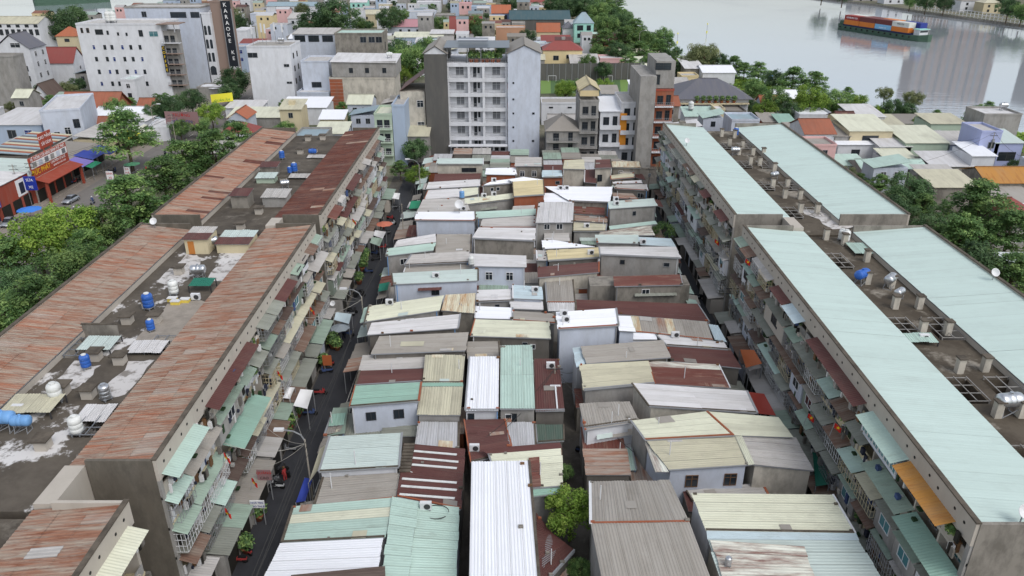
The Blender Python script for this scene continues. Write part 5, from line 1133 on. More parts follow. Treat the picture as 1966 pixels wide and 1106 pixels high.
# ---- houses right of the far block, down to the river
rgt = [(1546, 1604, 258, 300, 12, 'wall_white', 'gx', 'terracotta', 2.6, 'white house with orange tile roof beside the far right block', [(.2, 2., .6, 1.4, 'dark'), (.75, 5, 2.5, 1.6, 'teal')]),
 (1535, 1600, 222, 250, 9, 'wall_white', 'flat', 'white', 1, 'white flat house with square stair turret by the riverside trees', []),
 (1602, 1632, 262, 300, 12, 'wall_grey', 'shed', 'darkgrey', 1, 'narrow grey roof right of the orange tile roof', []),
 (1632, 1715, 252, 300, 13, 'wall_cream', 'shed', 'cream', 1.4, 'broad cream-white roof with roof terrace clutter', [(.5, 2, 4, 1.6, 'dark')]),
 (1640, 1700, 225, 255, 12, 'wall_white', 'shed', 'offwhite', 1.2, 'white sloped roof behind the broad cream roof', []),
 (1695, 1735, 240, 262, 9, 'wall_grey', 'shed', 'beige', 1, 'small beige roof near the river edge trees', []),
 (1735, 1780, 238, 256, 8, 'wall_grey', 'shed', 'darkgrey', 1, 'grey roof close to the water', []),
 (1740, 1822, 275, 312, 13, 'wall_green', 'shed', 'cream', 1.4, 'pale pinkish-cream roof over a green house front', [(.6, 3, 1.4, 1.4)]),
 (1788, 1856, 238, 285, 9, 'wall_green', 'shed', 'beige', .8, 'mint-green two-storey house with blue shutters by the river', [(.16, 2.6, .9, 1.8, 'blue'), (.26, 2.6, .9, 1.8, 'blue'), (.42, 4, 1, 2., 'blue')]),
 (1825, 1880, 278, 310, 10, 'wall_bluewhite', 'shed', 'lightgrey', 1, 'grey roof in front of the mint-green house', []),
 (1890, 1962, 222, 290, 9, 'wall_grey', 'flat', 'offwhite', 1, 'tall grey house with roof tank at the right edge by the river', []),
 (1885, 1925, 255, 330, 9, 'wall_lilac', 'flat', 'lightgrey', 1, 'lilac-blue narrow house at the right edge', [(.6, 3, 1.4, 1.4, 'plain')]),
 (1912, 1966, 275, 330, 9, 'wall_lilac', 'shed', 'palemint', 1.2, 'lilac house with pale mint roof and terrace at the right edge', [(.5, 3.2, 4, 2., 'dark')]),
 (1610, 1680, 278, 305, 8, 'wall_white', 'shed', 'white', 1, 'white awning-roofed house row facing the far block', [(.5, 2, 2, 1.4, 'dark')]),
 (1690, 1750, 282, 312, 9, 'wall_white', 'shed', 'offwhite', 1, 'white roofed house in the middle of the right side rows', [(.4, 2, 1.2, 1.2), (.7, 2, .8, 1.6, 'dark')]),
 (1615, 1665, 318, 335, 7, 'wall_white', 'shed', 'mint', .8, 'small mint roof right of the far right block', []),
 (1655, 1780, 325, 348, 8, 'wall_grey', 'gx', 'mint', 1.2, 'long mint gable roof in the right side rows', []),
 (1705, 1765, 310, 330, 8, 'wall_white', 'shed', 'cream', 1., 'white roof with dark red eave in the right side rows', []),
 (1790, 1870, 320, 345, 9, 'wall_grey', 'shed', 'offwhite', 1.2, 'white slanting roof with rusty skylight box', []),
 (1868, 1912, 300, 345, 9, 'wall_white', 'shed', 'white', 1., 'white metal roof in front of the lilac house', []),
 (1780, 1850, 345, 372, 8, 'wall_grey', 'shed', 'lightgrey', 1., 'grey roof behind the big right trees', []),
 (1795, 1880, 360, 415, 9, 'wall_concrete', 'shed', 'beige', 1., 'beige warehouse roof behind the big right tree', []),
 (1895, 1990, 352, 400, 10, 'wall_concrete', 'gx', 'orange_rust', 2., 'orange rusty gable roof at the right edge', []),
 (1930, 2010, 395, 430, 10, 'wall_grey', 'shed', 'grey', 1., 'grey shed roof below the orange rusty roof', []),
 (1466, 1500, 235, 256, 8, 'wall_brick', 'shed', 'grey', 1., 'low brick house with grey roof behind the right block', []),
 (1498, 1530, 238, 262, 8, 'wall_grey', 'shed', 'greenmint', 1., 'small green roof among trees behind the right block', []),
 (1520, 1546, 254, 275, 8, 'wall_grey', 'shed', 'grey', .8, 'grey shed roof left of the orange-tiled white house', [])]
for (a, b_, yt, yb, dp, wl, rf, rm, rs, lb, wn) in rgt: bld(lb, a, b_, yt, yb, dp, wl, rf, rm, rs, wins=wn, group='dense houses between the right blocks and the river')
# ---- shops along the main road on the left
GS = 'shops along the main road'
def shop(label, y0, y1, xf, depth, hgt, wall, rm, name='shop', open_=True):
    t = thing(name, (xf, (y0+y1)/2, 0), label, 'shop', GS)
    B().box(xf-depth, xf, y0, y1, 0, hgt).part('wall', wall, t)
    q = [Vector((xf-depth, y1, hgt+1.)), Vector((xf+.2, y1, hgt+.25)), Vector((xf+.2, y0, hgt+.25)), Vector((xf-depth, y0, hgt+1.))]
    r = slab(*q, .1, 'grey_metal', t); sheets(*q, rm, r, 'lr', 1.3)
    n = max(1, int((y1-y0)/3.5))
    if open_:
        for i in range(n):
            yc = y0+(i+.5)*(y1-y0)/n; put('opening_panel', boxmesh('shopfront', -1.4, 1.4, -.04, .04, 0, 2.6, 'dark_opening'), (xf+.03, yc, .02), t, pi/2)  # flat dark panel, shade of the open shopfront given as colour
    return t
s1 = shop('orange-red bakery with big red sign board on the main road', 157.3, 171.8, -101.2, 16, 5.0, 'wall_red', 'palemint')
for y in (157.5, 171.4): B().box(-99., -98.5, y, y+.4, 0, 4.4).part('pillar', 'wall_red', s1)
part('front_awning', [Vector((-101.1, 157.2, 5.3)), Vector((-101.1, 172, 5.3)), Vector((-98, 172, 4.4)), Vector((-98, 157.2, 4.4))], [(0, 1, 2, 3)], 'wall_red', s1)
sb = thing('sign_board', (-101, 164.5, 5), 'large red shop sign board with yellow and white lettering', 'sign')
B().box(-101.3, -101.02, 157.3, 171.9, 5.35, 9.6).part('board', 'sign_red', sb)
B().box(-101.01, -100.98, 157.5, 171.7, 7.3, 8.7).part('photo_strip', 'sign_white', sb)
T_ = Vector((0, 1, 0))
for k in range(6): B().box(-100.97, -100.95, 158.2+k*2.3, 159.6+k*2.3, 7.45, 8.55).part('product_picture', ('wall_grey', 'wall_bluewhite', 'curtain')[k % 3], sb)
text(sb, 'HỆ THỐNG CỬA HÀNG BÁNH ĐỨC PHÁT', (-100.99, 164.6, 9.15), T_, .95, 'text_white', sx=.75)
text(sb, 'ĐỨC PHÁT', (-100.99, 160.8, 6.35), T_, 1.5, 'text_yellow', sx=.95)
text(sb, 'CHUYÊN SỈ & LẺ', (-100.99, 167.7, 6.8), T_, .8, 'text_white'); text(sb, 'BÁNH KẸO CÁC LOẠI', (-100.99, 168, 6.0), T_, .5, 'text_white')
s2 = shop('orange-red shop wing with a white picture panel left of the bakery', 146, 157.2, -102, 16, 6.6, 'wall_red', 'offwhite')
B().box(-101.99, -101.9, 152.5, 155.8, 2.9, 6.3).part('picture_panel', 'sign_white', s2); B().box(-101.89, -101.87, 153.4, 155., 3.3, 5.6).part('picture', 'cloth_dark', s2)
rs = thing('roof_sign', (-106, 173, 6), 'small red rooftop sign with white lettering above the bakery', 'sign')
B().box(-106.2, -106, 170.6, 175.6, 8.2, 11.6).part('board', 'sign_red', rs)
for y in (171.6, 174.6): B().box(-106.2, -106, y-.1, y+.1, 5.6, 8.2).part('post', 'sign_red', rs)
text(rs, 'CAO ĐẲNG', (-105.98, 173.1, 10.6), T_, 1., 'text_white'); text(rs, 'SÀI GÒN', (-105.98, 173.1, 9.2), T_, 1., 'text_white')
s3 = shop('blue phone shop with blue sign and white picture strip', 137.5, 146, -102.5, 12, 4.2, 'wall_navy', 'palemint')
bs = thing('sign_board', (-101.6, 141.8, 4), 'blue shop sign with white lettering at the left edge', 'sign')
B().box(-101.9, -101.6, 137.6, 146, 3.0, 7.0).part('board', 'sign_blue', bs); B().box(-101.59, -101.56, 139, 145.6, 3.2, 4.3).part('picture_strip', 'sign_white', bs)
text(bs, 'TIZENO', (-101.57, 142.4, 5.6), T_, 1.3, 'text_white')
b = B(); b.cyl((-101.58, 139.6, 5.6), .55, 0, .03, 14, axis='x'); b.part('round_logo', 'text_white', bs)
shop('low shop with tarpaulin roofs right of the bakery', 172.2, 192, -103.5, 9, 3.8, 'wall_darkgrey', 'darkgrey')
shop('shop under the big street tree with yellow awning', 196, 212, -103, 10, 4.0, 'wall_cream', 'lightgrey')
shop('pale shop at the far part of the main road', 216, 232, -103, 9, 4.0, 'wall_white', 'offwhite')
s4 = shop('shed with striped blue, orange and cream roof behind the bakery', 176, 196, -113, 10, 5.2, 'wall_darkgrey', 'bluegrey')
for i, o in enumerate([o for o in s4.children_recursive if o.name.startswith('roof_sheet')]): o.data.materials[0] = MATS[('bluegrey', 'terracotta', 'beige', 'slate')[i % 4]]
shop('grey shop at the left edge below the blue sign', 126, 137, -102.5, 12, 3.8, 'wall_grey', 'palemint')
def rtarp(label, m, x0, x1, y0, y1, z0, z1):
    t = thing('awning', ((x0+x1)/2, (y0+y1)/2, 0), label, 'awning', 'tarpaulin awnings on the main road')
    n = 5; vs = []; fs = []
    for i in range(n+1):
        for j in range(n+1):
            u, v = i/n, j/n; vs.append(Vector((lerp(x0, x1, u), lerp(y0, y1, v), lerp(z0, z1, u)-.25*sin(pi*u)*sin(pi*v))))
    for i in range(n):
        for j in range(n): fs.append((i*(n+1)+j, (i+1)*(n+1)+j, (i+1)*(n+1)+j+1, i*(n+1)+j+1))
    part('canopy', vs, fs, m, t, [(.2, .2)]*len(vs), True)
    for y in (y0+.1, y1-.1): B().box(x1-.08, x1, y-.04, y+.04, 0, z1-.05).part('pole', 'grey_metal', t)
rtarp('purple tarpaulin awning beside the red bakery', 'tarp_purple', -103.4, -99, 173, 178.5, 4.4, 3.4)
rtarp('dark blue tarpaulin awning in the middle of the stalls', 'tarp_blue', -104, -99.5, 178.8, 184, 4.6, 3.6)
rtarp('dark blue tarpaulin awning farthest from the bakery', 'tarp_blue', -103.4, -98, 184.2, 190, 4.2, 3.3)
rtarp('green tarpaulin flap below the purple awning', 'tarp_green', -99, -97.5, 174, 178.8, 3.3, 2.9)
rtarp('mustard yellow awning under the big street tree', 'sign_yellow', -103, -99.5, 198, 205, 4.6, 3.6)
rtarp('cream striped awning under the big street tree', 'cream', -102, -98, 205.2, 213, 4.2, 3.2)
rtarp('light blue awning of the white corner shop', 'paleblue', -103, -98.5, 222, 229, 4., 3.2)
# ================================================================== TREES
def leafmesh(name, pts, m, rnd, size, upbias=.6):
    """pts: (position, outward normal, tone)"""
    vs = []; fs = []; tn = []
    for p, nrm, tone in pts:
        d = Vector((rnd.gauss(0, 1), rnd.gauss(0, 1), rnd.gauss(0, 1))).normalized()
        N = (nrm*.7+d*.65+Vector((0, 0, upbias))).normalized()
        a = N.cross(Vector((rnd.gauss(0, 1), rnd.gauss(0, 1), rnd.gauss(0, 1)))).normalized(); b = N.cross(a)
        s = size*rnd.uniform(.7, 1.3); i = len(vs)
        vs += [p-a*s*.5, p+b*s*.3, p+a*s*.5, p-b*s*.3]; fs.append((i, i+1, i+2, i+3)); tn.append(min(1, max(0, tone+rnd.gauss(0, .13))))
    me = bpy.data.meshes.new(name); me.from_pydata([tuple(v) for v in vs], [], fs); me.materials.append(MATS[m])
    at = me.attributes.new('tone', 'FLOAT', 'FACE'); at.data.foreach_set('value', tn); me.update(); return me
def trunkmesh(rnd, hgt, r, limbs, spread, top):
    b = B()
    def limb(a, c, r0, r1, n=7, seg=3):
        prev = None; rings = []
        for k in range(seg+1):
            t = k/seg; p = lerp(a, c, t)+Vector((rnd.gauss(0, .04), rnd.gauss(0, .04), 0))*hgt*.15*t; rr = lerp(r0, r1, t)
            d = (c-a).normalized(); u = d.cross(Vector((.3, .8, .1))).normalized(); v = d.cross(u)
            rings.append([p+u*rr*cos(2*pi*j/n)+v*rr*sin(2*pi*j/n) for j in range(n)])
        i = len(b.v)
        for R_ in rings: b.v += R_
        for k in range(seg):
            for j in range(n): b.f.append((i+k*n+j, i+k*n+(j+1) % n, i+(k+1)*n+(j+1) % n, i+(k+1)*n+j)); b.fm.append(0)
    fork = Vector((0, 0, hgt*.45)); limb(Vector((0, 0, -.2)), fork, r, r*.7); limb(fork, Vector((0, 0, top)), r*.7, r*.2)
    for k in range(limbs):
        a = 2*pi*k/limbs+rnd.uniform(-.3, .3); z0 = hgt*rnd.uniform(.38, .6)
        limb(Vector((0, 0, z0)), Vector((cos(a)*spread, sin(a)*spread, z0+hgt*rnd.uniform(.12, .32))), r*.45, r*.1)
    return b.mesh('trunk', True, 'trunk')
PROTO = {}
def proto(kind, seed):
    k = (kind, seed)
    if k in PROTO: return PROTO[k]
    rnd = random.Random(hash(kind) % 1000 if False else seed*17+len(kind)); pts = []
    # unit: crown radius 5 m
    if kind in ('street', 'tall'):          # tiered, flat-layered crowns
        H_ = 9.; ncl = 120
        for c in range(ncl):
            tier = rnd.choice([0, 1, 2, 3, 4]); rad = (5.0, 4.9, 4.2, 3.1, 1.7)[tier]*sqrt(rnd.random()); a = rnd.uniform(0, 2*pi)
            cz = 4.4+tier*1.15+rnd.gauss(0, .3)-(rad*.14); C = Vector((cos(a)*rad, sin(a)*rad, cz)); tone = rnd.uniform(.15, .85); rr = rnd.uniform(.7, 1.25)
            for q in range(70):
                t = rnd.uniform(0, 2*pi); r = rr*sqrt(rnd.random()); zz = rnd.gauss(0, .16)+.28*(1-(r/rr)**2)
                p = C+Vector((cos(t)*r, sin(t)*r, zz)); pts.append((p, Vector((cos(t)*.4, sin(t)*.4, .8)), tone))
        m = 'leaf_street'; size = .42; tr = trunkmesh(rnd, H_, .3, 6, 3.2, 8.3)
    elif kind in ('round', 'dark', 'bright', 'olive'):
        ncl = 95
        for c in range(ncl):
            d = Vector((rnd.gauss(0, 1), rnd.gauss(0, 1), rnd.gauss(0, .85))).normalized(); rad = rnd.uniform(.55, 1.)
            lob = 1+.18*sin(3*atan2(d.y, d.x)+seed)+.1*sin(5*d.z+seed*2)
            C = Vector((d.x*4.2*rad*lob, d.y*4.2*rad*lob, 5.8+d.z*3.4*rad)); tone = rnd.uniform(.1, .9); rr = rnd.uniform(.7, 1.25)
            for q in range(85):
                e = Vector((rnd.gauss(0, 1), rnd.gauss(0, 1), rnd.gauss(.25, .8))).normalized(); p = C+e*rr*rnd.uniform(.55, 1.05); pts.append((p, e, tone))
        m = {'round': 'leaf_street', 'dark': 'leaf_dark', 'bright': 'leaf_bright', 'olive': 'leaf_olive'}[kind]; size = .38; tr = trunkmesh(rnd, 8., .26, 6, 2.6, 8.)
    elif kind == 'palm':
        for f in range(22):
            a = 2*pi*f/22+rnd.uniform(-.15, .15); el = rnd.uniform(.1, 1.2)
            for s in range(26):
                t = s/25*4.2; x = t*cos(el*.8); z = 6.+t*sin(el)-.17*t*t
                for sd in (-1, 1):
                    w_ = .8*(1-s/27); p = Vector((cos(a)*x-sin(a)*sd*w_*.4, sin(a)*x+cos(a)*sd*w_*.4, z-.15*w_)); pts.append((p, Vector((-sin(a)*sd, cos(a)*sd, .6)), .5))
        m = 'leaf_palm'; size = .5; b = B(); b.cyl((0, 0, -.2), .22, 0, 6.3, 8, .14); tr = b.mesh('trunk', True, 'trunk')
    else:                                  # shrub
        for c in range(26):
            d = Vector((rnd.gauss(0, 1), rnd.gauss(0, 1), abs(rnd.gauss(0, .8)))).normalized(); C = Vector((d.x*3.4, d.y*3.4, 1.+d.z*3.)); tone = rnd.uniform(.1, .9)
            for q in range(60):
                e = Vector((rnd.gauss(0, 1), rnd.gauss(0, 1), rnd.gauss(.3, .8))).normalized(); pts.append((C+e*rnd.uniform(.6, 1.6), e, tone))
        m = 'leaf_street'; size = .5; tr = trunkmesh(rnd, 3., .2, 4, 1.6, 2.5)
    PROTO[k] = (tr, leafmesh('crown', pts, m, rnd, size)); return PROTO[k]
CZ = {'street': 6.4, 'tall': 6.4, 'round': 6., 'dark': 6., 'bright': 6., 'olive': 6., 'palm': 6., 'shrub': 2.2}
trn = random.Random(4)
def tree(px, py, rpx, kind, label, group, name='tree', cat='tree', zs=1., base=0.):
    d = ray(px, py); zc = 7.
    for _ in range(4):
        p = P(px, py, base+zc); R_ = rpx*(p.y*CP+(CAMZ-zc)*SP)/FPX; s = R_/5.; zc = CZ[kind]*s*zs
    o = thing(name, (p.x, p.y, base), label, cat, group)
    tr, cr_ = proto(kind, trn.randrange(3)); o.scale = (s, s, s*zs); o.rotation_euler = (0, 0, trn.uniform(0, 6.28))
    FOOT.append((p.x-R_*.5, p.x+R_*.5, p.y-R_*.5, p.y+R_*.5)); link('trunk', tr, o); link('crown', cr_, o); return o
GT = 'street trees in the row between main road and left blocks'
row = [(245, 385, 66, 'street', 'large street tree beside the bakery side of the row'), (312, 338, 52, 'street', 'street tree just behind the largest near the bakery'), (352, 305, 48, 'street', 'street tree halfway along the row to the far end'), (408, 290, 54, 'street', 'broad street tree beside the rusty roof of the far left block'),
 (458, 262, 38, 'street', 'last street tree of the row near the far end of the left block'), (200, 432, 48, 'round', 'dense street tree at the near foot of the large tree'), (135, 432, 58, 'bright', 'yellow-green street tree in front of the parked car'), (68, 462, 64, 'bright', 'yellow-green street tree at the left edge'),
 (10, 500, 55, 'street', 'street tree cut by the left edge below the yellow-green ones'), (140, 505, 56, 'round', 'dark street tree touching the near left block parapet'), (75, 575, 68, 'street', 'nearest wide street tree along the near left block'), (8, 600, 62, 'round', 'street tree in the left edge near the rusty roof'), (170, 470, 42, 'street', 'small street tree between two larger ones by the parapet'), (30, 548, 50, 'dark', 'shaded street tree behind the nearest wide tree'), (275, 420, 34, 'round', 'low leafy tree by the corner of the far left block')]
for a in row: tree(a[0], a[1], a[2]*1.1, *a[3:], GT)
GR_ = 'trees right of the right apartment blocks'
for a in [(1745, 368, 48, 'dark', 'dark tree behind the near right block corner'), (1692, 352, 26, 'street', 'small tree beside the far right block parapet'), (1722, 405, 40, 'dark', 'dark tree below the small tree at the far right block'), (1880, 395, 74, 'tall', 'very large layered tree at the right edge'), (1845, 450, 60, 'tall', 'layered tree in front of the very large right tree'),
          (1938, 445, 62, 'tall', 'layered tree at the right edge below the largest'), (1790, 440, 44, 'dark', 'dark tree close to the near right roof corner'), (1870, 505, 62, 'dark', 'dark tree mass along the near right roof edge'), (1945, 520, 56, 'street', 'tree at the right edge above the mint roof'), (1960, 585, 40, 'street', 'lowest tree at the right edge beside the mint roof'), (1775, 395, 34, 'street', 'tree between the dark tree and the largest right tree')]: tree(*a, GR_)
GL_ = 'trees around the shops and villas on the left'
for a in [(240, 254, 60, 'tall', 'large layered tree over the shops on the main road'), (405, 216, 28, 'bright', 'light green tree by the yellow banner'), (366, 190, 30, 'dark', 'dark tree under the white block balconies'), (322, 205, 34, 'dark', 'dark tree left of the palms'), (295, 218, 24, 'dark', 'small dark tree below the white block'), (222, 208, 28, 'round', 'tree behind the old terracotta house'),
          (112, 48, 42, 'dark', 'dark riverside tree left of the white block'), (140, 34, 36, 'dark', 'tall dark tree behind the white block'), (72, 62, 22, 'round', 'tree beside the arcaded house'), (452, 152, 34, 'dark', 'dark tree between karaoke sign and tall white house'), (440, 176, 26, 'dark', 'low tree behind the yellow banner'), (440, 32, 32, 'olive', 'brownish tree right of the karaoke letters'), (458, 48, 26, 'dark', 'tree behind the pale roofs near the karaoke sign'),
          (42, 178, 18, 'dark', 'small tree at the foot of the white villa'), (8, 118, 14, 'round', 'small tree on the left edge terrace'), (345, 245, 22, 'round', 'low tree by the billboard'), (385, 240, 22, 'round', 'bushy tree on the main road verge')]: tree(*a, GL_)
for a in [(308, 186, 28, 'palm', 'left palm below the white block'), (342, 190, 28, 'palm', 'right palm below the white block')]: tree(*a, GL_, 'palm_tree', 'palm')
GC_ = 'trees around the hotel'
for a in [(672, 228, 22, 'dark', 'dark tree in front of the brick house'), (795, 285, 30, 'dark', 'tree at the far end of the left street'), (800, 335, 26, 'bright', 'bright green tree at the far end of the left street'), (768, 322, 20, 'street', 'bush-like tree beside the far left block end'), (790, 112, 46, 'round', 'tree behind the dark clad tower'), (762, 98, 36, 'dark', 'tree left of the thicket behind the clad tower'), (820, 95, 34, 'round', 'tree just left of the hotel roof'), (775, 140, 26, 'bright', 'bright bush behind the peeling gable house'),
          (1085, 172, 24, 'bright', 'left bright tree in front of the football pitch'), (1112, 166, 20, 'round', 'middle tree in front of the football pitch'), (1160, 164, 22, 'bright', 'right bright tree in front of the football pitch')]: tree(*a, GC_)
tree(697, 218, 32, 'palm', 'palm in front of the brick house', GC_, 'palm_tree', 'palm')
GF_ = 'trees among the far houses'
for a in [(642, 28, 48, 'dark', 'large dark tree at the top left of centre'), (598, 46, 34, 'dark', 'dark tree left of the large top tree'), (628, 52, 28, 'dark', 'dark tree below the large top tree'), (746, 34, 30, 'dark', 'dark round tree left of the pink hip roof'), (768, 28, 20, 'round', 'tree above the pink hip roof'), (908, 44, 26, 'round', 'tree between red-tiled roof and blue villa'), (926, 60, 22, 'dark', 'dark tree beside the orange-walled house'), (1010, 72, 22, 'dark', 'cypress-like dark tree left of the orange-roofed villa'),
          (1062, 8, 24, 'dark', 'tree above the dark green warehouse'), (1094, 14, 26, 'dark', 'dark tree at the right end of the warehouse'), (1122, 12, 28, 'dark', 'dark tree at the top edge near the river'), (1152, 20, 26, 'round', 'top riverside tree beside the water'), (580, 18, 18, 'olive', 'small olive tree at the top edge'), (690, 44, 18, 'round', 'small tree under the mint-white house'), (845, 42, 18, 'round', 'small tree above the low white roofs'), (980, 6, 20, 'dark', 'dark tree cut by the top edge'), (1160, 132, 20, 'dark', 'dark tree right of the yellow villa'), (1130, 118, 20, 'round', 'tree behind the yellow villa'), (1240, 122, 18, 'dark', 'tree left of the bright red hip roof')]: tree(*a, GF_)
# riverside wood: every crown that can be told apart
RV = [(1166, 46, 27), (1196, 42, 26), (1160, 74, 26), (1200, 70, 28), (1234, 72, 27), (1186, 98, 25), (1226, 98, 27), (1262, 92, 26), (1148, 98, 20), (1282, 108, 20), (1250, 116, 24), (1210, 118, 22), (1300, 98, 12), (1286, 84, 14)]
pos_w = ['first', 'second', 'third', 'fourth', 'fifth', 'sixth', 'seventh', 'eighth', 'ninth', 'tenth', 'eleventh', 'twelfth', 'thirteenth', 'fourteenth']
for i, (x, y, r) in enumerate(sorted(RV)): tree(x, y, r, trn.choice(['street', 'round', 'dark', 'tall']), 'river wood tree %s from the left, behind the turquoise house' % pos_w[i], 'trees of the river wood')
for a in [(1352, 104, 34, 'olive', 'brownish spreading tree at the water'), (1325, 118, 24, 'olive', 'lower brownish tree at the water'), (1378, 118, 24, 'dark', 'dark tree right of the brownish tree'), (1408, 124, 24, 'tall', 'layered tree leaning over the water by the warehouse'), (1430, 132, 18, 'street', 'small layered tree at the water by the warehouse'), (1300, 128, 18, 'dark', 'dark tree left of the white warehouses'),
          (1458, 136, 24, 'tall', 'layered tree above the blue tank'), (1486, 152, 26, 'dark', 'tree right of the blue tank'), (1522, 152, 34, 'tall', 'tall layered dark tree at the water'), (1564, 158, 30, 'tall', 'layered tree right of the tall layered one'), (1448, 168, 26, 'round', 'tree right of the slate villa'), (1490, 188, 30, 'round', 'tree behind the far right block, left part'), (1556, 190, 38, 'bright', 'bright round tree at the water'), (1604, 192, 32, 'round', 'round green tree right of the bright one'),
          (1645, 196, 24, 'bright', 'low bright bush tree on the bank'), (1628, 176, 14, 'street', 'small layered tree poking over the bank'), (1468, 208, 26, 'bright', 'bright tree right above the far block terrace'), (1518, 212, 24, 'dark', 'dark tree behind the stair turret house'), (1700, 178, 18, 'olive', 'feathery olive tree on the point'), (1752, 188, 22, 'olive', 'round olive tree at the water'), (1712, 206, 26, 'dark', 'dark tree on the point below the feathery one'), (1742, 212, 22, 'dark', 'dark tree below the round olive one'),
          (1798, 220, 14, 'tall', 'small layered tree in front of the water'), (1880, 222, 30, 'tall', 'layered tree left of the grey house with roof tank'), (1900, 206, 16, 'tall', 'small treetop above the grey house with roof tank'), (1680, 215, 18, 'bright', 'low bright shrub on the bank point'), (1770, 232, 18, 'bright', 'low shrub tree beside the mint-green house'), (1848, 246, 18, 'dark', 'low tree behind the mint-green house'), (1440, 200, 18, 'dark', 'dark shrub tree by the slate villa garage'), (1548, 275, 14, 'bright', 'small bright tree at the far right block parapet'), (1950, 318, 18, 'dark', 'dark shrub by the lilac house')]: tree(*a, 'riverside trees')
GY_ = 'plants in the lanes and yards'
tree(1096, 978, 58, 'bright', 'bright bushy tree in the yard beside the long white roof', GY_, zs=1.15); tree(1084, 906, 22, 'round', 'small shrub tree behind the bright yard tree', GY_); tree(1112, 1092, 30, 'round', 'shrub at the bottom edge below the bright yard tree', GY_)
for a in [(786, 828, 14, 'shrub', 'shrub left of the beige ribbed roofs'), (888, 812, 12, 'shrub', 'shrub on the wall between grey and dark red roofs'), (1022, 527, 14, 'shrub', 'shrub in the central alley beside the white house'), (1275, 440, 26, 'shrub', 'olive creeper shrub below the grey steel house'), (1150, 300, 10, 'shrub', 'shrub at the foot of the townhouses'), (1085, 275, 16, 'shrub', 'balcony shrub of the grey hip-roofed house')]:
    p = hit(a[0], a[1]); tree(*a, GY_, 'shrub', 'shrub', base=max(0, p.z-.3) if a[0] in (888, 1085) else (3.2 if a[0] == 1275 else 0))
# grass on the banks
gr = random.Random(8); pts = []
for k in range(26000):
    i = gr.randrange(len(sp)-1); q = lerp(sp[i], sp[i+1], gr.random()); off = abs(gr.gauss(0, 9)); p = Vector((q.x-off*.4+gr.gauss(0, 2), q.y-off, gr.uniform(.1, 1.1))); pts.append((p, Vector((0, 0, 1)), gr.random()))
g = link('bank_grass', leafmesh('bank_grass', pts, 'leaf_bright', gr, 1.2)); g['kind'] = 'stuff'; tag(g, 'low green ground cover along the river bank', 'ground cover')
# ================================================================== RIVER: barges, far bank
def hull(name, A, Bq, width, label, zt=2.6, col='hull_green'):
    e = (Bq-A); ln = e.length; e = e.normalized(); n = Vector((-e.y, e.x, 0))
    if n.y < 0: n = -n
    t = thing(name, (A.x, A.y, -1.6), label, 'barge')
    prof = [(0, .55, 1.6), (.03, .85, 1.0), (.1, 1., .3), (.5, 1., 0.), (.85, 1., .2), (.94, .8, .9), (1., .25, 1.9)]
    vs = []; fs = []
    for (u, w_, sh) in prof:
        c = A+e*ln*u+n*width/2
        for sgn in (-1, 1):
            vs += [Vector((c.x, c.y, -2.2))+n*sgn*width/2*w_*.82, Vector((c.x, c.y, zt-1.6+sh*.6))+n*sgn*width/2*w_]
    for i in range(len(prof)-1):
        o = i*4
        fs += [(o, o+1, o+5, o+4), (o+2, o+6, o+7, o+3), (o+1, o+3, o+7, o+5)]
    fs += [(0, 2, 3, 1), tuple(len(prof)*4-4+k for k in (0, 1, 3, 2))]
    part('hull', vs, fs, col, t)
    return t, e, n, ln
A = P(1601, 56, -1.6); Bq = P(1768, 82, -1.6)
bg_, e, n_, ln = hull('container_barge', A, Bq, 11.5, 'long green container barge on the river')
def frame(o, u, v, z): return A+e*u+n_*v+Vector((0, 0, z+1.6-1.6-A.z-1.6))
def obox(t, name, u0, u1, v0, v1, z0, z1, m):
    b = B(); pts = [A+e*u+n_*v for u, v in ((u0, v0), (u1, v0), (u1, v1), (u0, v1))]
    b.prism([(p.x, p.y) for p in pts], z0, z1); return b.part(name, m, t)
obox(bg_, 'hold_coaming', 6, ln-9, .8, 10.7, .8, 2.0, 'hull_blue'); obox(bg_, 'wheelhouse', ln-9, ln-5, 3, 9, 1.2, 4.2, 'wall_white'); obox(bg_, 'wheelhouse_roof', ln-9.6, ln-4.4, 2.4, 9.6, 4.2, 4.5, 'wall_mint'); obox(bg_, 'wheelhouse_window', ln-4.98, ln-4.9, 3.3, 8.7, 2.8, 3.8, 'glass')
obox(bg_, 'stern_cabin', 1.5, 5, 2.5, 9, 1.4, 3.6, 'hull_green'); obox(bg_, 'stern_canopy', .8, 5.4, 2, 9.6, 4.2, 4.4, 'grey_metal')
for u in (1.2, 5.):
    for v in (2.3, 9.2): obox(bg_, 'canopy_post', u, u+.15, v, v+.15, 1.5, 4.2, 'grey_metal')
for k in range(13):
    p = A+e*(5+k*4.4)+n_*(-.25); b = B(); b.lathe([(.18, -.18), (.45, -.18), (.5, 0), (.45, .18), (.18, .18)], 10, (p.x, p.y, .35), 'y'); b.part('tyre_fender', 'tyre', bg_)
lo_c = ['c_orange', 'c_orange', 'c_blue', 'c_orange']; up_c = ['c_red', 'c_maroon', 'c_maroon', 'c_white']; fr_lo = ['c_maroon', 'c_blue', 'c_orange', 'c_navy']; fr_up = ['c_white', 'c_maroon', 'c_orange', 'c_navy']
cn = {'c_orange': 'orange', 'c_blue': 'light blue', 'c_red': 'red', 'c_maroon': 'dark red', 'c_white': 'off-white', 'c_navy': 'navy blue'}; od = ['stern', 'second', 'third', 'bow-end']
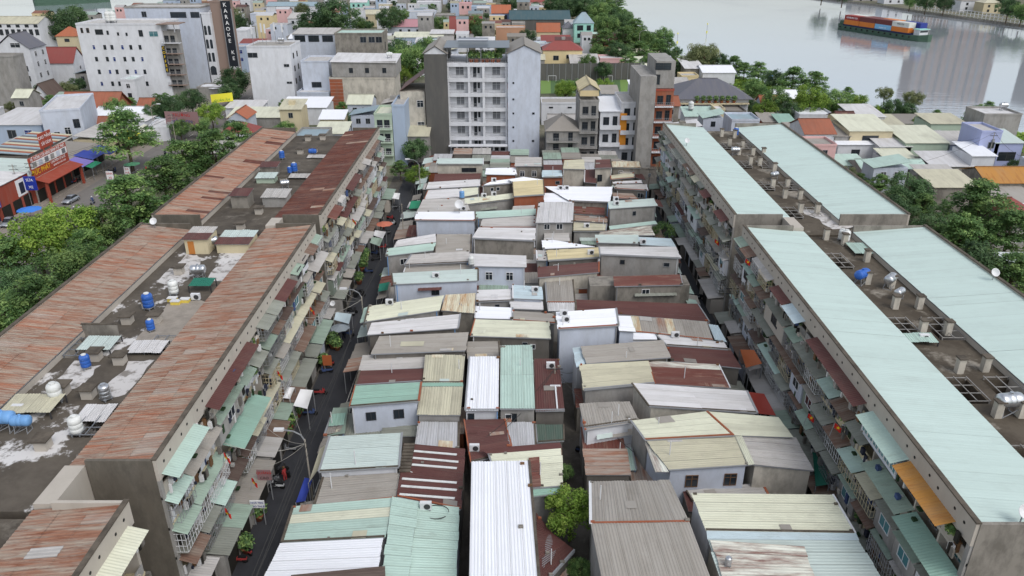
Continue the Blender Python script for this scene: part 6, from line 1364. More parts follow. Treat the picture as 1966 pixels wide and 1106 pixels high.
def container(u, v, z, m, label):
    p = A+e*u+n_*v; t = thing('shipping_container', (p.x, p.y, z), label, 'container', 'containers stacked on the barge')
    obox(t, 'container_body', u, u+12.0, v, v+2.44*2-.1, z, z+2.58, m)
    for k in range(23): obox(t, 'side_rib', u+.4+k*.5, u+.6+k*.5, v-.05, v-.002, z+.2, z+2.4, m)
    for uu in (u, u+11.8): obox(t, 'corner_post', uu, uu+.2, v-.08, v-.051, z, z+2.6, m)
    return t
cs = {}
for tier, (near, farr) in enumerate(((lo_c, fr_lo), (up_c, fr_up))):
    for k in range(4):
        cs[(tier, k)] = container(6.4+k*12.3, 1., 2.02+tier*2.6, near[k], '%s container, %s in the %s tier on the near side of the barge' % (cn[near[k]], od[k], 'lower' if tier == 0 else 'upper'))
        container(6.4+k*12.3+(3 if k == 3 else 0), 5.9, 2.02+tier*2.6, farr[k], '%s container, %s in the %s tier on the far side of the barge' % (cn[farr[k]], od[k], 'lower' if tier == 0 else 'upper'))
def ctext(key, s, m, hh, dz=1.3):
    u = 6.4+key[1]*12.3+6; p = A+e*u+n_*(1-.1); text(cs[key], s, (p.x, p.y, 2.02+key[0]*2.6+dz), e, hh, m)
ctext((1, 0), 'HAMBURG SUD', 'text_white', 1.3); ctext((1, 3), 'WECON', 'text_dark', 1.3, 1.5); ctext((0, 2), 'MAERSK LINE', 'text_white', .9, .9)
A0 = A; A = P(70, 12, -1.6); B2 = P(215, 4, -1.6)
b2_, e, n_, ln = hull('cargo_barge', A, B2, 10, 'dark green barge hull on the water at the top left', 4.5, 'hull_green')
obox(b2_, 'hold_cover', 8, ln-14, 1.5, 8.5, 3., 5.5, 'deck'); obox(b2_, 'wheelhouse', ln-12, ln-6, 2, 8, 3.2, 9, 'wall_white')
# channel markers
for i, (px, py) in enumerate(((1357, 62), (1300, 82))):
    p = P(px, py, -1.6); t = thing('channel_marker', (p.x, p.y, -1.6), '%s channel marker pole standing in the river' % ('right' if i == 0 else 'left'), 'marker', 'channel markers')
    B().cyl((p.x, p.y, -2), .5, 0, 1.2, 10, .3).part('float', 'sign_yellow', t); B().cyl((p.x, p.y, -.8), .1, 0, 4.2, 6).part('pole', 'grey_metal', t); B().cyl((p.x, p.y, 2.8), .4, 0, .9, 8, .05).part('topmark', 'sign_yellow', t)
# far bank fence, houses, trees and the towers whose reflections lie on the water
ff = thing('riverside_fence', tuple(P(1760, 18, 0)), 'long white riverside fence on the far bank at the top right', 'fence')
fa, fz = P(1758, 19, 0), P(2010, 54, 0); nn = 34
for i in range(nn+1):
    p = lerp(fa, fz, i/nn)+Vector((0, 1, 0)); B().box(p.x-.14, p.x+.14, p.y-.14, p.y+.14, 0, 4.2).part('post', 'white_metal', ff)
for z in (.6, 2.4, 4.1):
    B().bar(fa+Vector((0, 1, z)), fz+Vector((0, 1, z)), .18, .22).part('rail', 'white_metal', ff)
for (a, b_, yt, yb, wl, rf, rm, lb) in [(1846, 1888, 2, 22, 'wall_white', 'hip', 'darkgrey', 'white far-bank house with dark roof behind the fence'), (1890, 1925, 6, 26, 'wall_cream', 'hip', 'beige', 'cream far-bank house right of the dark-roofed one'), (1700, 1740, -10, 8, 'wall_white', 'flat', 'lightgrey', 'pale far-bank building at the top edge'), (1640, 1690, -12, 2, 'wall_grey', 'shed', 'rustgrey', 'rusty far-bank shed cut by the top edge')]:
    bld(lb, a, b_, yt, yb, 12, wl, rf, rm, 2.5, wins=grid((.3, .7), (2, 5), 1.4, 1.6, 'dark'), group='buildings on the far bank')
for i, a in enumerate([(1780, 2, 20, 'dark', 'left dark tree on the far bank behind the fence'), (1815, 4, 20, 'dark', 'second dark tree on the far bank behind the fence'), (1938, 14, 24, 'dark', 'big dark tree on the far bank at the right edge'), (1965, 20, 24, 'round', 'tree cut by the right edge on the far bank'), (1750, -4, 20, 'round', 'far-bank tree at the start of the fence'), (1620, -14, 22, 'dark', 'far-bank tree above the barge stern'), (1580, -16, 20, 'round', 'far-bank tree left above the barge'), (1925, 2, 18, 'dark', 'far-bank tree between the houses and the right edge')]): tree(*a, 'trees on the far bank')
for i, (x0, x1, y, hh, m) in enumerate(((420, 503, 830, 118, 'wall_tan'), (528, 600, 800, 112, 'wall_grey'))):
    t = thing('tower_block', ((x0+x1)/2, y, 0), ['wide brown tower block reflected in the river near the barge', 'grey tower block reflected at the right edge of the river', 'lower block reflected beyond the barge'][i], 'tower', 'high-rises across the river')
    B().box(x0, x1, y, y+24, 0, hh).part('wall', m, t)
    nb = int((x1-x0)/8)
    for k in range(nb):
        xx = x0+2+k*8; B().box(xx, xx+2.6, y-.35, y-.01, 4, hh-3).part('window_strip', 'glass' if k % 2 else 'curtain', t)
    for k in range(1, int(hh/7)): B().box(x0-.2, x1+.2, y-.7, y-.36, k*7, k*7+.8).part('floor_band', 'wall_white' if k % 2 else 'wall_tan', t)

# ================================================================== THE REST OF THE TOWN
from mathutils.geometry import intersect_point_tri_2d
def inside(x, y, poly):
    c = False; j = len(poly)-1
    for i in range(len(poly)):
        xi, yi = poly[i][0], poly[i][1]; xj, yj = poly[j][0], poly[j][1]
        if (yi > y) != (yj > y) and x < (xj-xi)*(y-yi)/(yj-yi)+xi: c = not c
        j = i
    return c
fl_ = random.Random(23)
FOOT += [(-54, -24, -10, 161), (-30, 60, -10, 198), (30, 60, -10, 166), (-117, -80, -20, 330), (Pp[0].x-2, Pp[1].x+2, Pp[0].y-3, Pp[2].y+3), (-54, -24, 160, 172)]
ZN = [((-420, -118, 175, 330), 'left of the main road', 260, (3.5, 6.5)), ((-80, -5, 165, 260), 'behind the left blocks', 90, (3.5, 6.)), ((-330, 160, 330, 700), 'at the top of the town', 700, (4, 9)), ((-160, 70, 200, 340), 'around the hotel', 220, (3.5, 6.)), ((60, 200, 100, 260), 'right of the right blocks', 300, (3.2, 5.5))]
RMN = {'offwhite': 'off-white', 'white': 'white', 'lightgrey': 'light grey', 'grey': 'grey', 'mint': 'mint', 'palemint': 'pale mint', 'cream': 'cream', 'redtile': 'red tile', 'terracotta': 'terracotta', 'beige': 'beige', 'slate': 'slate grey', 'maroon': 'dark red', 'orangetile': 'orange tile', 'bluegrey': 'blue-grey'}
RML = ['offwhite']*5+['white']*3+['lightgrey']*4+['grey']*3+['mint', 'palemint', 'palemint', 'cream', 'redtile', 'terracotta', 'beige', 'slate', 'maroon', 'orangetile', 'bluegrey']
WML = ['wall_white']*4+['wall_bluewhite']*3+['wall_grey']*3+['wall_cream', 'wall_paleblue', 'wall_pink', 'wall_concrete', 'wall_yellow']
PREP = {'behind', 'beside', 'between', 'at', 'in', 'left', 'right', 'near', 'over', 'below', 'by', 'on', 'next', 'around', 'above', 'with', 'and', 'among', 'facing', 'overhanging', 'partly', 'along', 'just', 'meeting', 'crossed', 'ending', 'edged', 'squeezed', 'peeking', 'half', 'cut', 'under', 'across'}
def short(lb):
    w_ = lb.split(); out = []
    for i, t in enumerate(w_):
        t2 = t.strip(',')
        if (i >= 3 and t2 in PREP and t2 != 'with') or i >= 8: break
        out.append(t2)
        if t.endswith(',') and i >= 2: break
    while out and (out[-1] in PREP or out[-1] in ('a', 'the', 'of', 'its', 'two', 'one', 'white', 'dark', 'small')) and len(out) > 2: out.pop()
    return ' '.join(out)
USED = {}
def near_label(head, x, y, named):
    best = sorted(named, key=lambda n: (n[0]-x)**2+((n[1]-y)*.8)**2)
    for (nx, ny, nl) in best[:25]:
        dx, dy = x-nx, y-ny; rel = ('behind' if dy > 0 else 'in front of') if abs(dy) > abs(dx) else ('right of' if dx > 0 else 'left of')
        lb = '%s %s the %s' % (head, rel, nl)
        if lb not in USED and len(lb.split()) <= 16: USED[lb] = 1; return lb
    lb = '%s %s the %s' % (head, 'near', best[0][2]); return lb
NAMED = [(o.location.x, o.location.y, short(o['label'])) for o in COL.objects if o.parent is None and o.get('category') in ('house', 'building', 'hotel', 'villa', 'townhouse', 'warehouse', 'shop') and o.location.y > 100]
cand = []; WOOD = (38, 112, 325, 620); FOOT.append(WOOD)
for (zx0, zx1, zy0, zy1), zn, tries, hr in ZN:
    for _ in range(tries):
        x, y = fl_.uniform(zx0, zx1), fl_.uniform(zy0, zy1); w_, d_ = fl_.uniform(4.5, 9), fl_.uniform(5, 10); hh = fl_.uniform(*hr)
        zc = y*CP+CAMZ*SP; px = 983+FPX*x/zc
        if not -60 < px < 2030: continue
        if not all(inside(x+a, y+b_, land) for a, b_ in ((-w_, -8), (w_, -8), (-w_, d_+14), (w_, d_+14))): continue
        bb = (x-w_/2, x+w_/2, y, y+d_)
        if any(bb[0] < f[1] and bb[1] > f[0] and bb[2] < f[3] and bb[3] > f[2] for f in FOOT): continue
        rm = fl_.choice(RML); wl = fl_.choice(WML); kind = fl_.choice(['gx', 'gy', 'hip']) if rm in ('redtile', 'terracotta', 'slate', 'orangetile') else fl_.choice(['flat', 'shed', 'shed', 'shedr', 'gx'])
        if fl_.random() < .25: hh *= 1.5
        FOOT.append((bb[0]-.3, bb[1]+.3, bb[2]-.8, bb[3]+.3)); cand.append((y, x, w_, d_, hh, rm, wl, kind, zn))
cand.sort(); FOOT.remove(WOOD)
for (y, x, w_, d_, hh, *_) in cand: reg(Vector((x-w_/2, y+d_, hh)), Vector((x+w_/2, y+d_, hh)), Vector((x+w_/2, y, hh)), Vector((x-w_/2, y, hh)))
def seen(p):
    o = Vector((0, 0, CAMZ)); d = p-o; ln = d.length
    for t in ROOFTRI:
        hp = intersect_ray_tri(t[0], t[1], t[2], d, o, True)
        if hp is not None and (hp-o).length < ln-.4: return False
    return True
nfill = 0; rest = B(); rmats = []
def mslot(m):
    if m not in rmats: rmats.append(m)
    return rmats.index(m)
KEEP = 300-len([o for o in COL.objects if o.name.split('.')[0] == 'house'])
for (y, x, w_, d_, hh, rm, wl, kind, zn) in cand:
    fl = Vector((x-w_/2, y, hh)); fr = Vector((x+w_/2, y, hh)); br = Vector((x+w_/2, y+d_, hh)); bl = Vector((x-w_/2, y+d_, hh))
    py = 553-FPX*tan(atan((hh-CAMZ)/y)+PITCH)
    vis = py > -12 and sum(seen(p+Vector((0, 0, .3))) for p in (fl, fr, br, bl, (fl+br)/2, (fl+fr)/2)) >= 2
    if not vis: continue
    if nfill >= KEEP:
        rest.mi(mslot(wl)).box(fl.x, fr.x, fl.y, bl.y, 0, hh); up = Vector((0, 0, 1.2 if kind != 'flat' else .2)); e_ = Vector((.3, 0, 0))
        rest.mi(mslot(rm)).quad(fl-e_, fr+e_, (fr+br)/2+e_+up, (fl+bl)/2-e_+up).quad((fl+bl)/2-e_+up, (fr+br)/2+e_+up, br+e_, bl-e_)
        rest.mi(mslot('glass'))
        for u in (.3, .7): c = lerp(fl, fr, u); rest.box(c.x-.5, c.x+.5, c.y-.05, c.y-.01, hh-2.2, hh-1.)
        continue
    t = thing('house', (x, y, 0), near_label('%s-roofed house' % RMN[rm], x, y+d_/2, NAMED), 'house', 'small background houses '+zn); t['_wm'] = wl
    B().prism([(p.x, p.y) for p in (fl, fr, br, bl)], 0, hh).part('wall', wl, t); roof_on(t, [fl, fr, br, bl], kind, rm, 1.4 if kind not in ('gx', 'gy', 'hip') else 2., .4)
    facewins(t, fl, fr, hh, [(u, dd, 1.1, 1.3, fl_.choice(['dark', 'white', 'plain'])) for dd in ((1.6,) if hh < 5 else (1.6, 4.6)) for u in ((.3, .7) if w_ > 6 else (.5,))])
    if fl_.random() < .3: B().box(x-1, x+.6, y+d_*.4, y+d_*.4+1.6, hh+.02, hh+1.8).part('stair_box', wl, t)
    nfill += 1
if rest.v:
    o = link('distant_houses', rest.mesh(rmats, name='distant_houses')); o['kind'] = 'stuff'; tag(o, 'mass of small distant houses at the top of the town', 'distant houses')
ntree = 0
for (zx0, zx1, zy0, zy1), zn, tries, hr in ZN:
    for _ in range(tries//2):
        x, y = fl_.uniform(zx0, zx1), fl_.uniform(zy0, zy1); r = fl_.uniform(2., 4.2); zc = y*CP+CAMZ*SP; px = 983+FPX*x/zc
        if not -30 < px < 2000 or not inside(x, y+4, land) or any(x-r*.7 < f[1] and x+r*.7 > f[0] and y-r*.7 < f[3] and y+r*.7 > f[2] for f in FOOT): continue
        o = thing('tree', (x, y, 0), near_label('small tree', x, y, NAMED), 'tree', 'small trees '+zn); tr, cr_ = proto(fl_.choice(['dark', 'dark', 'round', 'street', 'olive']), fl_.randrange(3)); s = r/5
        o.scale = (s, s, s*.9); o.rotation_euler = (0, 0, fl_.uniform(0, 6)); link('trunk', tr, o); link('crown', cr_, o); FOOT.append((x-r*.6, x+r*.6, y-r*.6, y+r*.6)); ntree += 1
WN = 0
for _ in range(400):
    x, y = fl_.uniform(30, 112), fl_.uniform(325, 620); r = fl_.uniform(3.5, 6.5)
    if WN >= 46 or not inside(x, y+3, land) or any(x-r*.6 < f[1] and x+r*.6 > f[0] and y-r*.6 < f[3] and y+r*.6 > f[2] for f in FOOT): continue
    o = thing('tree', (x, y, 0), near_label('river wood tree', x, y, NAMED), 'tree', 'trees of the river wood'); tr, cr_ = proto(fl_.choice(['dark', 'round', 'street', 'tall']), fl_.randrange(3)); s = r/5
    o.scale = (s, s, s*.95); o.rotation_euler = (0, 0, fl_.uniform(0, 6)); link('trunk', tr, o); link('crown', cr_, o); FOOT.append((x-r*.5, x+r*.5, y-r*.5, y+r*.5)); WN += 1
# low roofs filling the gaps between the packed houses
ngap = 0; NH = [(q[2].x/2+q[3].x/2, (q[0].y+q[2].y)/2, short(t['label'])) for t, q in HOUSES]
for cx0, cx1 in ((-18.8, 4.2), (7.4, 25.8)):
    nx = 5 if cx0 < 0 else 4; wx = (cx1-cx0)/nx; y = 28.
    while y < 186:
        dy = fl_.uniform(3.2, 5.2)
        for i in range(nx):
            z = fl_.uniform(2.6, 3.9); x0, x1 = cx0+i*wx, cx0+(i+1)*wx-.15; q = [Vector((x0, y+dy-.15, z+.3)), Vector((x1, y+dy-.15, z+.3)), Vector((x1, y, z)), Vector((x0, y, z))]
            if sum(seen(lerp(lerp(q[0], q[1], u), lerp(q[3], q[2], u), v)) for u in (.1, .5, .9) for v in (.1, .5, .9)) < 4: continue
            rm = fl_.choice(['grey', 'darkgrey', 'mossgrey', 'maroon', 'rustgrey', 'maroonrust', 'lightgrey', 'rustred', 'mossgreen', 'greyribbed']); nm = {'grey': 'grey', 'darkgrey': 'dark grey', 'mossgrey': 'mossy grey', 'maroon': 'dark red', 'rustgrey': 'rusty grey', 'maroonrust': 'peeling dark red', 'lightgrey': 'light grey', 'rustred': 'rusty red', 'mossgreen': 'mossy green', 'greyribbed': 'ribbed grey'}[rm]
            t = thing('lean_to', ((x0+x1)/2, y, 0), near_label('low %s lean-to roof' % nm, (x0+x1)/2, y+dy/2, NH), 'lean-to', 'low lean-tos in the gaps, '+nm)
            r = slab(*q, .08, 'grey_metal', t); sheets(*q, rm, r, fl_.choice(['lr', 'fb']), 1.2, ribs=3)
            B().prism([(q[3].x+.1, q[3].y+.1, q[3].z-.1), (q[2].x-.1, q[2].y+.1, q[2].z-.1), (q[1].x-.1, q[1].y-.1, q[1].z-.1), (q[0].x+.1, q[0].y-.1, q[0].z-.1)], 0, 0).part('wall', fl_.choice(['wall_grey', 'wall_concrete', 'wall_darkgrey', 'wall_brick']), t); ngap += 1
        y += dy
# lean-tos of the houses over the edges of both lanes
for x0, x1, sgn, ln_ in ((-21.3, -18.7, -1, 'left street'), (25.6, 28.2, 1, 'right alley')):
    y = 30.
    while y < 185:
        dy = fl_.uniform(2.6, 5.5)
        if fl_.random() < .72:
            hi = fl_.uniform(2.7, 3.6); ww = fl_.uniform(.5, 1.) ; xa, xb = (x1-(x1-x0)*ww, x1) if sgn < 0 else (x0, x0+(x1-x0)*ww); zl_, zr_ = (hi-.4, hi) if sgn < 0 else (hi, hi-.4)
            q = [Vector((xa, y+dy-.2, zl_)), Vector((xb, y+dy-.2, zr_)), Vector((xb, y, zr_)), Vector((xa, y, zl_))]
            rm = fl_.choice(['mossgrey', 'mossgreen', 'grey', 'rustgrey', 'maroonrust', 'darkgrey', 'palemint', 'offwhite', 'mint']); nm = {'mossgrey': 'mossy grey', 'mossgreen': 'mossy green', 'grey': 'grey', 'rustgrey': 'rusty grey', 'maroonrust': 'peeling dark red', 'darkgrey': 'dark grey', 'palemint': 'pale mint', 'offwhite': 'off-white', 'mint': 'mint'}[rm]
            t = thing('street_awning', ((xa+xb)/2, y, 0), near_label('%s awning over the %s' % (nm, ln_), (xa+xb)/2, y+dy/2, NH), 'awning', 'awnings of the houses along the '+ln_)
            sheets(*q, rm, t, 'lr', 1.1, ribs=3, name='awning_sheet')
            xo_ = xa if sgn < 0 else xb
            for yy in (y+.1, y+dy-.3): B().box(xo_-.04, xo_+.04, yy, yy+.08, 0, hi-.45).part('post', 'grey_metal', t)
        y += dy
print('FILL', nfill, ntree, ngap)
# ================================================================== SMALL THINGS
def copies(kind):
    return SHARED.setdefault(('set', kind), {})
def tank_meshes(kind, m):
    k = ('tank', kind, m)
    if k not in SHARED:
        if kind == 'v':
            b = B(); b.lathe([(.5, 0), (.56, .05), (.56, .4), (.53, .43), (.56, .46), (.56, .85), (.53, .88), (.56, .91), (.56, 1.25), (.48, 1.42), (.25, 1.5)], 18)
            l_ = B(); l_.lathe([(.27, 1.5), (.27, 1.6), (.1, 1.64)], 14)
            s_ = B()
            for x in (-.35, .35):
                for y in (-.35, .35): s_.box(x-.05, x+.05, y-.05, y+.05, -.35, 0)
            s_.box(-.5, .5, -.5, .5, -.08, -.001)
        else:
            b = B(); b.lathe([(.25, -.95), (.5, -.85), (.55, -.7), (.55, -.25), (.53, -.22), (.55, -.19), (.55, .19), (.53, .22), (.55, .25), (.55, .7), (.5, .85), (.25, .95)], 18, (0, 0, .55), 'x')
            l_ = B(); l_.cyl((0, 0, 1.08), .14, 0, .14, 10)
            s_ = B()
            for x in (-.6, .6):
                for y in (-.45, .45): s_.bar((x, y, -.7), (x, y*.7, .12), .06)
                s_.bar((x, -.5, -.68), (x, .5, -.68), .06)
            for y in (-.45, .45): s_.bar((-.6, y, -.68), (.6, y, -.05), .05)
        SHARED[k] = (b.mesh(m, True, 'tank_body'), l_.mesh('tank_white' if kind == 'v' and m != 'steel' else m, False, 'tank_lid'), s_.mesh('grey_metal', False, 'tank_stand'))
    return SHARED[k]
def tank(px, py, kind, m, label, s=1., rz=None, dz=0.):
    p = hit(px, py); b, l_, st = tank_meshes(kind, m); s *= .88
    lift = (.35 if kind == 'v' else .7)*s
    o = thing('water_tank', (p.x, p.y, p.z+dz), label, 'water tank', 'rooftop water tanks')
    for nm, me in (('tank_body', b), ('tank_lid', l_), ('tank_stand', st)):
        c = link(nm, me, o); c.location = (0, 0, lift/s)
    o.scale = (s, s, s); o.rotation_euler = (0, 0, trn.uniform(0, 3) if rz is None else rz); return o
for a in [(287, 594, 'v', 'tank_blue', 'larger blue upright tank on the near left block terrace', 1.2), (291, 636, 'v', 'tank_blue', 'small blue tank beside a stack near the hatch frame', .85), (167, 708, 'v', 'tank_blue', 'blue tank with pale lid on the whitewashed patch', .95), (110, 772, 'v', 'tank_white', 'white upright tank left of the ribbed steel tank', 1.2), (205, 768, 'v', 'steel', 'ribbed steel tank standing on the near left block', 1.0),
          (12, 826, 'h', 'tank_paleblue', 'left of two pale blue lying tanks at the left edge', 1.2, 0), (46, 828, 'h', 'tank_paleblue', 'right of two pale blue lying tanks near the left edge', 1.0, 0), (150, 834, 'v', 'tank_white', 'white tank beside the near left block hatch', 1.1), (383, 534, 'h', 'steel', 'lying steel tank between whitewashed patches', 1.1, .1), (407, 478, 'h', 'steel', 'lying steel tank between two roof sheds', 1.1, .5), (335, 566, 'v', 'tank_white', 'pale tank beside the green net on the near left block', 1.1),
          (566, 332, 'v', 'tank_blue', 'taller of two blue tanks on the far left block', 1.1), (557, 334, 'v', 'tank_blue', 'shorter of two blue tanks on the far left block', .8), (542, 306, 'v', 'tank_blue', 'blue tank at the rusty roof edge of the far left block', 1.), (601, 300, 'h', 'tank_blue', 'lying blue tank on the far left block', .9, 0), (548, 362, 'h', 'steel', 'solar heater tank beside the far left block sheds', .9, .4),
          (1652, 545, 'h', 'tank_blue', 'lying blue tank between the mint roofs of the near right block', 1.2, .6), (1706, 553, 'h', 'steel', 'lying steel tank right of the blue tank on the near right block', 1.15, .8), (1724, 575, 'h', 'steel', 'steel tank in front of the other steel tank on the near right block', .9, .7), (1615, 462, 'v', 'tank_white', 'left of two pale tanks at the gap between right blocks', 1.), (1622, 466, 'v', 'tank_white', 'right of two pale tanks at the gap between right blocks', 1.1), (1930, 795, 'h', 'steel', 'large steel tank on a frame at the right edge', 1.35, .15),
          (1486, 318, 'h', 'tank_blue', 'small blue tank beside the far right mint roof', .9, 0), (1412, 262, 'v', 'tank_blue', 'blue tank at the far end of the far right block', 1.1), (1486, 345, 'h', 'steel', 'steel tank on the far right block terrace', .9, .6), (1411, 298, 'h', 'steel', 'lying steel tanks near the far right block stacks', 1., 0),
          (672, 56, 'h', 'steel', 'ball-like steel tank on the stained concrete tower', 1.5, 1.2), (540, 84, 'h', 'steel', 'steel tank among antennas on the tall white house', 1.3, 0), (744, 200, 'v', 'steel', 'round steel tank on the narrow green house', 1.5), (1284, 120, 'h', 'steel', 'steel tank above the bright red hip roof', 1.6, 1.2), (1326, 212, 'v', 'tank_white', 'white tank beside the slate villa', 1.6), (1222, 186, 'h', 'steel', 'steel tank on the orange-striped townhouse', 1.2, .8), (210, 44, 'v', 'tank_white', 'left of two tall roof tanks on the white block', 2.2), (218, 44, 'v', 'tank_white', 'right of two tall roof tanks on the white block', 2.2),
          (1925, 212, 'h', 'steel', 'steel tank on the grey house at the right edge', 1.3, 0), (887, 382, 'v', 'tank_paleblue', 'pale blue tank among the far left column roofs', 1.), (905, 510, 'v', 'tank_white', 'small white tank beside the white two-storey house', .9), (1397, 1086, 'v', 'steel', 'small steel ventilator drum on the rusty lower roof', .55), (1640, 260, 'h', 'steel', 'steel tank on the broad cream roof terrace', 1.2, 0), (1690, 345, 'h', 'steel', 'steel tank on the long mint gable roof', 1.1, .4), (748, 112, 'h', 'tank_white', 'white lying tank behind the stained concrete tower', 1.2, 0), (1477, 160, 'v', 'tank_blue', 'blue tank among riverside trees behind the slate villa', 2.)]: tank(*a)
# air conditioners
def ac_meshes():
    if 'ac' not in SHARED:
        b = B(); b.box(-.42, .42, -.16, .16, .08, .68); f = B(); f.lathe([(.24, 0), (.24, .02), (.05, .03)], 14, (.1, -.19, .38), 'y'); g = B(); g.box(-.35, -.25, -.18, .18, 0, .08).box(.25, .35, -.18, .18, 0, .08)
        SHARED['ac'] = (b.mesh('white_metal', name='casing'), f.mesh('dark_metal', name='fan_grille'), g.mesh('grey_metal', name='bracket'))
    return SHARED['ac']
def ac(px, py, where, s=1.2, rz=0.):
    p = hit(px, py); o = thing('air_conditioner', p, 'white air conditioner unit '+where, 'air conditioner', 'rooftop air conditioners')
    for nm, me in zip(('casing', 'fan_grille', 'bracket'), ac_meshes()): link(nm, me, o)
    o.scale = (s, s, s); o.rotation_euler = (0, 0, rz)
for a in [(911, 866, 'on the dark red roof behind the long white roof'), (1057, 707, 'on the dark red alley roof with white pipe'), (1082, 606, 'farther of two on the tall white house'), (1086, 618, 'nearer of two on the tall white house'), (1241, 655, 'on the grey fibre-cement roof'), (748, 585, 'left one on the cream roof with rusty square'), (773, 575, 'right one on the cream roof with rusty square'), (818, 978, 'with coiled hose on the mint gabled roof'), (38, 792, 'on the sheet roof at the near left block edge'), (837, 533, 'on the long white roof'),
          (948, 349, 'on the far grey house with white ridge'), (929, 379, 'left one on the cream strip roof'), (948, 376, 'right one on the cream strip roof'), (889, 404, 'behind the white cube house'), (1075, 364, 'left one on the broad white roof'), (1087, 364, 'right one on the broad white roof'), (1142, 389, 'at the front edge of the broad white roof'), (1182, 386, 'farther one on the grey steel house'), (1183, 394, 'nearer one on the grey steel house'), (1126, 437, 'on the beige-grey strip roof'), (1234, 468, 'on the pale blue-mint roof'), (1134, 489, 'on the yellow ribbed roof'), (377, 576, 'beside the green net on the near left block'), (1772, 655, 'on the small mint sheet of the near right block'), (1027, 560, 'on the pale blue alley roof'), (1296, 648, 'on the thin white roof')]: ac(*a)
p = hit(838, 985); b = B(); pts = [p+Vector((1.1*cos(t*.35), .9*sin(t*.35), .12)) for t in range(17)]; b.tube(pts, .03); tag(b.part('hose', 'wire', None), 'coiled dark hose beside the air conditioner on the mint roof', 'hose')
# dish antennas
def dish(px, py, label, s=1., rz=0.):
    if 'dish' not in SHARED:
        b = B(); b.lathe([(.02, 0), (.25, .05), (.42, .16), (.5, .26), (.49, .28), (.4, .18), (.02, .03)], 16); g = B(); g.box(-.03, .03, -.03, .03, 0, .9); SHARED['dish'] = (b.mesh('white_metal', True, 'reflector'), g.mesh('grey_metal', False, 'mast'))
    p = hit(px, py); o = thing('dish_antenna', p, label, 'antenna', 'dish antennas'); o.scale = (s, s, s); o.rotation_euler = (0, 0, rz)
    c = link('reflector', SHARED['dish'][0], o); c.location = (0, 0, .95); c.rotation_euler = (radians(55), 0, 0); link('mast', SHARED['dish'][1], o)
for a in [(1958, 1004, 'white dish at the bottom right roof corner', 1.1), (882, 409, 'pale dish on the roof behind the white cube house', 1.6), (1905, 538, 'white dish among trees at the right parapet', 1.), (74, 582, 'white dish on the near left block parapet', 1.2, 1.), (298, 178+260, 'white dish on the left parapet beside the trees', 1.), (1318, 280, 'dark dish on the far right mint roof', 1.), (640, 592, 'small dish over the left street lean-tos', .8)]: dish(*a)
# sheds and hatches on the left block terraces
def shed(label, px, py, w_, d_, hgt, wall, rm, rz=0., rm2=None, name='rooftop_shed'):
    p = hit(px, py); t = thing(name, p, label, 'shed', 'rooftop sheds')
    x0, x1, y0, y1 = p.x-w_/2, p.x+w_/2, p.y, p.y+d_
    B().box(x0, x1, y0, y1, p.z, p.z+hgt).part('wall', wall, t)
    q = [Vector((x0-.2, y1+.2, p.z+hgt+.35)), Vector((x1+.2, y1+.2, p.z+hgt+.35)), Vector((x1+.2, y0-.25, p.z+hgt+.05)), Vector((x0-.2, y0-.25, p.z+hgt+.05))]
    m1 = lerp(q[0], q[3], .5); m2 = lerp(q[1], q[2], .5)
    r = slab(*q, .06, 'grey_metal', t)
    if rm2: sheets(q[0], q[1], m2, m1, rm2, r, 'fb'); sheets(m1, m2, q[2], q[3], rm, r, 'fb')
    else: sheets(*q, rm, r, 'fb')
    return t
s_ = shed('beige roof shed with dark red porch roof and orange door', 380, 488, 3.0, 3.6, 2.1, 'wall_cream', 'maroon', rm2='lightgrey')
p = hit(380, 488); B().box(p.x-1.1, p.x-.3, p.y-.05, p.y-.01, p.z+.02, p.z+1.8).part('door', 'wood_orange', s_)
shed('low roof shed with dark red roof and white back sheet beside the steel tank', 448, 486, 4.2, 4., 1.3, 'wall_cream', 'maroon', rm2='palemint')
shed('square mossy roof shed with dark red lid on the far left block', 462, 400, 2.6, 2.6, 2., 'wall_concrete', 'maroon'); shed('pale flat box shed on the far left block', 528, 398, 3.6, 3., 1.6, 'wall_grey', 'lightgrey'); shed('mossy shed with thin red roof at the rusty roof edge', 517, 338, 2.8, 2., 1.6, 'wall_concrete', 'maroon')
shed('mint roofed low shed in the middle of the far left block', 510, 352, 3., 2., .9, 'wall_green', 'palemint')
def flatsheet(label, px, py, w_, d_, m, hgt=.5, rz=0., name='roof_panel', tilt=.15):
    p = hit(px, py); t = thing(name, p, label, 'roof panel', 'loose panels on the terraces')
    q = [Vector((p.x-w_/2, p.y+d_, p.z+hgt+tilt)), Vector((p.x+w_/2, p.y+d_, p.z+hgt+tilt)), Vector((p.x+w_/2, p.y, p.z+hgt)), Vector((p.x-w_/2, p.y, p.z+hgt))]
    sheets(*q, m, t, 'fb', 1., name='sheet')
    for c in q: B().box(c.x-.05, c.x+.05, c.y-.05, c.y+.05, p.z, c.z-.03).part('post', 'dark_metal', t)
flatsheet('white sheet cover over the light well on the near left block', 180, 680, 3.4, 2.6, 'palemint'); flatsheet('striped white and dark sheet hatch on the near left block', 275, 684, 3.6, 2.2, 'offwhite', .4); flatsheet('rusty framed hatch with white sheet near the left edge', 172, 815, 2.8, 2.4, 'offwhite', .3); flatsheet('grey fibre sheet lean roof at the left edge of the near block', 50, 805, 4.5, 2.6, 'beige', .7)
flatsheet('small pale blue sheet beside the mint roof at the right block gap', 1660, 492, 2.6, 3.4, 'mint', .4); flatsheet('mint sheet cover under an air conditioner on the near right block', 1772, 665, 3., 1.6, 'mint', .5)
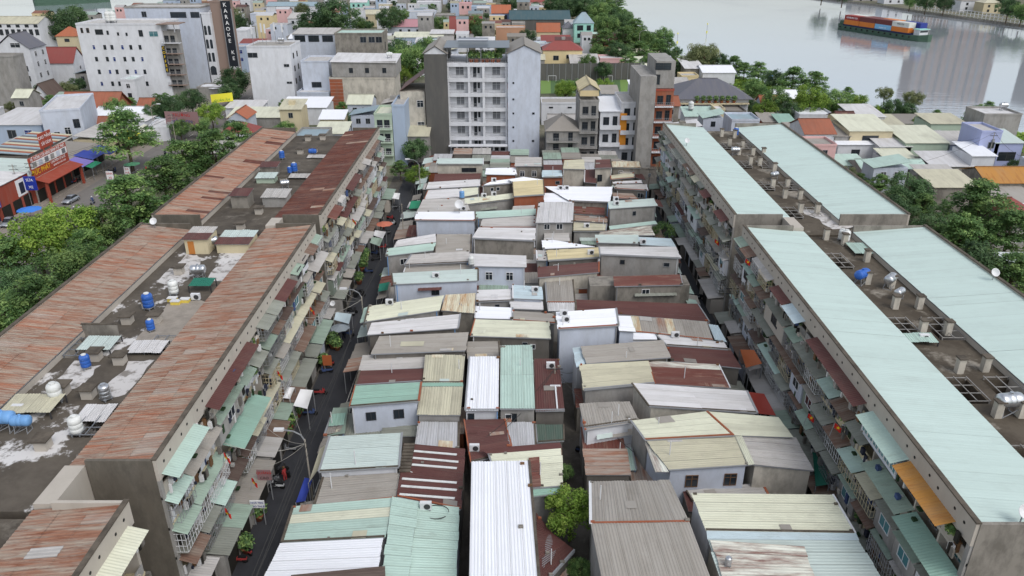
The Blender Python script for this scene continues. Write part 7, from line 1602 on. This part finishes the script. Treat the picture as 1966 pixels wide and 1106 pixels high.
flatsheet('pale sheet under the two blue tanks on the far left block', 575, 345, 4., 2., 'lightgrey', .3); flatsheet('pale sheet under the lying blue tank on the far left block', 607, 305, 3.6, 1.6, 'lightgrey', .2); flatsheet('green net canopy on the near left block', 385, 562, 2.6, 1.8, 'tarp_teal', .9)
pb = hit(196, 645); t = thing('hatch_wall', pb, 'mossy upright hatch slab on the near left block', 'hatch'); B().box(pb.x-1.8, pb.x+1.8, pb.y-.1, pb.y+.1, pb.z, pb.z+1.4).part('slab', 'wall_concrete', t); B().box(pb.x-1.9, pb.x+1.9, pb.y-.15, pb.y+.15, pb.z+1.403, pb.z+1.48).part('cap', 'coping', t)
for i, (px, py) in enumerate(((338, 584), (356, 580), (332, 578))):
    p = hit(px, py); t = thing('crate', p, ['yellow foam crate nearest the dark table on the terrace', 'yellow foam crate right of the other near the green net', 'yellow foam crate behind on the terrace'][i], 'crate', 'crates on the near left block'); B().box(p.x-.5, p.x+.5, p.y-.3, p.y+.3, p.z, p.z+.4).part('box', 'yellow_crate', t); B().box(p.x-.54, p.x+.54, p.y-.34, p.y+.34, p.z+.403, p.z+.48).part('lid', 'cloth_white', t)
# ---- street lamps, poles and cables
def pole(px, py, hgt, label, lamp=0, name='utility_pole', cat='pole', r=.11, m='concrete_pole'):
    p = P(px, py, 0); t = thing(name, p, label, cat, 'poles and street lamps')
    b = B(); b.cyl((p.x, p.y, 0), r, 0, hgt, 8, r*.65); b.part('post', m, t)
    if lamp:
        pts = [p+Vector((lamp*x, 0, hgt-.2+z)) for x, z in ((0, 0), (.15*2, .7), (.5*2, 1.15), (.95*2, 1.3))]
        B().tube(pts, .05).part('arm', 'grey_metal', t); q = pts[-1]; b = B(); b.box(min(q.x, q.x+lamp*.95), max(q.x, q.x+lamp*.95), q.y-.2, q.y+.2, q.z-.05, q.z+.16); b.part('lamp_head', 'white_metal', t)
    else:
        for z in (hgt-.4, hgt-1.2): B().box(p.x-.9, p.x+.9, p.y-.06, p.y+.06, z, z+.1).part('crossarm', 'dark_metal', t)
        B().box(p.x-.25, p.x+.25, p.y-.35, p.y-.1, hgt-2.6, hgt-1.9).part('junction_box', 'grey_metal', t)
    return p+Vector((0, 0, hgt))
k1 = pole(602, 968, 8.0, 'street lamp with curved arm in the near left street', -1, 'street_lamp', 'street lamp'); k2 = pole(703, 668, 8., 'street lamp with curved arm halfway along the left street', -1, 'street_lamp', 'street lamp'); k3 = pole(776, 470, 8., 'cable-laden pole in the far left street'); k4 = pole(808, 385, 8., 'street lamp at the far end of the left street', -1, 'street_lamp', 'street lamp'); k0 = Vector((-20.3, 22, 8.))
k5 = pole(1063, 700+100, 7., 'cable pole in the central alley'); k6 = pole(1243, 385, 8., 'cable pole at the far end of the right alley'); k7 = pole(1395, 640, 7.5, 'cable pole in the right alley')
m1 = pole(45, 395, 9., 'concrete pole beside the blue shop sign'); m2 = pole(75, 400-10, 9., 'double pole frame in front of the orange-red shop'); m3 = pole(340, 283, 9., 'concrete pole by the billboard on the main road'); m4 = pole(405, 250, 9., 'concrete pole near the yellow banner'); m5 = pole(300, 262, 8, 'street lamp on the main road', 1, 'street_lamp', 'street lamp')
m6 = pole(1890, 330, 10., 'cable pole by the lilac houses'); pole(1224, 130, 14, 'tall floodlight mast at the football pitch corner', 1, 'floodlight_mast', 'lamp'); pole(1112, 150, 9, 'thin mast at the football pitch', 0)
cab = random.Random(3); ncab = [0]
def cable(a, b_, sag, label, m='wire', r=.018):
    n = 10; pts = []
    for i in range(n+1):
        u = i/n; p = lerp(a, b_, u).copy(); p.z -= sag*4*u*(1-u); pts.append(p)
    c = B(); c.tube(pts, r); o = c.part('overhead_cable', m, None); tag(o, label, 'cable', 'overhead cables')
side = ['upper', 'middle', 'lower']
for (a, b_, nm) in ((k0, k1, 'from the near street lamp to the bottom edge'), (k1, k2, 'between the two left street lamps'), (k2, k3, 'from the middle lamp to the far cable pole'), (k3, k4, 'at the far end of the left street'), (k6, k7, 'along the right alley'), (m1, m2, 'by the shop poles on the main road'), (m2, m3, 'along the main road towards the billboard'), (m3, m4, 'along the main road towards the yellow banner')):
    for j in range(3): cable(a+Vector((cab.uniform(-.7, .7), 0, -.3-j*.35)), b_+Vector((cab.uniform(-.7, .7), 0, -.3-j*.35)), cab.uniform(.3, 1.), '%s cable %s' % (side[j], nm))
for j, (px, py, z) in enumerate(((505, 850, 9), (480, 800, 6), (520, 900, 4), (560, 720, 5))): cable(k1+Vector((0, 0, -.5)), Vector((LX+.4, P(px, py, z).y, z)), 1., 'service cable %s from the near street lamp to the left block' % ['to a high balcony', 'to a middle balcony', 'to a low lean-to', 'to a farther balcony'][j], 'wire_pale')
for j, (px, py, z) in enumerate(((640, 610, 8), (650, 560, 5), (668, 540, 4))): cable(k2+Vector((0, 0, -.5)), Vector((LX+.4, P(px, py, z).y, z)), .8, 'service cable %s from the middle lamp to the left block' % ['to a high balcony', 'to a middle balcony', 'to a low lean-to'][j], 'wire_pale')
for j, (px, py) in enumerate(((1090, 745), (970, 835), (935, 850), (1215, 880), (1110, 720))): cable(k5+Vector((0, 0, -.3)), hit(px, py)+Vector((0, 0, .8)), .6, 'service cable from the alley pole to %s' % ['the beige-grey roof', 'the narrow ribbed shed', 'the dark red roof', 'the peeling house', 'the far alley corner'][j])
for j, (px, py) in enumerate(((1850, 300), (1800, 290), (1960, 320), (1760, 330))): cable(m6+Vector((0, 0, -.3)), hit(px, py)+Vector((0, 0, 2)), .8, 'cable from the lilac-house pole to %s' % ['the grey roof', 'the mint-green house', 'the right edge', 'the white dark-eaved roof'][j])
# ---- motorbikes
def bike_meshes(c):
    k = ('bike', c)
    if k not in SHARED:
        w_ = B(); w_.lathe([(.13, -.05), (.27, -.06), (.3, 0), (.27, .06), (.13, .05)], 14, (0, 0, 0), 'y')
        b = B(); b.prism([(-.75, -.1), (-.2, -.17), (.15, -.12), (.15, .12), (-.2, .17), (-.75, .1)], .42, .66); b.prism([(.15, -.12), (.5, -.06), (.5, .06), (.15, .12)], .3, .55); b.prism([(.42, -.14), (.62, -.08), (.62, .08), (.42, .14)], .35, 1.0); b.bar((.6, 0, .95), (.78, 0, .3), .07)
        s = B(); s.prism([(-.72, -.13), (.05, -.14), (.05, .14), (-.72, .13)], .665, .78)
        h_ = B(); h_.bar((.42, -.36, 1.06), (.42, .36, 1.06), .04); h_.box(.5, .64, -.1, .1, .98, 1.12)
        SHARED[k] = (w_.mesh('tyre', True, 'wheel'), b.mesh(c, False, 'body'), s.mesh('black', False, 'seat'), h_.mesh('dark_metal', False, 'handlebar'))
    return SHARED[k]
def motorbike(p, rz, c, label, group='parked motorbikes'):
    o = thing('motorbike', p, label, 'motorbike', group); o.rotation_euler = (0, 0, rz); w_, b, s, h_ = bike_meshes(c)
    for x in (-.55, .75): k = link('wheel', w_, o); k.location = (x, 0, .3)
    link('body', b, o); link('seat', s, o); link('handlebar', h_, o); return o
bc = ['cloth_red', 'tyre', 'cloth_blue', 'grey_metal', 'dark_metal', 'helmet']; bn = ['red', 'black', 'blue', 'grey', 'dark grey', 'white']
brd = random.Random(12)
pk = [(614, 758, 'parked beside the white square stall canopy'), (628, 716, 'parked behind the orange poster sign'), (537, 905, 'first in the cluster by the pink sign'), (546, 915, 'second in the cluster by the pink sign'), (528, 925, 'third in the cluster by the pink sign'), (533, 938, 'nearest in the cluster by the pink sign'), (668, 645, 'parked under the grey parasol'), (724, 500, 'parked by the olive canopy'), (735, 478, 'parked by the off-white canopy'), (742, 450, 'parked by the salmon parasol'), (752, 432, 'parked beyond the salmon parasol'), (690, 565, 'parked along the left block near the lilac canopy'), (676, 600, 'parked near the lilac sheet canopy'), (460, 1080, 'parked at the bottom edge by the left block'), (1118, 870, 'standing in the central alley'), (1400, 665, 'parked in the right alley'), (1350, 575, 'parked far along the right alley')]
for i, (px, py, wh) in enumerate(pk): j = (i*2+i//3) % 6; motorbike(P(px, py, 0.02), brd.uniform(-.5, .6)+(pi if i % 2 else 0), bc[j], '%s motorbike %s' % (bn[j], wh))
for i in range(14):
    yk = 46+i*8.3+brd.uniform(-2, 2); j = brd.randrange(6); motorbike(Vector((-24.6+brd.uniform(-.3, .3), yk, .02)), brd.uniform(-.6, .6)+(pi if i % 2 else 0), bc[j], '%s motorbike in the left street kerb row, %s from the near end' % (bn[j], pos_w[i]))
for i in range(8):
    yk = 55+i*14+brd.uniform(-3, 3); j = brd.randrange(6); motorbike(Vector((28.9, yk, .02)), brd.uniform(0, 6), bc[j], '%s motorbike in the right alley row, %s from the near end' % (bn[j], pos_w[i]))
shopb = [(128, 356), (134, 354), (140, 353), (146, 351), (152, 349), (210, 335), (216, 332), (222, 330), (300, 268), (308, 266), (316, 264), (324, 262), (332, 260)]
for i, (px, py) in enumerate(shopb):
    j = brd.randrange(6); grp = 'in the bakery forecourt row' if px < 160 else ('beside the tarpaulin stalls' if px < 230 else 'in the row before the corner shop')
    k = i if px < 160 else (i-5 if px < 230 else i-8); motorbike(P(px, py, .03), brd.uniform(1., 2.), bc[j], 'motorbike %s from the left %s' % (pos_w[k], grp))
def person(loc, rz, label, ride=True, top='cloth_blue', helmet=True):
    """one continuous skinned body"""
    t = thing('person', loc, label, 'person', 'motorbike riders on the main road' if ride else 'people in the lanes'); t.rotation_euler = (0, 0, rz)
    if ride: J = dict(pel=(-.2, 0, .88), ch=(-.12, 0, 1.25), nk=(-.08, 0, 1.42), hd=(-.05, 0, 1.58), hp=(-.03, 0, 1.7), lk=(.2, .2, .8), lf=(.12, .2, .36), rk=(.2, -.2, .8), rf=(.12, -.2, .36), ls=(-.1, .2, 1.36), le=(.1, .28, 1.15), lh=(.38, .28, 1.08), rs=(-.1, -.2, 1.36), re=(.1, -.28, 1.15), rh=(.38, -.28, 1.08), lt=(.26, .2, .33), rt=(.26, -.2, .33))
    else: J = dict(pel=(0, 0, .92), ch=(0, 0, 1.25), nk=(0, 0, 1.45), hd=(.02, 0, 1.58), hp=(.02, 0, 1.7), lk=(.06, .1, .5), lf=(0, .11, .08), rk=(-.04, -.1, .5), rf=(-.08, -.11, .08), ls=(0, .2, 1.38), le=(.02, .26, 1.1), lh=(.1, .25, .85), rs=(0, -.2, 1.38), re=(.02, -.26, 1.1), rh=(.1, -.25, .85), lt=(.16, .12, .05), rt=(.08, -.12, .05))
    E = [('pel', 'ch'), ('ch', 'nk'), ('nk', 'hd'), ('hd', 'hp'), ('pel', 'lk'), ('lk', 'lf'), ('lf', 'lt'), ('pel', 'rk'), ('rk', 'rf'), ('rf', 'rt'), ('ch', 'ls'), ('ls', 'le'), ('le', 'lh'), ('ch', 'rs'), ('rs', 're'), ('re', 'rh')]
    R_ = dict(pel=.16, ch=.17, nk=.06, hd=.1, hp=.09, lk=.085, lf=.055, rk=.085, rf=.055, ls=.075, le=.05, lh=.04, rs=.075, re=.05, rh=.04, lt=.045, rt=.045)
    ks = list(J); me = bpy.data.meshes.new('body'); me.from_pydata([J[k] for k in ks], [(ks.index(a), ks.index(b_)) for a, b_ in E], []); me.materials.append(MATS[top])
    o = link('body', me, t); o.modifiers.new('skin', 'SKIN')
    for i, k in enumerate(ks): v = me.skin_vertices[0].data[i]; v.radius = (R_[k], R_[k]); v.use_root = (k == 'pel')
    sd_ = o.modifiers.new('sub', 'SUBSURF'); sd_.levels = 1; sd_.render_levels = 1
    hb = B(); x, y, z = J['hp']; hb.lathe([(.13, -.1), (.14, -.02), (.11, .08), (.04, .13)], 12, (x, y, z-.02)); link('helmet' if helmet else 'hat', hb.mesh('helmet' if helmet else 'wood', True, 'helmet'), t); return t
for i, (px, py, tp, lb) in enumerate(((318, 300, 'cloth_dark', 'rider in dark clothes farthest along the main road'), (283, 331, 'cloth_red', 'rider in red near the street trees'), (179, 392, 'cloth_blue', 'rider in blue behind the parked silver car'), (145, 412, 'cloth_dark', 'rider in dark jacket in front of the parked silver car'))):
    p = P(px, py, .02); motorbike(p, pi/2 if i % 2 else -pi/2, bc[(i+1) % 6], 'motorbike under the '+lb, 'ridden motorbikes'); person((p.x, p.y, .02), pi/2 if i % 2 else -pi/2, lb, True, tp)
for i, (px, py, tp, lb) in enumerate(((548, 922, 'cloth_red', 'person in red beside the motorbikes by the pink sign'), (662, 650, 'cloth_dark', 'person standing under the grey street parasol'), (738, 446, 'cloth_red', 'person under the salmon parasol'), (240, 330, 'cloth_white', 'person in white by the green parasol'))):
    p = P(px, py, .02); person((p.x, p.y, .02), brd.uniform(0, 6), lb, False, tp, False)
# ---- parasols
def parasol(px, py, r, m, label, hgt=2.4):
    p = P(px, py, hgt); t = thing('parasol', (p.x, p.y, 0), label, 'parasol', 'street parasols'); n = 8; vs = [Vector((p.x, p.y, hgt+.45))]; fs = []
    for k in range(n*2):
        a = pi*k/n; rr = r if k % 2 == 0 else r*.95; vs.append(Vector((p.x+rr*cos(a), p.y+rr*sin(a), hgt-(.05 if k % 2 == 0 else -.02))))
    for k in range(n*2): fs.append((0, 1+k, 1+(k+1) % (n*2)))
    part('canopy', vs, fs, m, t); B().cyl((p.x, p.y, 0), .04, 0, hgt+.4, 6).part('pole', 'grey_metal', t); B().cyl((p.x, p.y, 0), .3, 0, .1, 10).part('base', 'wall_concrete', t)
parasol(653, 629, 1.35, 'parasol_grey', 'large grey ribbed parasol in the left street'); parasol(738, 430, 1.6, 'salmon', 'salmon red parasol in the far left street'); parasol(56, 402, 2.3, 'sky_blue', 'bright blue parasol below the blue shop sign'); parasol(253, 315, 1.9, 'parasol_green', 'green and white parasol by the tarpaulin stalls')
parasol(398, 164, 2.6, 'wall_white', 'left white square parasol on the cafe terrace', 4.); parasol(415, 168, 2.6, 'wall_white', 'right white square parasol on the cafe terrace', 4.)
# ---- flags
def flag(p, label, s=1.):
    t = thing('flag', p, label, 'flag', 'red flags with yellow star'); d = Vector((.35, -.2, 0)).normalized()
    B().bar(p, p+Vector((.25, 0, 1.5)), .04).part('pole', 'grey_metal', t); top = p+Vector((.25, 0, 1.5)); vs = []; fs = []
    for i in range(6):
        for j in range(2): vs.append(top+d*(i*.18*s)+Vector((0, .08*sin(i*1.3), -j*.75*s-i*.09)))
    for i in range(5): fs.append((2*i, 2*i+2, 2*i+3, 2*i+1))
    cl = part('cloth', vs, fs, 'flag_red', t); c = top+d*.45*s+Vector((-.02, -.06, -.55*s)); sv = []
    for k in range(10): rr = .2 if k % 2 == 0 else .085; a = pi/2+pi*k/5; sv.append(c+d*rr*cos(a)+Vector((0, -.05, rr*sin(a))))
    part('star', sv, [tuple(range(10))], 'star_yellow', t)
for i, (x, y, z, lb) in enumerate(((LX+2, 87, 8.5, 'flag halfway along the near left block'), (LX+2, 72, 8.2, 'flag beside the long sea-green awning'), (LX+2.2, 60, 3.4, 'flag above the white stall canopy'), (LX+2.1, 53.5, 5.3, 'flag low on the near end of the left block'), (LX+1.8, 56, 9.4, 'second flag near the left block corner'), (LX+1.8, 117, 9.5, 'flag on the far left block'), (RX-2.3, 60, 9.8, 'flag on the near right block, lower balconies'), (RX-2.2, 66, 6.8, 'small flag on the near right block'), (RX-2, 108, 9.5, 'flag on the far right block near its corner'), (RX-1.9, 93, 12.6, 'flag at the top of the near right block far end'))): flag(Vector((x, y, z)), 'red '+lb, .75)
# ---- potted plants
def potmesh():
    if 'pot' not in SHARED:
        b = B(); b.lathe([(.22, 0), (.32, .4), (.35, .42), (.3, .43)], 12); rnd = random.Random(2); pts = []
        for k in range(260): e_ = Vector((rnd.gauss(0, 1), rnd.gauss(0, 1), rnd.gauss(.5, .9))).normalized(); pts.append((Vector((0, 0, .85))+e_*rnd.uniform(.2, .6), e_, rnd.random()))
        SHARED['pot'] = (b.mesh('terracotta_pot', True, 'pot'), leafmesh('leaves', pts, 'leaf_street', rnd, .26))
    return SHARED['pot']
def plant(p, label, s=1.):
    o = thing('potted_plant', p, label, 'potted plant', 'potted plants'); a, b_ = potmesh(); link('pot', a, o); link('leaves', b_, o); o.scale = (s, s, s); o.rotation_euler = (0, 0, brd.uniform(0, 6))
pl = [(640, 668, 1.8, 'beside the grey parasol'), (648, 672, 1.4, 'at the front of the grey parasol plants'), (498, 998, 1.5, 'below the white street sign'), (474, 1060, 1.5, 'at the bottom left street corner'), (546, 842, 1.6, 'left of the near street lamp'), (556, 826, 1.7, 'behind the near street lamp'), (697, 520, 1.6, 'first in the row of street pots'), (700, 508, 1.5, 'second in the row of street pots'), (703, 497, 1.5, 'third in the row of street pots'), (690, 545, 1.6, 'nearest in the row of street pots'), (622, 705, 1.5, 'beside the orange poster sign'), (572, 800, 1.6, 'below the white stall canopy'), (742, 545, 1.6, 'beside the green tarpaulin'), (1090, 450+90, 1.3, 'in the central alley by the narrow roof')]
for (px, py, s, wh) in pl: plant(P(px, py, .02), 'leafy potted plant '+wh, s)
for i, (px, py) in enumerate(((1372, 205), (1380, 205), (1388, 206), (1396, 206), (1404, 206), (1413, 206), (1421, 207))): q = corners(sv); plant(Vector((q[0].x+6+i*1.9, q[0].y-.6, 5.)), 'potted ball shrub %s from the left on the slate villa ledge' % pos_w[i], 1.6)
b = B(); q = corners(sv); b.box(q[0].x, q[1].x, q[0].y-1.2, q[0].y-.02, 4.6, 4.98); b.part('ledge', 'wall_cream', sv)
# ---- signs
def board(label, px, py, w_, h_, z, m, lines, post=True, tang=Vector((1, 0, 0)), name='street_sign'):
    p = P(px, py, z); t = thing(name, (p.x, p.y, 0), label, 'sign', 'street signs'); e_ = tang.normalized(); nr = Vector((e_.y, -e_.x, 0))
    b = B(); b.bar(p-e_*w_/2, p+e_*w_/2, .08, h_); b.part('board', m, t)
    if post:
        for s in (-.35, .35): c = p+e_*w_*s+Vector((0, .06, 0)); B().box(c.x-.04, c.x+.04, c.y-.04, c.y+.04, 0, z-h_/2).part('post', 'grey_metal', t)
    for k, (s, col, hh) in enumerate(lines): text(t, s, p+nr*.06+Vector((0, 0, h_/2-h_*(k+.55)/len(lines))), e_, hh, col)
    return t
board('pink street sign with red lettering beside parked motorbikes', 507, 912, 1.4, 1.25, 3.2, 'pinkroof', [('QUẢNG', 'text_red', .42), ('CÁO', 'text_dark', .42)]); board('white street sign with blue lettering near the left block', 494, 968, 1.4, .9, 2.6, 'sign_white', [('NHÀ TRỌ', 'text_blue', .28), ('CHO THUÊ', 'text_blue', .28)])
board('orange food poster on a stand in the left street', 628, 692, 1.2, 1.5, 1.6, 'tarp_orange', []); board('yellow banner with green lettering above the main road tree', 426, 188, 6.5, 2.6, 6., 'sign_yellow', [('', 'text_red', .5), ('QUÁN ĂN', 'text_green', 1.)], tang=Vector((.9, .55, 0)))
board('wide blue and pink billboard on the main road', 349, 227, 9.5, 3.6, 6., 'pinkroof', [('TRƯỜNG', 'text_red', 1.2), ('MẦM NON', 'text_blue', 1.2)], tang=Vector((1, -.1, 0))); board('maroon banner with white lettering by the river wood', 1158, 76, 14, 5., 6., 'maroon', [('SEVEN', 'text_white', 2.)]); board('small red and white price sign by the stalls', 211, 337, 1.6, 2., 1.6, 'sign_white', [('BÁN', 'text_red', .7), ('XE', 'text_red', .7)]); board('small white price sign by the green parasol', 244, 328, 1.4, 1.8, 1.5, 'sign_white', [('CÀ', 'text_red', .6), ('PHÊ', 'text_red', .6)])
board('blue and white hanging shop sign left of the bakery', 58, 352, 2.6, 3., 5., 'sign_blue', [('SỬA', 'text_white', .8), ('XE', 'text_white', .8)])
# ---- cars
def car(px, py, rz, label, m='car_silver'):
    p = P(px, py, .02); t = thing('parked_car', p, label, 'car', 'cars on the main road'); t.rotation_euler = (0, 0, rz)
    def loft(secs, m_, name, cap=True):
        n = len(secs[0]); vs = [v for s in secs for v in s]; fs = []
        for i in range(len(secs)-1):
            for j in range(n): fs.append((i*n+j, i*n+(j+1) % n, (i+1)*n+(j+1) % n, (i+1)*n+j))
        fs += [tuple(reversed(range(n))), tuple((len(secs)-1)*n+j for j in range(n))]
        return link(name, M(vs, fs, m_, None, True, name), t)
    def sec(x, w_, z0, z1, r=.12): return [(x, -w_, z0), (x, -w_*1.02, (z0+z1)/2), (x, -w_+r*.5, z1-.04), (x, -w_*.5, z1), (x, w_*.5, z1), (x, w_-r*.5, z1-.04), (x, w_*1.02, (z0+z1)/2), (x, w_, z0)]
    loft([sec(-2.15, .72, .4, .82), sec(-2., .82, .28, .95), sec(-1.2, .86, .24, 1.0), sec(0, .87, .24, .98), sec(.9, .86, .24, .96), sec(1.7, .82, .26, .84), sec(2.1, .72, .34, .7)], m, 'body')
    loft([sec(-1.75, .66, .93, .98), sec(-1.15, .68, .93, 1.42), sec(-.4, .68, .93, 1.48), sec(.3, .67, .93, 1.42), sec(1.1, .66, .9, .98)], 'car_dark', 'glasshouse')
    loft([sec(-1.1, .6, 1.40, 1.455), sec(-.4, .61, 1.46, 1.51), sec(.25, .6, 1.40, 1.455)], m, 'car_roof')
    if 'carwheel' not in SHARED:
        b = B(); b.lathe([(.1, -.11), (.3, -.11), (.33, 0), (.3, .11), (.1, .11)], 16, (0, 0, 0), 'y'); r_ = B(); r_.cyl((0, -.125, 0), .2, 0, .25, 10, axis='y'); SHARED['carwheel'] = (b.mesh('tyre', True, 'wheel'), r_.mesh('steel', False, 'rim'))
    for x in (-1.3, 1.35):
        for y in (-.8, .8): o = link('wheel', SHARED['carwheel'][0], t); o.location = (x, y, .33); link('rim', SHARED['carwheel'][1], o)
    for y in (-.6, .6):
        b = B(); b.box(2.0, 2.12, y-.16, y+.16, .56, .68); link('headlight', b.mesh('text_white', name='headlight'), t); b = B(); b.box(-2.17, -2.1, y-.14, y+.14, .66, .8); link('tail_light', b.mesh('red', name='tail_light'), t)
    b = B(); b.box(2.08, 2.14, -.35, .35, .4, .52); link('grille', b.mesh('black', name='grille'), t)
    for y in (-.95, .95): b = B(); b.box(.55, .75, y-.09, y+.09, .95, 1.07); link('mirror', b.mesh(m, name='mirror'), t)
car(137, 388, -pi/2-.1, 'silver hatchback parked in front of the red bakery'); car(18, 432, -pi/2+.1, 'silver car cut by the left edge below the blue parasol')
# ---- antennas on the tall white house, plants on the hotel terrace
for i, (px, py) in enumerate(((487, 88), (505, 84), (512, 86), (530, 82), (545, 84))):
    p = hit(px, py); t = thing('telecom_antenna', p, 'white panel antenna %s from the left on the tall white house' % pos_w[i], 'antenna', 'panel antennas'); B().cyl((p.x, p.y, p.z), .08, 0, 6.5, 6).part('mast', 'grey_metal', t); B().box(p.x-.25, p.x+.25, p.y-.3, p.y-.1, p.z+3.6, p.z+6.4).part('panel', 'white_metal', t)
for i in range(6): plant(Vector((X0+W_*(.4+.09*i), Yh+1.2, zh+.01)), 'green potted plant %s from the left on the hotel roof garden' % pos_w[i], 2.1)
pot_a, pot_b = potmesh()
for t in (L1, L2, L3, R1, R2):
    sgn = 1 if t.name in (L1.name, L2.name, L3.name) else -1
    for o in [c for c in t.children if c.name.startswith('balcony_wall')]:
        v = [x.co for x in o.data.vertices]; y0_, y1_ = min(x.y for x in v), max(x.y for x in v)
        if brd.random() < .4:
            for _ in range(brd.choice([1, 2, 3])):
                l_ = link('balcony_plant', pot_b, t); s = brd.uniform(.5, 1.1); l_.scale = (s, s, s); l_.location = (v[0].x+sgn*.1, brd.uniform(y0_+.3, y1_-.3), max(x.z for x in v)-.45*s); l_.rotation_euler = (0, 0, brd.uniform(0, 6))
flush_texts()
for o in COL.objects:
    for k in ('_wm', '_q'):
        if k in o: del o[k]
